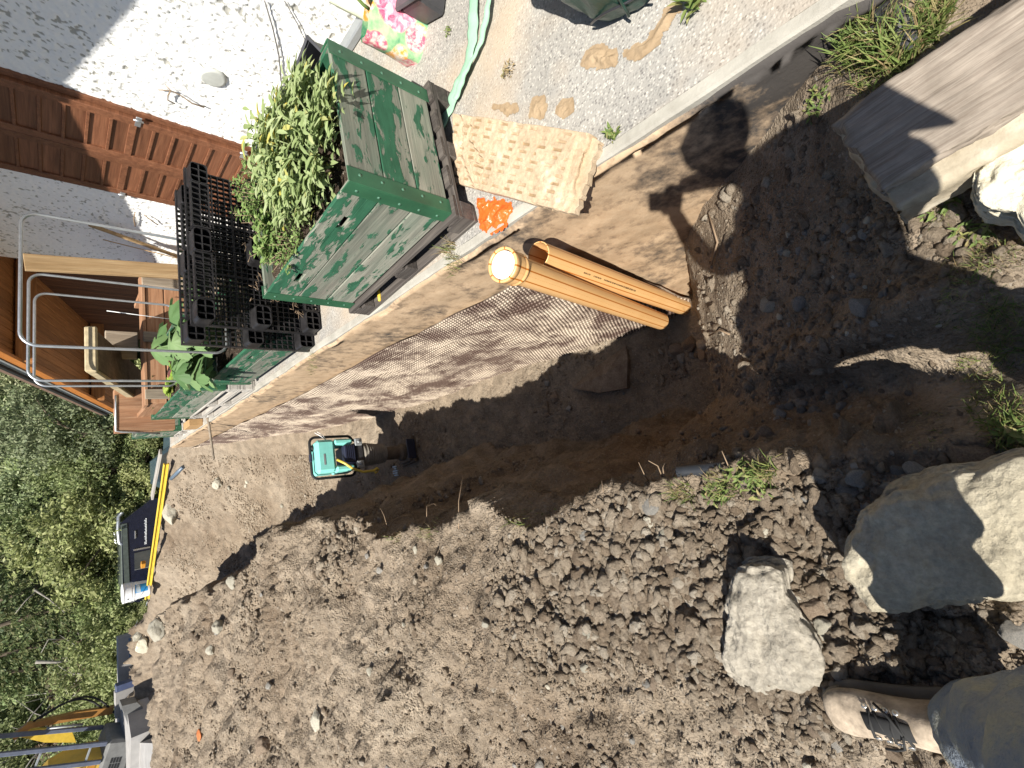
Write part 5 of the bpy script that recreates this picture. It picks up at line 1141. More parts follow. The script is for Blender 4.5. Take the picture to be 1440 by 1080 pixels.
# flat slab lying in the trench
pl = [hit(*q) for q in [(808, 546), (845, 512), (881, 486), (887, 505), (886, 546), (850, 552)]]; cz = min(p.z for p in pl)+.05; cc = sum(pl, Vector())/6
vs_ = [(p.x, p.y, cz+.06*(1 if i in (0, 5) else 0)+rg.uniform(-.01, .01)) for i, p in enumerate(pl)]; mb = MB(); low = [(p[0]*1.0, p[1], p[2]-.10) for p in vs_]
mb.add(vs_+low+[(cc.x, cc.y, cz+.05)], [(i, (i+1) % 6, 12) for i in range(6)]+[(6+i, 6+(i+1) % 6, (i+1) % 6, i) for i in range(6)])
tag(link('stone_slab', mb.mesh('stone_slab', MAT['brownston'])), 'flat triangular stone slab lying on the shaded trench floor', 'stone')
tc = hit(282, 1033); stone(282, 1033, 7, 'terracotta', 'orange terracotta shard on the dug earth', None, .4, name='terracotta_shard')
# pebbles of the gully and scattered stones
for k in range(70):
    x, y = rg.uniform(1085, 1290), rg.uniform(535, 625)
    if ((x-1190)/115)**2+((y-580)/46)**2 > 1: continue
    stone(x, y, rg.uniform(3.5, 9), rg.choice(['stone', 'stone', 'brownston']), 'pebble in the shaded gully below the lit crest', 'pebbles of the shaded gully', .75)
for k in range(46):
    stone(rg.uniform(1110, 1300), rg.uniform(630, 720), rg.uniform(3, 7), rg.choice(['stone', 'stone', 'brownston']), 'pebble in the shade above the large pale boulder', 'pebbles shaded beside the large boulder', .75)
for k in range(40):
    stone(rg.uniform(1080, 1330), rg.uniform(300, 480), rg.uniform(2.5, 7), rg.choice(['stone', 'stone', 'paleston']), 'pebble lying in the photographer\'s body shadow', 'pebbles in the body shadow', .75)
for k in range(60):
    x, y = rg.uniform(240, 1180), rg.uniform(770, 1080)
    stone(x, y, rg.uniform(2.5, 7.5), rg.choice(['paleston', 'stone', 'brownston', 'brownston']), 'loose stone in the dug earth left of the trench', 'loose stones in the dug earth', .7)
for k in range(16):
    stone(rg.uniform(240, 400), rg.uniform(650, 760), rg.uniform(2, 5), rg.choice(['paleston', 'brownston']), 'stone in the sunlit far bank', 'stones of the far bank', .75)
for k in range(18):
    stone(rg.uniform(760, 1000), rg.uniform(500, 620), rg.uniform(2, 5), rg.choice(['stone', 'brownston']), 'stone on the shaded trench floor', 'stones on the trench floor', .7)

# earth clods: countless, one object
def clods(name, n, boxes, rmin, rmax, mat, pw=2.3, seed=1, sub=1):
    rg_ = np.random.default_rng(seed); px_ = []
    tot = sum(b[4] for b in boxes)
    for (x0, x1, y0, y1, wgt) in boxes:
        m_ = int(n*wgt/tot); px_.append(np.stack([rg_.uniform(x0, x1, m_), rg_.uniform(y0, y1, m_)], -1))
    px_ = np.concatenate(px_); x = px_[:, 0]; y = px_[:, 1]
    V_ = np.array(RT)[None]*((540-y)/FPX)[:, None]+np.array(DN)[None]*((x-720)/FPX)[:, None]+np.array(FW)[None]
    t = (0.05-CAMH)/V_[:, 2]; t = np.where((t > 0) & (t < 40), t, 40)
    for it in range(14):
        Pq = np.array(CAM)[None]+V_*t[:, None]; g_ = gzv(Pq[:, 0], Pq[:, 1]); t = t+.6*(g_-Pq[:, 2])/np.minimum(V_[:, 2], -.12)*.8
        t = np.clip(t, .5, 40)
    Pq = np.array(CAM)[None]+V_*t[:, None]; g_ = gzv(Pq[:, 0], Pq[:, 1]); ok = (np.abs(g_-Pq[:, 2]) < .12) & (t < 30) & ~((Pq[:, 0] > 1.05) & (Pq[:, 1] < 10.9)); Pq = Pq[ok]; Pq[:, 2] = g_[ok]
    u = rg_.random(len(Pq)); r = (rmin**(1-pw)+(rmax**(1-pw)-rmin**(1-pw))*u)**(1/(1-pw)); dep = t[ok]; r = np.maximum(r, dep*1.1/FPX); r = np.minimum(r, dep*10/FPX)
    # crumbs gather in patches
    patch = fbm(Pq[:, 0]*1.9, Pq[:, 1]*1.9, 0, 3, 88); kp = rg_.random(len(Pq)) < np.clip(.62+patch*.8, .15, 1); Pq = Pq[kp]; r = r[kp]*np.clip(1+.5*patch[kp], .6, 1.6)
    ov = np.array([(1, 0, 0), (-1, 0, 0), (0, 1, 0), (0, -1, 0), (0, 0, 1), (0, 0, -1)], float); of = np.array([(0, 2, 4), (2, 1, 4), (1, 3, 4), (3, 0, 4), (2, 0, 5), (1, 2, 5), (3, 1, 5), (0, 3, 5)])
    def octa(k): q = np.random.default_rng(k); return ov*q.uniform(.7, 1.25, (6, 1))+q.uniform(-.25, .25, (6, 3)), of
    classes = [(0, .010, [octa(k) for k in range(8)]), (.010, .017, [rockv(500+k, 1, .75, 4, 0) for k in range(8)]), (.017, 9, [rockv(530+k, 2, .75, 5, 0) for k in range(8)])]
    VV, FF = [], []; off = 0
    for (ra_, rb_, var) in classes:
        for k in range(8):
            s_ = (np.arange(len(Pq)) % 8 == k) & (r >= ra_) & (r < rb_)
            if not s_.any(): continue
            pp_ = Pq[s_]; rr = r[s_]; v, f = var[k]; a_ = rg_.uniform(0, 6.28, len(pp_)); c_, sn = np.cos(a_), np.sin(a_)
            x_ = v[None, :, 0]*c_[:, None]-v[None, :, 1]*sn[:, None]; y_ = v[None, :, 0]*sn[:, None]+v[None, :, 1]*c_[:, None]; z_ = np.broadcast_to(v[None, :, 2]*.8, x_.shape)
            asp = rg_.uniform(.6, 1.5, len(pp_)); W = np.stack([x_*(rr*asp)[:, None], y_*rr[:, None], z_*rr[:, None]], -1)+pp_[:, None]+np.array([0, 0, 1])[None, None]*(rr*.12)[:, None, None]
            VV.append(W.reshape(-1, 3)); FF.append(((np.arange(len(pp_))*len(v))[:, None, None]+f[None]).reshape(-1, 3)+off); off += len(pp_)*len(v)
    o = link(name, mesh_np(name, np.concatenate(VV), np.concatenate(FF), MAT[mat])); o['kind'] = 'stuff'; return o
clods('earth_clods', 98000, [(210, 1190, 700, 1100, 11), (980, 1460, 640, 1100, 3), (220, 480, 640, 800, 1.2), (400, 900, 640, 780, 1.5), (560, 1020, 480, 640, .6), (980, 1460, 150, 640, 1.2)], .0032, .030, 'clod', 2.7, 2)
clods('coarse_clods', 800, [(810, 990, 760, 930, 3), (560, 1000, 760, 1090, 1.6), (240, 560, 800, 1090, 1.2), (990, 1200, 900, 1090, .5)], .013, .034, 'clod', 2.3, 4, 2)

# ================================================================== TIMBER BLOCK AND WHITE STONE BY THE CAMERA'S RIGHT
P0, P1, P2 = atz(1172, 168, .15), atz(1335, 209, .15), atz(1411, 0, .15)
ax = (P2-P0); ax.z = 0; ax.normalize(); wv = P1-P0; wv.z = 0; sd_ = wv-ax*wv.dot(ax); Wt = sd_.length; sd_.normalize()
tb = thing('timber_block', 'weathered grey timber block with a pale lower step by the terrace corner', 'block', (P0.x, P0.y, 0))
def grained_box(nm, c0, L_, W_, H_, mat, seed, par):
    """c0: top corner; runs L along ax, W along sd_, H down, with worn grain and broken arrises"""
    nl, nw = int(L_/.006), int(W_/.006); vs_ = []; A, B = np.meshgrid(np.arange(nl+1)/nl*L_, np.arange(nw+1)/nw*W_)
    gr = .0022*fbm(A*6, B*90, 0, 4, seed)+.003*fbm(A*9, B*14, 0, 4, seed+1)-.006*np.clip(fbm(A*7, B*46, 0, 3, seed+2)-.55, 0, 1)
    ed = np.minimum(np.minimum(A, B), np.minimum(W_-B, L_-A)); gr -= .02*np.clip(.010+.012*fbm(A*9, B*9, 0, 4, seed+5)-ed, 0, .02)/.02
    gr -= np.where(A < .012, .008, 0)*np.clip(fbm(B*40, B*0, 0, 3, seed+7)+.4, 0, 1)
    top = np.array(c0)[None, None]+np.array(ax)[None, None]*A[..., None]+np.array(sd_)[None, None]*B[..., None]; top[..., 2] += gr
    rag = .012*fbm(B[:, 0]*26, B[:, 0]*0, 0, 4, seed+3); top[:, 0] += np.array(ax)[None]*rag[:, None]
    n1, n2 = A.shape; ix_ = np.arange(n1*n2).reshape(n1, n2); Fq = np.stack([ix_[:-1, :-1], ix_[1:, :-1], ix_[1:, 1:], ix_[:-1, 1:]], -1).reshape(-1, 4)
    V_ = [top.reshape(-1, 3)]; FF = [Fq]; base = n1*n2
    for loop in (ix_[0, :], ix_[-1, ::-1], ix_[:, 0][::-1], ix_[:, -1]):
        up = top.reshape(-1, 3)[loop]; m_ = len(loop); k = 10; rows = []
        for q in range(1, k+1): r = up.copy(); r[:, 2] -= H_*q/k; jj = .007*fbm(np.arange(m_)*.12, np.full(m_, q*.5), 0, 3, seed+9); r[:, 0] += jj; r[:, 1] += jj; rows.append(r)
        V_.append(np.concatenate(rows)); prev = loop
        for q in range(k):
            cur = base+q*m_+np.arange(m_); FF.append(np.stack([prev[:-1], prev[1:], cur[1:], cur[:-1]], -1)); prev = cur
        base += k*m_
    o = link(nm, mesh_np(nm, np.concatenate(V_), np.concatenate(FF), MAT[mat], True), par); return o
og = NB('weathered_end_grain_board', .9, .15); p = og.co('Object', (1, 1, 1), rot=(0, 0, -math.atan2(ax.y, ax.x))); mp = og.n('Mapping'); mp.inputs['Scale'].default_value = (2.2, 46, 2.2); og.L(p, mp.inputs[0]); f1 = og.noise(mp.outputs[0], 3, 5, .6, .8); f2 = og.noise(p, 9, 6, .65)
c = og.ramp(f1, [(.3, (.16, .13, .105)), (.5, (.235, .20, .165)), (.7, (.30, .26, .215))]); c = og.mix(.5, c, og.ramp(f2, [(.3, (.28, .27, .26)), (.7, (.72, .72, .72))]), 'OVERLAY'); og.col(c); og.bump(og.mix(.5, f1, f2), .6, .004); MAT['greytimber'] = og.m
st_ = NB('pale_weathered_step', .9, .15); p = st_.pos(); c = st_.ramp(st_.noise(p, 12, 6, .65), [(.3, (.27, .23, .165)), (.55, (.37, .32, .24)), (.72, (.50, .46, .37))]); st_.col(c); st_.bump(st_.noise(p, 55, 5, .7), .6, .006); MAT['palestep'] = st_.m
grained_box('top_board', P0, .72, Wt, .05, 'greytimber', 31, tb)
grained_box('lower_step', P0+ax*.006-sd_*.004-Vector((0, 0, .045)), .72, Wt+.055, .14, 'palestep', 37, tb)
q = [atz(*p, .06) for p in [(1378, 238), (1424, 190), (1480, 170), (1520, 330), (1450, 312)]]; cx, cy = sum(p.x for p in q)/5, sum(p.y for p in q)/5
boulder('cream limewashed stone block beside the timber block', [(1378, 240), (1400, 214), (1428, 188), (1500, 160), (1560, 300), (1470, 330), (1430, 295)], .075, .15, 14, 'whiteblock', .022, 16)

# black foil, channel and grass at the terrace corner
pts = [atz(*p, -.02) for p in [(1180, -30), (1245, -30), (1252, 18), (1228, 36), (1196, 30)]]
crumple('black_foil', 'black foil bunched at the near end of the terrace', 'foil', [(p.x, p.y) for p in pts], -.09, .03, MAT['blackfoil'], 9, 50, .03)
pts = [atz(*p, .02) for p in [(1246, -20), (1274, -20), (1286, 30), (1282, 48), (1262, 46), (1250, 30)]]
crumple('grey_foil', 'shiny grey foil scrap among the grass near the timber block', 'foil', [(p.x, p.y) for p in pts], -.06, .07, MAT['darkplastic'], 12, 50, .03)

# ================================================================== GRASS AND WEEDS
def blade(L, W_, mat, n=4, droop=.5):
    vs_ = []
    for i in range(n+1): t = i/n; vs_ += [(-W_/2*(1-t*.92), L*t*math.sin(.25+droop*t), L*t*math.cos(.25+droop*t)), (W_/2*(1-t*.92), L*t*math.sin(.25+droop*t), L*t*math.cos(.25+droop*t))]
    m_ = MB(); m_.add(vs_, [(2*i, 2*i+1, 2*i+3, 2*i+2) for i in range(n)], True); return m_.mesh('blade', mat)
BL = blade(1, .075, MAT['grass']); BD = blade(1, .05, MAT['drygrass'])
DEN = 1.9
def tuft(x, y, rpx, h, n, label, dry=.3, group='grass tufts and weeds', at=None, name='grass_tuft', cat='grass'):
    p = at or hit(x, y)
    if p is None: return
    r = rpx*depth(p)/FPX; th = thing(name, label, cat, p, group)
    for nm, tm_, k, mt in (('blade', BL, int(n*DEN*(1-dry)), 'grass'), ('dry_blade', BD, int(n*DEN*dry), 'drygrass')):
        Ms = []
        for q in range(k):
            a_ = rg.uniform(0, 6.28); rr = r*math.sqrt(rg.random()); qx, qy = p.x+rr*math.cos(a_), p.y+rr*math.sin(a_)
            s = h*rg.uniform(.45, 1.1); Ms.append(Matrix.Translation((qx, qy, (gz(qx, qy) if at is None else p.z)-.004)) @ Matrix.Rotation(rg.uniform(0, 6.28), 4, 'Z') @ Matrix.Rotation(rg.uniform(-.1, .55), 4, 'X') @ Matrix.Scale(s, 4))
        if Ms: stuff_leaves(nm, tm_, Ms, MAT[mt], th)
WL = leaf_mesh('weed_leaf', .026, .0085, MAT['grass'], .4, .2, 3)
def weed(x, y, rpx, n, label, sc=1.0, at=None, up=.5, mat='grass', tm_=None, group='grass tufts and weeds'):
    p = at or hit(x, y)
    if p is None: return
    r = rpx*depth(p)/FPX; th = thing('weed', label, 'weed', p, group); Ms = []
    for q in range(n):
        a_ = rg.uniform(0, 6.28); rr = r*math.sqrt(rg.random()); qx, qy = p.x+rr*math.cos(a_), p.y+rr*math.sin(a_); zz = (gz(qx, qy) if at is None else p.z)
        Ms.append(leafM(Vector((qx, qy, zz+rg.uniform(0, .03)*sc)), (math.cos(rg.uniform(0, 6.28)), math.sin(rg.uniform(0, 6.28)), rg.uniform(.0, up*2)), rg.uniform(-.5, .5), sc*rg.uniform(.6, 1.3)))
    stuff_leaves('leaf', tm_ or WL, Ms, MAT[mat], th)
for a in [(1215, 60, 26, .13, 120, 'tall grass tuft at the near terrace corner by the black foil', .2), (1260, 80, 30, .14, 120, 'long bladed grass between foil and timber block', .25), (1300, 52, 22, .13, 80, 'grass tuft along the upper edge of the timber block', .25), (1235, 100, 34, .06, 160, 'low mixed grass beside the timber block', .45),
          (1320, 20, 20, .10, 60, 'sparse dry grass at the top of the timber block', .5),
          (1190, 90, 16, .07, 40, 'thin dry stems at the foil edge', .7), (960, 690, 16, .07, 50, 'grass at the lip by the buried black pipe', .5), (815, 700, 16, .07, 60, 'bright grass tuft on the trench lip, middle', .2), (780, 705, 14, .06, 50, 'small grass tuft on the trench lip left of a dandelion', .3), (635, 735, 16, .06, 40, 'sparse grass at the trench lip near the long dry stalk', .4), (600, 745, 14, .06, 30, 'dry grass wisps on the trench lip farther on', .5), (560, 750, 12, .06, 26, 'dry grass wisps at the farthest lip weeds', .6),
          (1020, 680, 22, .06, 70, 'green grass under the lip weeds by the pipe', .4), (1080, 660, 14, .08, 50, 'upright bright grass at the end of the lip weeds', .2),
          (1400, 575, 30, .05, 170, 'sunlit grass patch at the edge of the shadow', .35), (1425, 610, 26, .05, 120, 'sunlit short grass beside the large boulder', .35), (1420, 470, 40, .05, 220, 'grass in deep shadow by the frame edge', .3), (1380, 520, 30, .04, 110, 'thin grass along the shadow border', .5), (1370, 430, 40, .04, 130, 'sparse shaded grass behind the body shadow', .4), (1300, 600, 26, .035, 50, 'dry litter and grass at the gully side', .8), (1280, 285, 16, .03, 60, 'short grass in front of the timber block', .5), (1330, 300, 22, .03, 80, 'pale flattened grass near the cream stone', .5), (1400, 360, 30, .035, 120, 'trampled grass beside the cream stone block', .6), (1350, 380, 26, .03, 90, 'trampled dry grass at the shadow border', .7)]:
    tuft(*a[:5], a[5], a[6])
for a in [(1150, 142, 18, 60, 'leafy low weed beside the foil and timber block', .7), (1052, 668, 20, 110, 'leafy weed clump at the lip by the black pipe', .9), (1010, 690, 18, 70, 'small leafy weeds on the lip behind the pipe', .7), (825, 702, 10, 34, 'bright dandelion rosette on the trench lip', 1.0), (1320, 290, 20, 60, 'flat green rosettes before the cream stone', .8), (1370, 330, 20, 50, 'flat weed rosettes in the trampled grass', .8), (1075, 690, 12, 30, 'weed sprouting at the shadow border of the lip', .8), (1425, 600, 18, 60, 'broad leaved weed beside the large boulder', .9)]:
    weed(*a[:5], a[5])
# weeds in the paving joints
for (x, y, r, n, lab, sc, mt) in [(632, 45, 6, 40, 'tiny green weed in the paving near the strap', .6, 'grass'), (716, 100, 12, 60, 'dry brown weed on the paving above the paver', .7, 'drygrass'), (862, 192, 9, 40, 'small sprouting weed at the terrace kerb', 1.0, 'grass'), (980, 8, 14, 30, 'dandelion rosette on the paving by the garden bag', 1.9, 'grass'), (532, 38, 16, 120, 'bushy green weed at the foot of the flowered bag', 1.1, 'herb'), (558, 62, 12, 70, 'spreading weed in front of the flowered bag', 1.0, 'herb')]:
    weed(x, y, r, n, lab, sc, at=atz(x, y, .002), up=.8, mat=mt)
for (x, y, r, h, n, lab) in [(634, 352, 14, .10, 36, 'thin grass at the pallet corner above the kerb'), (640, 372, 16, .07, 50, 'dry grass hanging over the kerb by the pallet corner'), (440, 512, 16, .06, 50, 'dry moss and stems on the kerb beyond the pallet'), (520, 425, 12, .05, 24, 'dry stems by the yellow handled tool')]:
    tuft(x, y, r, h, n, lab, .6, at=atz(x, y, .002))
# dry stalks on the lip
def stalk(pl, label, r=.003):
    b = hit(*pl[0]); 
    if b is None: return
    Y = b.y; pts = [b]+[aty(*q, Y+.0) for q in pl[1:]]; m_ = MB(); m_.tube(pts, [r*(1-.6*i/(len(pts)-1)) for i in range(len(pts))], 5); tag(link('dry_stalk', m_.mesh('dry_stalk', MAT['twig'])), label, 'stalk', 'dry stalks on the trench lip')
for pl, lab in [([(645, 745), (645, 705), (651, 668)], 'long straight dry stalk at the trench lip'), ([(913, 678), (905, 665), (898, 650)], 'reddish dry stalk on the lip left of the branched one'), ([(934, 672), (932, 658), (937, 646)], 'branched dry stalk on the lip, right branch'), ([(932, 672), (925, 655), (912, 648)], 'branched dry stalk on the lip, left branch'), ([(945, 672), (953, 655), (966, 637)], 'thin dry stalk leaning over the black pipe'), ([(1030, 668), (1022, 650), (1015, 634)], 'dry stalk above the end of the black pipe'), ([(852, 706), (848, 690), (846, 676)], 'short dark stalk on the lip beside a forked one'), ([(825, 700), (829, 688), (830, 678)], 'short stalk behind the dandelion on the lip'), ([(795, 698), (792, 688), (791, 676)], 'short stalk left of the dandelion on the lip'), ([(600, 735), (600, 712), (610, 708), (618, 715)], 'curled pale stalk at the far lip'), ([(545, 742), (540, 725), (535, 715)], 'thin stalk at the far lip beyond the curled one')]:
    stalk(pl, lab)
# roots hanging from the banks
for pl, lab in [([(1000, 470), (1015, 462), (1028, 468)], 'pale root sticking out of the near trench end'), ([(1000, 300), (1012, 340), (1003, 372)], 'thin curved root in the shadow by the wall'), ([(860, 385), (835, 365), (815, 352)], 'dry root lying over the membrane top by the pipes')]:
    ps = [hit(*q) for q in pl]; m_ = MB(); m_.tube([p+Vector((-.01, 0, .03)) for p in ps], .005, 6); tag(link('root', m_.mesh('root', MAT['twig'])), lab, 'root')
# black corrugated pipe in the lip
a_, b_ = hit(952, 672), hit(1042, 664)
m_ = MB(); n = 60; pts = [a_.lerp(b_, i/n)+Vector((.02, 0, -.015)) for i in range(n+1)]; m_.tube(pts, [.020+.004*(i % 2) for i in range(n+1)], 12); tag(link('corrugated_pipe', m_.mesh('corrugated_pipe', plain('black_corrugated_pipe', (.025, .028, .034), .45, .4))), 'black corrugated pipe surfacing at the trench lip', 'pipe')

# ================================================================== FAR SIDE OF THE SITE
p0, p1 = atz(234, 652, -.02), atz(207, 842, .02)
yb = thing('yellow_beam', 'long yellow formwork beam lying along the far edge of the pit', 'beam', (p0+p1)/2)
d_ = (p1-p0).normalized(); L_ = (p1-p0).length; cc = (p0+p1)/2+Vector((0, 0, .0))
plank('top_chord', yb, cc+Vector((0, 0, .034)), d_, (0, 0, 1), L_, .055, .026, MAT['yellow'], .006); plank('bottom_chord', yb, cc-Vector((0, 0, .034)), d_, (0, 0, 1), L_, .055, .026, MAT['yellow'], .006); plank('web', yb, cc, d_, (0, 0, 1), L_-.02, .02, .041, MAT['yellow'], .003)
q = p0.lerp(p1, .70); plank('clip', yb, q+Vector((0, 0, .16)), d_, (0, 0, 1), .14, .10, .08, MAT['exorange'], .01)
p0, p1 = atz(232, 640, .0), atz(222, 690, .0); tag(plank('pale_board', None, (p0+p1)/2+Vector((.0, .5, .02)), (p1-p0), (0, 0, 1), 1.6, .14, .04, MAT['greywood'], .004), 'pale grey board behind the yellow beam', 'board')
a_, b_ = hit(262, 656), hit(243, 673); m_ = MB(); m_.tube([a_+Vector((0, 0, .05)), b_+Vector((0, 0, .03))], .035, 8); tag(link('drain_pipe', m_.mesh('drain_pipe', MAT['bluepipe'])), 'short blue-grey pipe on the far bank near the terrace end', 'pipe')
# bucket
bp = aty(209, 825, 14.1); bz = gz(bp.x, 14.1); bk = thing('white_bucket', 'white plastic bucket with a blue label beyond the yellow beam', 'bucket', (bp.x-.02, 14.1, bz)); T = Matrix.Translation((bp.x-.02, 14.1, max(bz, bp.z-.02))) @ Matrix.Scale(1.1, 4)
m_ = MB(); m_.lathe([(0, 0), (.150, .0), (.156, .02), (.176, .26), (.182, .262), (.182, .30), (.186, .302), (.19, .42), (.194, .422), (.194, .44), (.15, .452), (0, .455)], 36, T); link('pail', m_.mesh('pail', MAT['whiteplastic']), bk)
def patch(nm, r0, a0, a1, z0, z1, mat, par):
    m_ = MB(); vs_ = []; 
    for i in range(9):
        a_ = a0+(a1-a0)*i/8
        for z in (z0, z1): r = r0+(z-.02)*.0835+.0015; vs_.append(T @ Vector((r*math.cos(a_), r*math.sin(a_), z)))
    m_.add(vs_, [(2*i, 2*i+2, 2*i+3, 2*i+1) for i in range(8)]); o = link(nm, m_.mesh(nm, MAT[mat]), bk); o.parent = par; o.matrix_parent_inverse = Matrix.Identity(4); return o
pail = bk.children[0] if bk.children else [o for o in bpy.data.objects if o.parent == bk][0]
patch('label', .156, -1.75, -.75, .05, .25, 'bluelabel', pail); patch('label_print', .1575, -1.70, -.80, .17, .235, 'palelabel', pail)
m_ = MB(); m_.tube([T @ Vector((.20*math.cos(a_), .20*math.sin(a_), .33-.16*math.sin((a_+math.pi)))) for a_ in np.linspace(-math.pi, 0, 14)], .004, 6); link('bail', m_.mesh('bail', MAT['galv']), bk)
m_ = MB(); m_.lathe([(0, .006), (.018, .006), (.02, 0)], 10, T @ Matrix.Translation((-.11, -.155, .37)) @ Matrix.Rotation(math.pi/2, 4, 'X')); link('boss', m_.mesh('boss', MAT['zinc']), bk)
# cable along the bank top
ps = [hit(212, 846), hit(206, 856), hit(198, 866), hit(195, 880)]; m_ = MB(); m_.tube([p+Vector((0, .1, .05)) for p in ps if p], .012, 6); tag(link('cable', m_.mesh('cable', MAT['galv'])), 'grey cable looping past the bucket on the bank top', 'cable')
# concrete walls
a_, b_ = aty(175, 893, 18.5), aty(175, 962, 18.5); cw = thing('low_concrete_wall', 'low grey concrete wall with a steel rail left of the bucket', 'wall', ((a_.x+b_.x)/2, 18.5, -1))
t_ = aty(165, 925, 18.5).z; m_ = MB(); m_.box((b_.x, 18.4, -1.6), (a_.x, 18.7, t_), None, .015); link('wall_body', m_.mesh('wall_body', MAT['greyconc']), cw)
r0, r1 = aty(183, 897, 18.1), aty(184, 934, 18.1); m_ = MB(); m_.tube([r0, r1], .035, 8); m_.tube([r0.lerp(r1, .45), r0.lerp(r1, .45)+Vector((0, -.1, -1.0))], .03, 8); m_.tube([r0.lerp(r1, .05), r0.lerp(r1, .05)+Vector((0, 0, -1.0))], .03, 8); link('steel_rail', m_.mesh('steel_rail', MAT['bluepipe']), cw)
a_, b_ = aty(172, 960, 17.6), aty(172, 1006, 17.6); cw = thing('concrete_pier', 'grey concrete pier with a blue corner beside the excavator', 'pier', ((a_.x+b_.x)/2, 17.6, -1)); t_ = aty(161, 975, 17.6).z
m_ = MB(); m_.box((b_.x, 17.5, -1.4), (a_.x-.16, 17.8, t_), None, .015); link('pier_body', m_.mesh('pier_body', MAT['greyconc']), cw); m_ = MB(); m_.box((a_.x-.158, 17.46, -1.4), (a_.x, 17.78, t_-.02), None, .01); link('blue_corner', m_.mesh('blue_corner', plain('blue_metal', (.07, .09, .17), .4, .5)), cw)
for pl, z, h, lab in (([(205, 1040), (226, 1040), (236, 1058), (236, 1100), (200, 1100), (203, 1060)], .0, .14, 'flat sunlit concrete slab at the left edge of the site'), ([(178, 985), (196, 985), (204, 1030), (202, 1080), (184, 1080), (178, 1040)], .05, .25, 'shaded grey concrete block before the excavator')):
    ps = [atz(*p, z) for p in pl]; m_ = MB(); g0 = min(gz(p.x, p.y) for p in ps); m_.prism([(p.x, p.y) for p in ps][::-1], z-g0+.2+h, Matrix.Translation((0, 0, g0-.2))); tag(link('concrete_slab', m_.mesh('concrete_slab', MAT['greyconc'])), lab, 'slab')

# ---- excavator
EO = aty(176, 1062, 17); th20 = math.radians(20); EX = thing('mini_excavator', 'yellow and grey mini excavator at the left edge of the site', 'excavator', (EO.x, 17, gz(EO.x, 17)))
T = Matrix.Translation(EO) @ Matrix.Rotation(th20, 4, 'Y')
def ep(nm, m_, mat, parent=None):
    o = link(nm, m_.mesh(nm, MAT[mat]), EX)
    if parent: o.parent = parent; o.matrix_parent_inverse = Matrix.Identity(4)
    return o
def XZ(T_, y): return T_ @ Matrix(((1, 0, 0, 0), (0, 0, -1, y), (0, 1, 0, 0), (0, 0, 0, 1)))      # local XY -> world XZ, extrude towards -Y
m_ = MB(); m_.box((-1.1, -.75, .02), (.56, .75, .58), T, .06); body = ep('counterweight', m_, 'exgrey')
m_ = MB()
for i in range(2):
    for j in range(4): m_.box((-.02+.12*i, -.756, .2+.055*j), (.08+.12*i, -.751, .24+.055*j), T)
ep('grille', m_, 'blackgap', body)
m_ = MB(); m_.prism([(-1.1, .581), (.22, .581), (.18, .9), (.08, 1.2), (-.08, 1.45), (-.35, 1.60), (-1.1, 1.66)], 1.3, XZ(T, .62)); hood = ep('engine_hood', m_, 'exyellow')
for k in range(4):
    z0 = .66+.19*k; x1 = .12-.035*k*k*.6; m_ = MB(); m_.prism([(x1-.30, z0), (x1-.02, z0), (x1-.05-.02*k, z0+.15), (x1-.30, z0+.15)], .012, XZ(T, -.681)); ep('vent', m_, 'exorange', hood)
for (x, y, nm) in ((.50, -.7, 'cab_post'), (.14, -.7, 'cab_post'), (.50, .6, 'cab_post')):
    m_ = MB(); m_.box((x-.045, y-.045, .585), (x+.045, y+.045, 3.0), T, .012); ep(nm, m_, 'exblue')
m_ = MB(); m_.box((-1.0, -.76, 2.98), (.62, .68, 3.08), T, .03); ep('cab_roof', m_, 'exblue')
for z in (.86, 1.74): m_ = MB(); m_.box((.19, -.72, z), (.45, -.69, z+.045), T, .006); ep('cab_rail', m_, 'zinc')
m_ = MB(); pts = [(-.30, -.7, 1.62), (-.22, -.7, 2.0), (-.20, -.7, 2.5), (-.24, -.7, 2.98)]; m_.tube([T @ Vector(p) for p in pts], .06, 8); ep('cab_post', m_, 'exblue')
m_ = MB(); m_.box((-.6, -.2, .6), (-.1, .3, 1.0), T, .06); m_.box((-.62, -.2, 1.0), (-.48, .3, 1.6), T, .05); ep('seat', m_, 'blackgap')
# boom behind, folded
m_ = MB(); m_.prism([(.70, .45), (.86, .45), (.80, 1.2), (.62, 2.1), (.40, 2.3), (.30, 2.2), (.52, 2.0), (.62, 1.2)], .2, XZ(T, 1.1)); ep('boom', m_, 'boomorange')
m_ = MB(); m_.prism([(.05, .95), (.34, 1.15), (.44, 2.05), (.30, 2.15), (.12, 1.6)], .16, XZ(T, 1.35)); ep('dipper_arm', m_, 'yellow')
m_ = MB(); m_.tube([T @ Vector(p) for p in [(.55, .8, 1.0), (.52, .8, 1.7)]], .03, 8); ep('cylinder', m_, 'zinc')
for k in range(2):
    m_ = MB(); m_.tube([T @ Vector((.66+.42*math.sin(math.pi*t)+.05*k, .95, .5+1.5*t-.1*k)) for t in np.linspace(0, 1, 12)], .022, 6); ep('hydraulic_hose', m_, 'blackgap')
for y0 in (-.78, .42):
    m_ = MB(); R = .2; pl = [(-1.0+R*math.cos(a_), -.2+R*math.sin(a_)) for a_ in np.linspace(math.pi/2, 3*math.pi/2, 9)]+[(.5+R*math.cos(a_), -.2+R*math.sin(a_)) for a_ in np.linspace(-math.pi/2, math.pi/2, 9)]
    m_.prism(pl, .34, XZ(T, y0+.34)); ep('track', m_, 'blackgap')
m_ = MB(); bp_ = hit(200, 1000); bk_ = thing('excavator_bucket', 'dark steel excavator bucket resting on the ground', 'bucket', bp_ or (-4.4, 14, 0)); c = bp_ or Vector((-4.4, 14, 0))
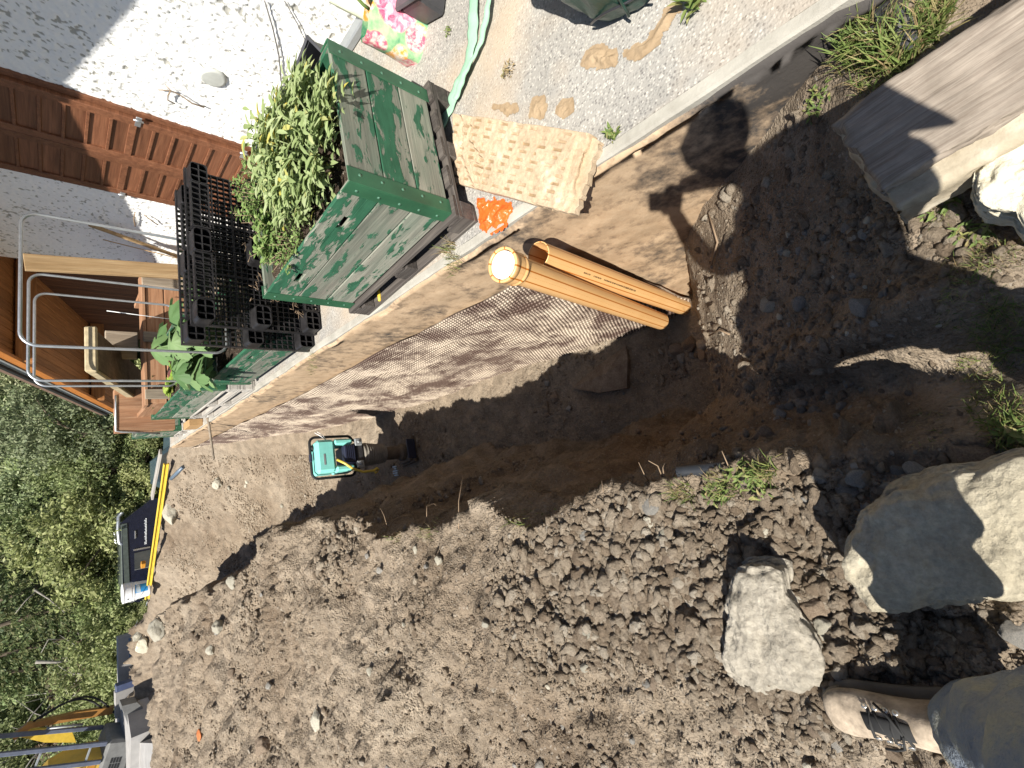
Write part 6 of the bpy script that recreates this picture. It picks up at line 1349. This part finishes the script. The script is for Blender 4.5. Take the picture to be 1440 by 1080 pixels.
m_.prism([(-.3, .0), (.1, -.02), (.32, .12), (.36, .4), (.28, .42), (.24, .2), (.06, .08), (-.3, .08)], .55, XZ(Matrix.Translation(c), .3)); link('shell', m_.mesh('shell', MAT['exgrey']), bk_)
for s in (.3, -.255): m_ = MB(); m_.prism([(-.3, .0), (.1, -.02), (.32, .12), (.36, .4), (-.1, .3)], .02, XZ(Matrix.Translation(c), s)); link('side_plate', m_.mesh('side_plate', MAT['exgrey']), bk_)

# ---- cars beyond the bank
def P22(x, y, Y=22): return aty(x, y, Y)
cv = thing('dark_van', 'dark blue van with a grey roof rack parked beyond the pit', 'van', (-1.2, 22.6, -1.95))
Rr, Zr = P22(215, 702), 0
zt = P22(173, 770).z; xr = P22(215, 703).x; zb = zt-1.65
def sx_(px_x, px_y): p = P22(px_x, px_y); return (p.x, p.z)
prof = [(xr+.05, zb+.25), (xr+.04, sx_(212, 703)[1]), (sx_(200, 712)[0], sx_(200, 712)[1]), (sx_(186, 722)[0], sx_(186, 722)[1]), (sx_(178, 734)[0], zt+.03), (-2.2, zt), (-2.9, zt-.12), (-3.3, zt-.75), (-4.2, zt-.9), (-4.35, zb+.25)]
m_ = MB(); m_.prism(prof, 1.7, XZ(Matrix.Translation((0, 0, 0)), 23.7)); bd = link('body', m_.mesh('body', MAT['carbody']), cv)
def cpart(nm, m__, mat, par=None):
    o = link(nm, m__.mesh(nm, MAT[mat]), cv)
    if par: o.parent = par; o.matrix_parent_inverse = Matrix.Identity(4)
    return o
m_ = MB(); m_.box((-2.7, 22.05, zt+.002), (sx_(178, 734)[0]-.05, 23.65, zt+.05), None, .03); m_.prism([(sx_(178, 736)[0], zt-.12), (sx_(178, 736)[0], zt+.02), (-2.7, zt-.02), (-2.7, zt-.16)], .02, XZ(Matrix.Translation((0, 0, 0)), 21.998)); cpart('roof', m_, 'carroof')
wx0, wx1 = P22(195, 802).x, P22(195, 776).x; wz0, wz1 = P22(212, 790).z, P22(189, 790).z
m_ = MB(); m_.prism([(wx0, wz0), (wx1, wz0), (wx1-.02, wz1), (wx0+.08, wz1)], .015, XZ(Matrix.Translation((0, 0, 0)), 21.996)); wn = cpart('window', m_, 'carglass')
m_ = MB(); m_.box((wx1+.06, 21.975, wz0), (wx1+.12, 21.995, wz1+.02), None, .004); cpart('window_trim', m_, 'chrome', wn)
m_ = MB(); m_.box((wx0+.03, 21.975, wz0), (wx0+.06, 21.99, wz1), None, .004); cpart('window_bar', m_, 'exgrey', wn)
# small white lettering, too far to read
m_ = MB(); l0, l1 = P22(205, 729), P22(205, 766); n = 18
for k in range(n):
    t = k/n; x = l0.x+(l1.x-l0.x)*t; z = l0.z+(l1.z-l0.z)*t; hgt = rg.choice([.035, .05, .05, .065]); wd = abs(l1.x-l0.x)/n*rg.uniform(.5, .8); m_.box((x-wd, 21.985, z-.025), (x, 21.999, z-.025+hgt))
cpart('lettering', m_, 'whiteplastic', bd)
m_ = MB(); h0 = P22(190, 752); m_.box((h0.x-.14, 21.97, h0.z-.02), (h0.x+.14, 21.995, h0.z+.02), None, .008); cpart('door_handle', m_, 'chrome', bd)
rk0, rk1 = P22(166, 722), P22(168, 768); zr_ = rk0.z
m_ = MB(); pts = [(rk0.x+.02, zt+.0), (rk0.x-.02, zr_-.12), (rk0.x-.12, zr_-.02), ((rk0.x+rk1.x)/2, zr_+.0), (rk1.x+.12, zr_-.03), (rk1.x-.02, zr_-.16), (rk1.x-.05, zt)]
for Yr in (22.1, 23.4): m_.tube([Vector((p[0], Yr, p[1])) for p in pts], .06, 8)
for k in range(3):
    x = rk0.x+(rk1.x-rk0.x)*(.28+.22*k); m_.tube([(x, 22.1, zr_-.01), (x-.03, 22.1, zt)], .03, 6)
for t in (.15, .5, .85): x = rk0.x+(rk1.x-rk0.x)*t; m_.tube([(x, 22.1, zr_-.03), (x, 23.4, zr_-.03)], .03, 6)
cpart('roof_rack', m_, 'galv')
for x in (-.4, -3.3):
    m_ = MB(); m_.lathe([(0, .0), (.2, .0), (.21, .02), (.33, .03), (.34, .2), (0, .21)], 24, Matrix.Translation((x, 22.02, zb+.3)) @ Matrix.Rotation(math.pi/2, 4, 'X') @ Matrix.Translation((0, 0, -.2))); cpart('wheel', m_, 'blackgap')
c2 = thing('blue_car', 'blue-grey car mostly hidden beyond the end of the terrace', 'car', (1.25, 20.6, -2)); a_ = aty(226, 647, 20); b_ = aty(226, 684, 20)
m_ = MB(); zt2 = a_.z+.12; m_.prism([(b_.x-.5, zt2-1.1), (a_.x+1.2, zt2-1.1), (a_.x+1.2, zt2-.45), (a_.x+.5, zt2-.4), (a_.x+.1, zt2), (b_.x+.2, zt2), (b_.x-.1, zt2-.4), (b_.x-.5, zt2-.5)], 1.5, XZ(Matrix.Translation((0, 0, 0)), 21.5)); link('body', m_.mesh('body', MAT['bluecar']), c2)
m_ = MB(); m_.prism([(b_.x+.0, zt2-.38), (a_.x+.32, zt2-.38), (a_.x+.05, zt2-.06), (b_.x+.22, zt2-.06)], .012, XZ(Matrix.Translation((0, 0, 0)), 19.998)); link('window', m_.mesh('window', MAT['carglass']), c2)

# ================================================================== TREES AND BUSHES BEYOND THE SITE
def crown_mesh(name, rx, rz_, n_cl, per, leaf, mat, seed, shape='round'):
    r_ = np.random.default_rng(seed); C_ = []
    for k in range(n_cl):
        d = r_.normal(size=3); d /= np.linalg.norm(d); d[2] = d[2]*.9+.1; q = r_.uniform(.35, 1)**.5
        lob = 1+.28*float(vn(d[0]*1.7+seed, d[1]*1.7, d[2]*1.7, seed)); C_.append(d*q*lob*np.array([rx, rx, rz_]))
    C_ = np.array(C_); cl_r = r_.uniform(.16, .34, n_cl)*rx; N = n_cl*per
    ci = np.repeat(np.arange(n_cl), per); o_ = r_.normal(size=(N, 3)); o_ /= np.linalg.norm(o_, axis=1)[:, None]; o_ *= (r_.random(N)**.5)[:, None]*np.array([1.15, 1.15, .75]); P_ = C_[ci]+o_*cl_r[ci][:, None]
    nrm = o_*.7+r_.normal(size=(N, 3))*.55+np.array([0, 0, .35]); nrm /= np.linalg.norm(nrm, axis=1)[:, None]
    t1 = np.cross(nrm, r_.normal(size=(N, 3))); t1 /= np.linalg.norm(t1, axis=1)[:, None]; t2 = np.cross(nrm, t1); s = leaf*r_.uniform(.6, 1.35, N)[:, None]
    V_ = np.stack([P_-t1*s, P_+t2*s*.45-t1*s*.1, P_+t1*s, P_-t2*s*.45-t1*s*.1], 1).reshape(-1, 3); Fq = np.arange(N*4).reshape(-1, 4)
    return mesh_np(name, V_, Fq, mat)
def trunk_mesh(name, h, r, seed, limbs=6, spread=1.2, mat='bark'):
    g_ = random.Random(seed); m_ = MB(); pts = [(0, 0, -.4)]+[(g_.uniform(-.12, .12)*i, g_.uniform(-.12, .12)*i, h*i/4) for i in range(1, 5)]; m_.tube(pts, [r*1.3, r, r*.8, r*.55, r*.25], 7)
    for k in range(limbs):
        t = g_.uniform(.25, .9); a_ = g_.uniform(0, 6.28); z0 = h*t; i = min(3, int(t*4)); b = Vector(pts[i]).lerp(Vector(pts[i+1]), t*4-i); e = b+Vector((math.cos(a_)*spread, math.sin(a_)*spread, g_.uniform(.3, 1.0))); m_.tube([b, b.lerp(e, .5)+Vector((0, 0, .1)), e], [r*.4, r*.28, r*.1], 5)
    return m_.mesh(name, MAT[mat])
KINDS = {
 'bright': (crown_mesh('crown', 1.5, 1.7, 130, 95, .062, MAT['leaf1'], 3), trunk_mesh('trunk', 2.0, .09, 3), 1.9),
 'mid': (crown_mesh('crown', 1.9, 2.6, 160, 100, .075, MAT['leaf2'], 5), trunk_mesh('trunk', 3.6, .13, 5), 3.0),
 'grey': (crown_mesh('crown', 1.7, 2.3, 140, 95, .068, MAT['leaf3'], 8), trunk_mesh('trunk', 3.2, .11, 8), 2.7),
 'low': (crown_mesh('crown', 1.2, .95, 90, 85, .058, MAT['leaf1'], 12), trunk_mesh('trunk', .9, .05, 12, 5, .7), .8)}
def spruce_mesh(seed, h=6.5, r0=1.9):
    r_ = np.random.default_rng(seed); V_ = []; k = 0
    for lay in range(20):
        t = lay/20; z0 = .7+t*(h-.9); L0 = r0*(1-t)**.85+.15
        for b in range(11):
            a_ = r_.uniform(0, 6.28); L_ = L0*r_.uniform(.7, 1.1); n = max(8, int(L_*34)); u = r_.random(n)**.8; x = L_*u; z = z0-.42*x+.10*x*x+r_.normal(0, .03, n); w_ = r_.normal(0, .16, n)*(1-u*.6)
            P_ = np.stack([x*math.cos(a_)-w_*math.sin(a_), x*math.sin(a_)+w_*math.cos(a_), z-np.abs(w_)*.5], -1); d = np.stack([np.cos(a_+w_*4), np.sin(a_+w_*4), r_.uniform(-1.1, -.1, n)], -1); d /= np.linalg.norm(d, axis=1)[:, None]; c_ = np.cross(d, r_.normal(size=(n, 3))); c_ /= np.linalg.norm(c_, axis=1)[:, None]; s = r_.uniform(.09, .17, n)[:, None]
            V_.append(np.stack([P_-c_*s*.22, P_+d*s*.5-c_*s*.2, P_+d*s, P_+d*s*.5+c_*s*.25], 1))
    V_ = np.concatenate(V_).reshape(-1, 3); return mesh_np('crown', V_, np.arange(len(V_)).reshape(-1, 4), MAT['needle'])
KINDS['spruce'] = (spruce_mesh(4), trunk_mesh('trunk', 6.3, .13, 21, 0), 0)
KINDS['dead'] = (crown_mesh('crown', 1.3, 1.3, 60, 40, .075, MAT['deadleaf'], 17), trunk_mesh('trunk', 2.2, .06, 17, 12, 1.0, 'birch'), 1.3)
LAB = {'bright': 'bright green bushy tree beyond the pit', 'mid': 'tall mid green leafy tree beyond the site', 'grey': 'grey green willow-like tree beyond the site', 'low': 'low bright bush at the foot of the trees', 'spruce': 'dark spruce with drooping branches left of the van', 'dead': 'brown twiggy shrub in the undergrowth behind the excavator'}
NM = {'bright': 'leafy_tree', 'mid': 'leafy_tree', 'grey': 'leafy_tree', 'low': 'bush', 'spruce': 'spruce', 'dead': 'dry_shrub'}
ORD = ['first', 'second', 'third', 'fourth', 'fifth', 'sixth', 'seventh', 'eighth', 'ninth', 'tenth', 'eleventh', 'twelfth', 'thirteenth', 'fourteenth', 'fifteenth', 'sixteenth', 'seventeenth']
CNT = {}
def tree(kind, ypx, Y, sc, dz=0, label=None):
    row = 'lowest row beyond the pit' if Y < 24.4 else 'front row beyond the pit' if Y < 27.6 else 'second row beyond the pit' if Y < 32.5 else 'third row of the wood' if Y < 40 else 'rearmost row of the wood'
    kd = {'bright': 'bright bushy tree', 'mid': 'mid green leafy tree', 'grey': 'grey green willowy tree', 'low': 'low bright bush', 'spruce': 'drooping spruce', 'dead': 'brown twiggy shrub'}[kind]
    if not label: k_ = CNT.get((kd, row), 0); CNT[(kd, row)] = k_+1; label = '%s %s from the house in the %s' % (ORD[k_], kd, row)
    X = aty(90, ypx, Y).x; z = gz(X, Y)+dz; cr, tk, ch = KINDS[kind]
    th = thing(NM[kind], label or LAB[kind], 'bush' if kind in ('low', 'dead') else 'tree', (X, Y, z), {'low': 'bushes', 'dead': 'bushes'}.get(kind, 'trees')+' beyond the site')
    M = Matrix.Translation((X, Y, z)) @ Matrix.Rotation(rg.uniform(0, 6.28), 4, 'Z') @ Matrix.Diagonal((sc*rg.uniform(.9, 1.15), sc*rg.uniform(.9, 1.15), sc*rg.uniform(.92, 1.1), 1))
    link('trunk', tk, th, M); link('crown', cr, th, M @ Matrix.Translation((0, 0, ch)))
    return th
rg = random.Random(5)
for i, y in enumerate(range(470, 800, 42)):          # first row, right of the spruces
    tree(rg.choice(['bright', 'bright', 'grey']), y+rg.uniform(-12, 12), rg.uniform(24.5, 27), rg.uniform(1.0, 1.35))
for y in range(440, 820, 36): tree(rg.choice(['mid', 'grey', 'bright']), y+rg.uniform(-12, 12), rg.uniform(28, 31), rg.uniform(1.0, 1.35))
for y in range(400, 860, 40): tree(rg.choice(['mid', 'mid', 'grey']), y+rg.uniform(-12, 12), rg.uniform(33, 38), rg.uniform(1.3, 1.8))
for y in range(380, 1240, 60): tree(rg.choice(['mid', 'grey']), y+rg.uniform(-15, 15), rg.uniform(42, 50), rg.uniform(2.0, 2.7))
for y in (560, 610, 655, 700, 735, 812, 850, 880): tree('low', y+rg.uniform(-8, 8), rg.uniform(23.2, 24.6), rg.uniform(.9, 1.3))
for y, Y, sc in ((815, 27, 1.0), (850, 25.5, .95), (895, 28, 1.15), (930, 30, 1.1)): tree('spruce', y, Y, sc)
for y, Y, sc in ((880, 23.5, 1.0), (925, 22.8, 1.0), (960, 23.5, 1.1), (1000, 24, 1.1), (1050, 23.5, 1.1), (1090, 24.5, 1.2)): tree('bright', y, Y, sc, -.6)
for y, Y, sc in ((940, 26, 1.2), (975, 27, 1.2), (1010, 28, 1.3), (1045, 27, 1.3), (960, 31, 1.6), (1020, 32, 1.6)): tree('dead', y, Y, sc)
for y in (930, 985, 1040, 1090, 1140): tree('mid', y, rg.uniform(33, 37), rg.uniform(1.2, 1.5), -1)
tree('bright', 905, 21.0, .45, 0, 'yellowish tuft of leaves behind the bank by the concrete wall')
# fallen pale log and bare branches
def branch(pl, Y, r, lab, nm='dead_branch'):
    m_ = MB(); ps = [aty(*q, Y) for q in pl]; m_.tube(ps, [r*(1-.6*i/(len(ps)-1)) for i in range(len(ps))], 6); tag(link(nm, m_.mesh(nm, MAT['birch'])), lab, 'branch')
branch([(48, 829), (70, 843), (92, 862)], 23.4, .035, 'pale bare branch slanting across the trees left of the van')
branch([(50, 832), (35, 846), (22, 862)], 23.4, .025, 'thin bare branch forking left from the pale one')
branch([(82, 899), (68, 899), (58, 918)], 24.2, .025, 'bent bare branch before the dark spruce gap')
branch([(50, 931), (80, 931), (112, 927)], 23.2, .06, 'pale fallen birch log among the trees', 'fallen_log')

# ================================================================== THE PHOTOGRAPHER
def skin(name, joints, bones, mat, sub=2, parent=None, root=0):
    me = bpy.data.meshes.new(name); me.from_pydata([j[:3] for j in joints], bones, []); ob = bpy.data.objects.new(name, me); COL.objects.link(ob)
    md = ob.modifiers.new('s', 'SKIN'); md.use_smooth_shade = True
    for i, j in enumerate(joints):
        d = me.skin_vertices[0].data[i]; r = j[3]; d.radius = r if isinstance(r, tuple) else (r, r); d.use_root = i == root
    sb = ob.modifiers.new('d', 'SUBSURF'); sb.levels = sb.render_levels = sub
    dg = bpy.context.evaluated_depsgraph_get(); m2 = bpy.data.meshes.new_from_object(ob.evaluated_get(dg)); bpy.data.objects.remove(ob)
    m2.name = name; m2.materials.clear(); m2.materials.append(MAT[mat]); m2.polygons.foreach_set('use_smooth', np.ones(len(m2.polygons), bool))
    return link(name, m2, parent)
gl = gz(-.72, .2); LF = Vector((-.715, .185, gl)); RF = Vector((-.10, -.43, gz(-.10, -.43)))
pel = Vector((-.30, -.21, .93)); che = Vector((-.17, -.41, 1.29)); nk = Vector((-.085, -.42, 1.585)); hd = Vector((-.03, -.375, 1.79))
shL, shR = Vector((-.31, -.36, 1.46)), Vector((.02, -.50, 1.45)); elL, elR = Vector((-.31, -.07, 1.27)), Vector((.09, -.43, 1.20))
ph_c = CAM+DN*.052-FW*.012-RT*.012
haL, haR = ph_c-RT*.055-FW*.035+DN*.025, ph_c+RT*.055-FW*.035+DN*.04
hpL, hpR = Vector((-.41, -.06, .88)), Vector((-.24, -.32, .88)); knL, knR = Vector((-.565, .07, .50)), Vector((-.17, -.27, .47)); anL, anR = LF+Vector((0, -.02, .11)), RF+Vector((0, -.03, .11))
pr = thing('person', 'photographer standing astride in sandy work boots and dirty jeans, holding up a phone', 'person', (-.2, -.2, gl))
J = [(*pel, (.115, .09)), (*((pel+che)/2), (.12, .09)), (*che, (.14, .10)), (*nk, .06), (*hd, (.085, .095)), (*(hd+Vector((.0, .01, .09))), (.07, .08)),
     (*shL, .062), (*elL, .045), (*haL, .042), (*shR, .062), (*elR, .045), (*haR, .042), (*hpL, .07), (*knL, .052), (*anL, .04), (*hpR, .07), (*knR, .052), (*anR, .04)]
B_ = [(0, 1), (1, 2), (2, 3), (3, 4), (4, 5), (2, 6), (6, 7), (7, 8), (2, 9), (9, 10), (10, 11), (0, 12), (12, 13), (13, 14), (0, 15), (15, 16), (16, 17)]
skin('body', J, B_, 'skin', 2, pr)
# fingers round the phone
def hand(pc, side):
    f_ = []
    for k in range(4):
        L_ = (.072, .08, .074, .058)[k]; b = pc+DN*(-.03+.02*k)+FW*.005; e1 = b+FW*.018-RT*side*(-.012); e2 = e1-RT*(-side)*(.5*L_)*-1+FW*.002
        m_ = MB(); m_.tube([b-FW*.02, b, e1, e1+RT*(-side)*(-1)*.0+(ph_c-pc).normalized()*.5*L_], [.011, .0105, .0095, .007], 8); q = link('finger', m_.mesh('finger', MAT['skin']), pr)
    m_ = MB(); m_.tube([pc+DN*.02-FW*.02, pc+DN*(-.01)-FW*.012+(ph_c-pc)*.25, pc-DN*.03-FW*.014+(ph_c-pc)*.5], [.014, .012, .009], 8); link('thumb', m_.mesh('thumb', MAT['skin']), pr)
hand(haL, -1); hand(haR, 1)
# head details, hair
fw_h = (CAM-hd); fw_h.z = -.12; fw_h.normalize(); rt_h = fw_h.cross(Vector((0, 0, 1))).normalized(); up_h = rt_h.cross(fw_h)
m_ = MB(); m_.tube([hd+fw_h*.085+up_h*.03, hd+fw_h*.112-up_h*.005, hd+fw_h*.092-up_h*.018], [.010, .016, .010], 8); link('nose', m_.mesh('nose', MAT['skin']), pr)
v, f = ico(3)
for s in (-1, 1):
    link('eye', mesh_np('eye', v*.012, f, MAT['whitecap'], True), pr, Matrix.Translation(hd+fw_h*.082+rt_h*.033*s+up_h*.025)); link('ear', mesh_np('ear', v*np.array([.010, .020, .032]), f, MAT['skin'], True), pr, Matrix.Translation(hd+rt_h*.088*s))
m_ = MB(); m_.tube([hd+fw_h*.086+rt_h*.024-up_h*.05, hd+fw_h*.094-up_h*.052, hd+fw_h*.086-rt_h*.024-up_h*.05], [.004, .006, .004], 6); link('mouth', m_.mesh('mouth', plain('lips', (.4, .16, .13), .5, .3)), pr)
v, f = ico(4); hv = v*np.array([.126, .130, .126])*(1+.06*fbm(v[:, 0]*7, v[:, 1]*7, v[:, 2]*7, 3, 4))[:, None]; fr = v@np.array(fw_h); hv = hv-np.array(fw_h)[None]*(np.maximum(0, fr-.05)*.075*(v[:, 2] < .55))[:, None]
link('hair', mesh_np('hair', hv, f, MAT['hair'], True), pr, Matrix.Translation(hd+Vector((0, -.012, .035))))
JS = [(*(pel+(che-pel)*.15), (.185, .175)), (*((pel+che)/2), (.18, .15)), (*che, (.195, .135)), (*(nk-Vector((0, 0, .05))), .075), (*shL, .085), (*elL, .065), (*(elL.lerp(haL, .75)), .048), (*shR, .085), (*elR, .065), (*(elR.lerp(haR, .75)), .048)]
skin('shirt', JS, [(0, 1), (1, 2), (2, 3), (2, 4), (4, 5), (5, 6), (2, 7), (7, 8), (8, 9)], 'shirt', 2, pr)
def legtube(m_, pts, rads, seed, n=44):
    P_ = [Vector(p) for p in pts]; rings = []; ref = None; tot = 90
    seg = [0]
    for a_, b_ in zip(P_[:-1], P_[1:]): seg.append(seg[-1]+(b_-a_).length)
    for i in range(tot+1):
        s = seg[-1]*i/tot; k = max(j for j in range(len(seg)-1) if seg[j] <= s+1e-9); t = (s-seg[k])/(seg[k+1]-seg[k]); c = P_[k].lerp(P_[k+1], t); r = rads[k]+(rads[k+1]-rads[k])*t; rings.append((c, r, s))
    # smooth the knee
    cs = [r[0] for r in rings]
    for it in range(60): cs = [cs[0]]+[(cs[i-1]+cs[i]*2+cs[i+1])/4 for i in range(1, tot)]+[cs[-1]]
    vs_ = []
    for i, (c, (_, r, s)) in enumerate(zip(cs, rings)):
        t = (cs[min(i+1, tot)]-cs[max(i-1, 0)]).normalized(); ref = t.orthogonal().normalized() if ref is None else (ref-t*ref.dot(t)).normalized(); u = ref; w_ = t.cross(u)
        for k in range(n):
            a_ = 2*math.pi*k/n; fold = .020*math.sin(s*44+2.2*math.sin(a_+seed)+1.3*math.sin(2*a_))*math.exp(-s*1.7)+.010*float(vn(math.cos(a_)*1.6+seed, math.sin(a_)*1.6, s*9, seed))+.006*float(vn(math.cos(a_)*3, math.sin(a_)*3+seed, s*22, seed+1))
            vs_.append(c+(u*math.cos(a_)+w_*math.sin(a_))*(r+fold))
    fs = [(i*n+k, i*n+(k+1) % n, (i+1)*n+(k+1) % n, (i+1)*n+k) for i in range(tot) for k in range(n)]
    # turned hem
    hem = [Vector(p)+(cs[0]-Vector(p))*.14+(cs[1]-cs[0]).normalized()*.03 for p in vs_[:n]]; b = len(vs_); vs_ += hem; fs += [(k, b+k, b+(k+1) % n, (k+1) % n) for k in range(n)]
    m_.add(vs_, fs, True)
m_ = MB(); legtube(m_, [LF+Vector((.005, -.035, .085)), LF+Vector((.03, -.06, .16)), knL, hpL, pel+Vector((-.05, 0, .05))], [.083, .086, .090, .118, .13], 3); legtube(m_, [RF+Vector((0, -.03, .07)), RF+Vector((0, -.03, .15)), knR, hpR, pel+Vector((.05, 0, .05))], [.08, .082, .09, .12, .13], 7)
m_.tube([hpL+(hpL-hpR).normalized()*.05, hpL, pel+Vector((0, 0, -.03)), hpR, hpR+(hpR-hpL).normalized()*.05], [.06, .128, .145, .128, .06], 20); up_ = (che-pel); m_.tube([pel-up_*.12, pel, pel+up_*.22, pel+up_*.38], [.12, .165, .172, .165], 24)
link('jeans', m_.mesh('jeans', MAT['jeans']), pr)
def boot(F, heading, nm='boot'):
    R = Matrix.Translation(F) @ Matrix.Rotation(heading, 4, 'Z')             # toe along +Y
    def loft(secs, n=28, rep=None):
        vs_ = []
        for (y, x0, hw, z0, z1, e) in secs:
            for k in range(n):
                a_ = 2*math.pi*k/n; ca, sa = math.cos(a_), math.sin(a_); q = (abs(ca)**e+abs(sa)**e)**(-1/e); vs_.append(R @ Vector((x0+hw*ca*q, y, (z0+z1)/2+(z1-z0)/2*sa*q)))
        fs = [(i*n+k, i*n+(k+1) % n, (i+1)*n+(k+1) % n, (i+1)*n+k) for i in range(len(secs)-1) for k in range(n)]+[tuple(reversed(range(n))), tuple((len(secs)-1)*n+k for k in range(n))]
        return vs_, fs
    secs = [(-.115, 0, .020, .03, .10, 2.2), (-.108, 0, .034, .024, .125, 2.4), (-.085, 0, .041, .022, .145, 2.5), (-.05, .0, .043, .022, .150, 2.4), (-.01, .001, .043, .022, .138, 2.2), (.03, .003, .045, .022, .118, 2.1), (.07, .005, .049, .022, .100, 2.1), (.11, .007, .053, .022, .086, 2.2), (.145, .007, .053, .022, .077, 2.4), (.17, .006, .048, .022, .069, 2.4), (.188, .004, .036, .023, .058, 2.3), (.197, .003, .018, .026, .046, 2.0)]
    m_ = MB(); a_, b_ = loft(secs); m_.add(a_, b_, True); bo_ = link(nm, m_.mesh(nm, MAT['boot']), pr)
    def sub(name, m__, mat): o = link(name, m__.mesh(name, MAT[mat]), pr); o.parent = bo_; o.matrix_parent_inverse = Matrix.Identity(4)
    m_ = MB(); so_ = [(y*1.0+(.004 if y > 0 else -.004), x, hw+.006, .0, .024, 3.2) for (y, x, hw, _, _, _) in secs]; a_, b_ = loft(so_); m_.add(a_, b_, True); sub('sole', m_, 'sole')
    m_ = MB(); tp = [(y, x, hw+.002, .021, (z1-.02 if y < .16 else z1)*.62+.014, 2.6) for (y, x, hw, _, z1, _) in secs if y > .13]; a_, b_ = loft(tp); m_.add(a_, b_, True); sub('toe_cap', m_, 'sole')
    m_ = MB()
    for k, (y, z) in enumerate(((.085, .103), (.062, .112), (.040, .122), (.018, .131))):
        s = 1 if k % 2 else -1; m_.tube([R @ Vector((-.026, y-.006*s, z-.010)), R @ Vector((.004, y, z+.001)), R @ Vector((.034, y+.006*s, z-.010))], .0035, 6)
    m_.tube([R @ Vector(p) for p in [(.0, .02, .135), (-.03, .03, .128), (-.045, .055, .105), (-.05, .08, .09)]], .003, 6); m_.tube([R @ Vector(p) for p in [(.0, .02, .135), (.035, .035, .126), (.05, .06, .10)]], .003, 6); sub('lace', m_, 'lace')
    for y, z in ((.085, .090), (.062, .100), (.040, .110), (.018, .120)):
        for x in (-.030, .040): m_ = MB(); m_.lathe([(.003, .002), (.0065, .002), (.0065, 0)], 10, R @ Matrix.Translation((x, y, z)) @ Matrix.Rotation(.7 if x > 0 else -.7, 4, 'Y')); sub('eyelet', m_, 'eyelet')
    m_ = MB(); a_, b_ = loft([(-.0, .003, .018, .118, .139, 2.2), (.05, .004, .020, .10, .119, 2.2), (.10, .006, .020, .075, .095, 2.2)]); m_.add(a_, b_, True); sub('tongue', m_, 'lace')
boot(LF+Vector((-.01, .09, .004)), math.radians(12)); boot(RF+Vector((0, .09, .004)), math.radians(-6))
phn = thing('phone', 'black phone held up by the photographer', 'phone', ph_c); M = Matrix(((DN.x, RT.x, -FW.x, ph_c.x), (DN.y, RT.y, -FW.y, ph_c.y), (DN.z, RT.z, -FW.z, ph_c.z), (0, 0, 0, 1)))
m_ = MB(); m_.box((-.082, -.046, -.004), (.082, .046, .004), None, .003); link('phone_body', m_.mesh('phone_body', MAT['phone']), phn, M)
m_ = MB(); m_.box((-.073, -.033, .0042), (.073, .033, .0048), None); link('screen', m_.mesh('screen', MAT['carglass']), phn, M)
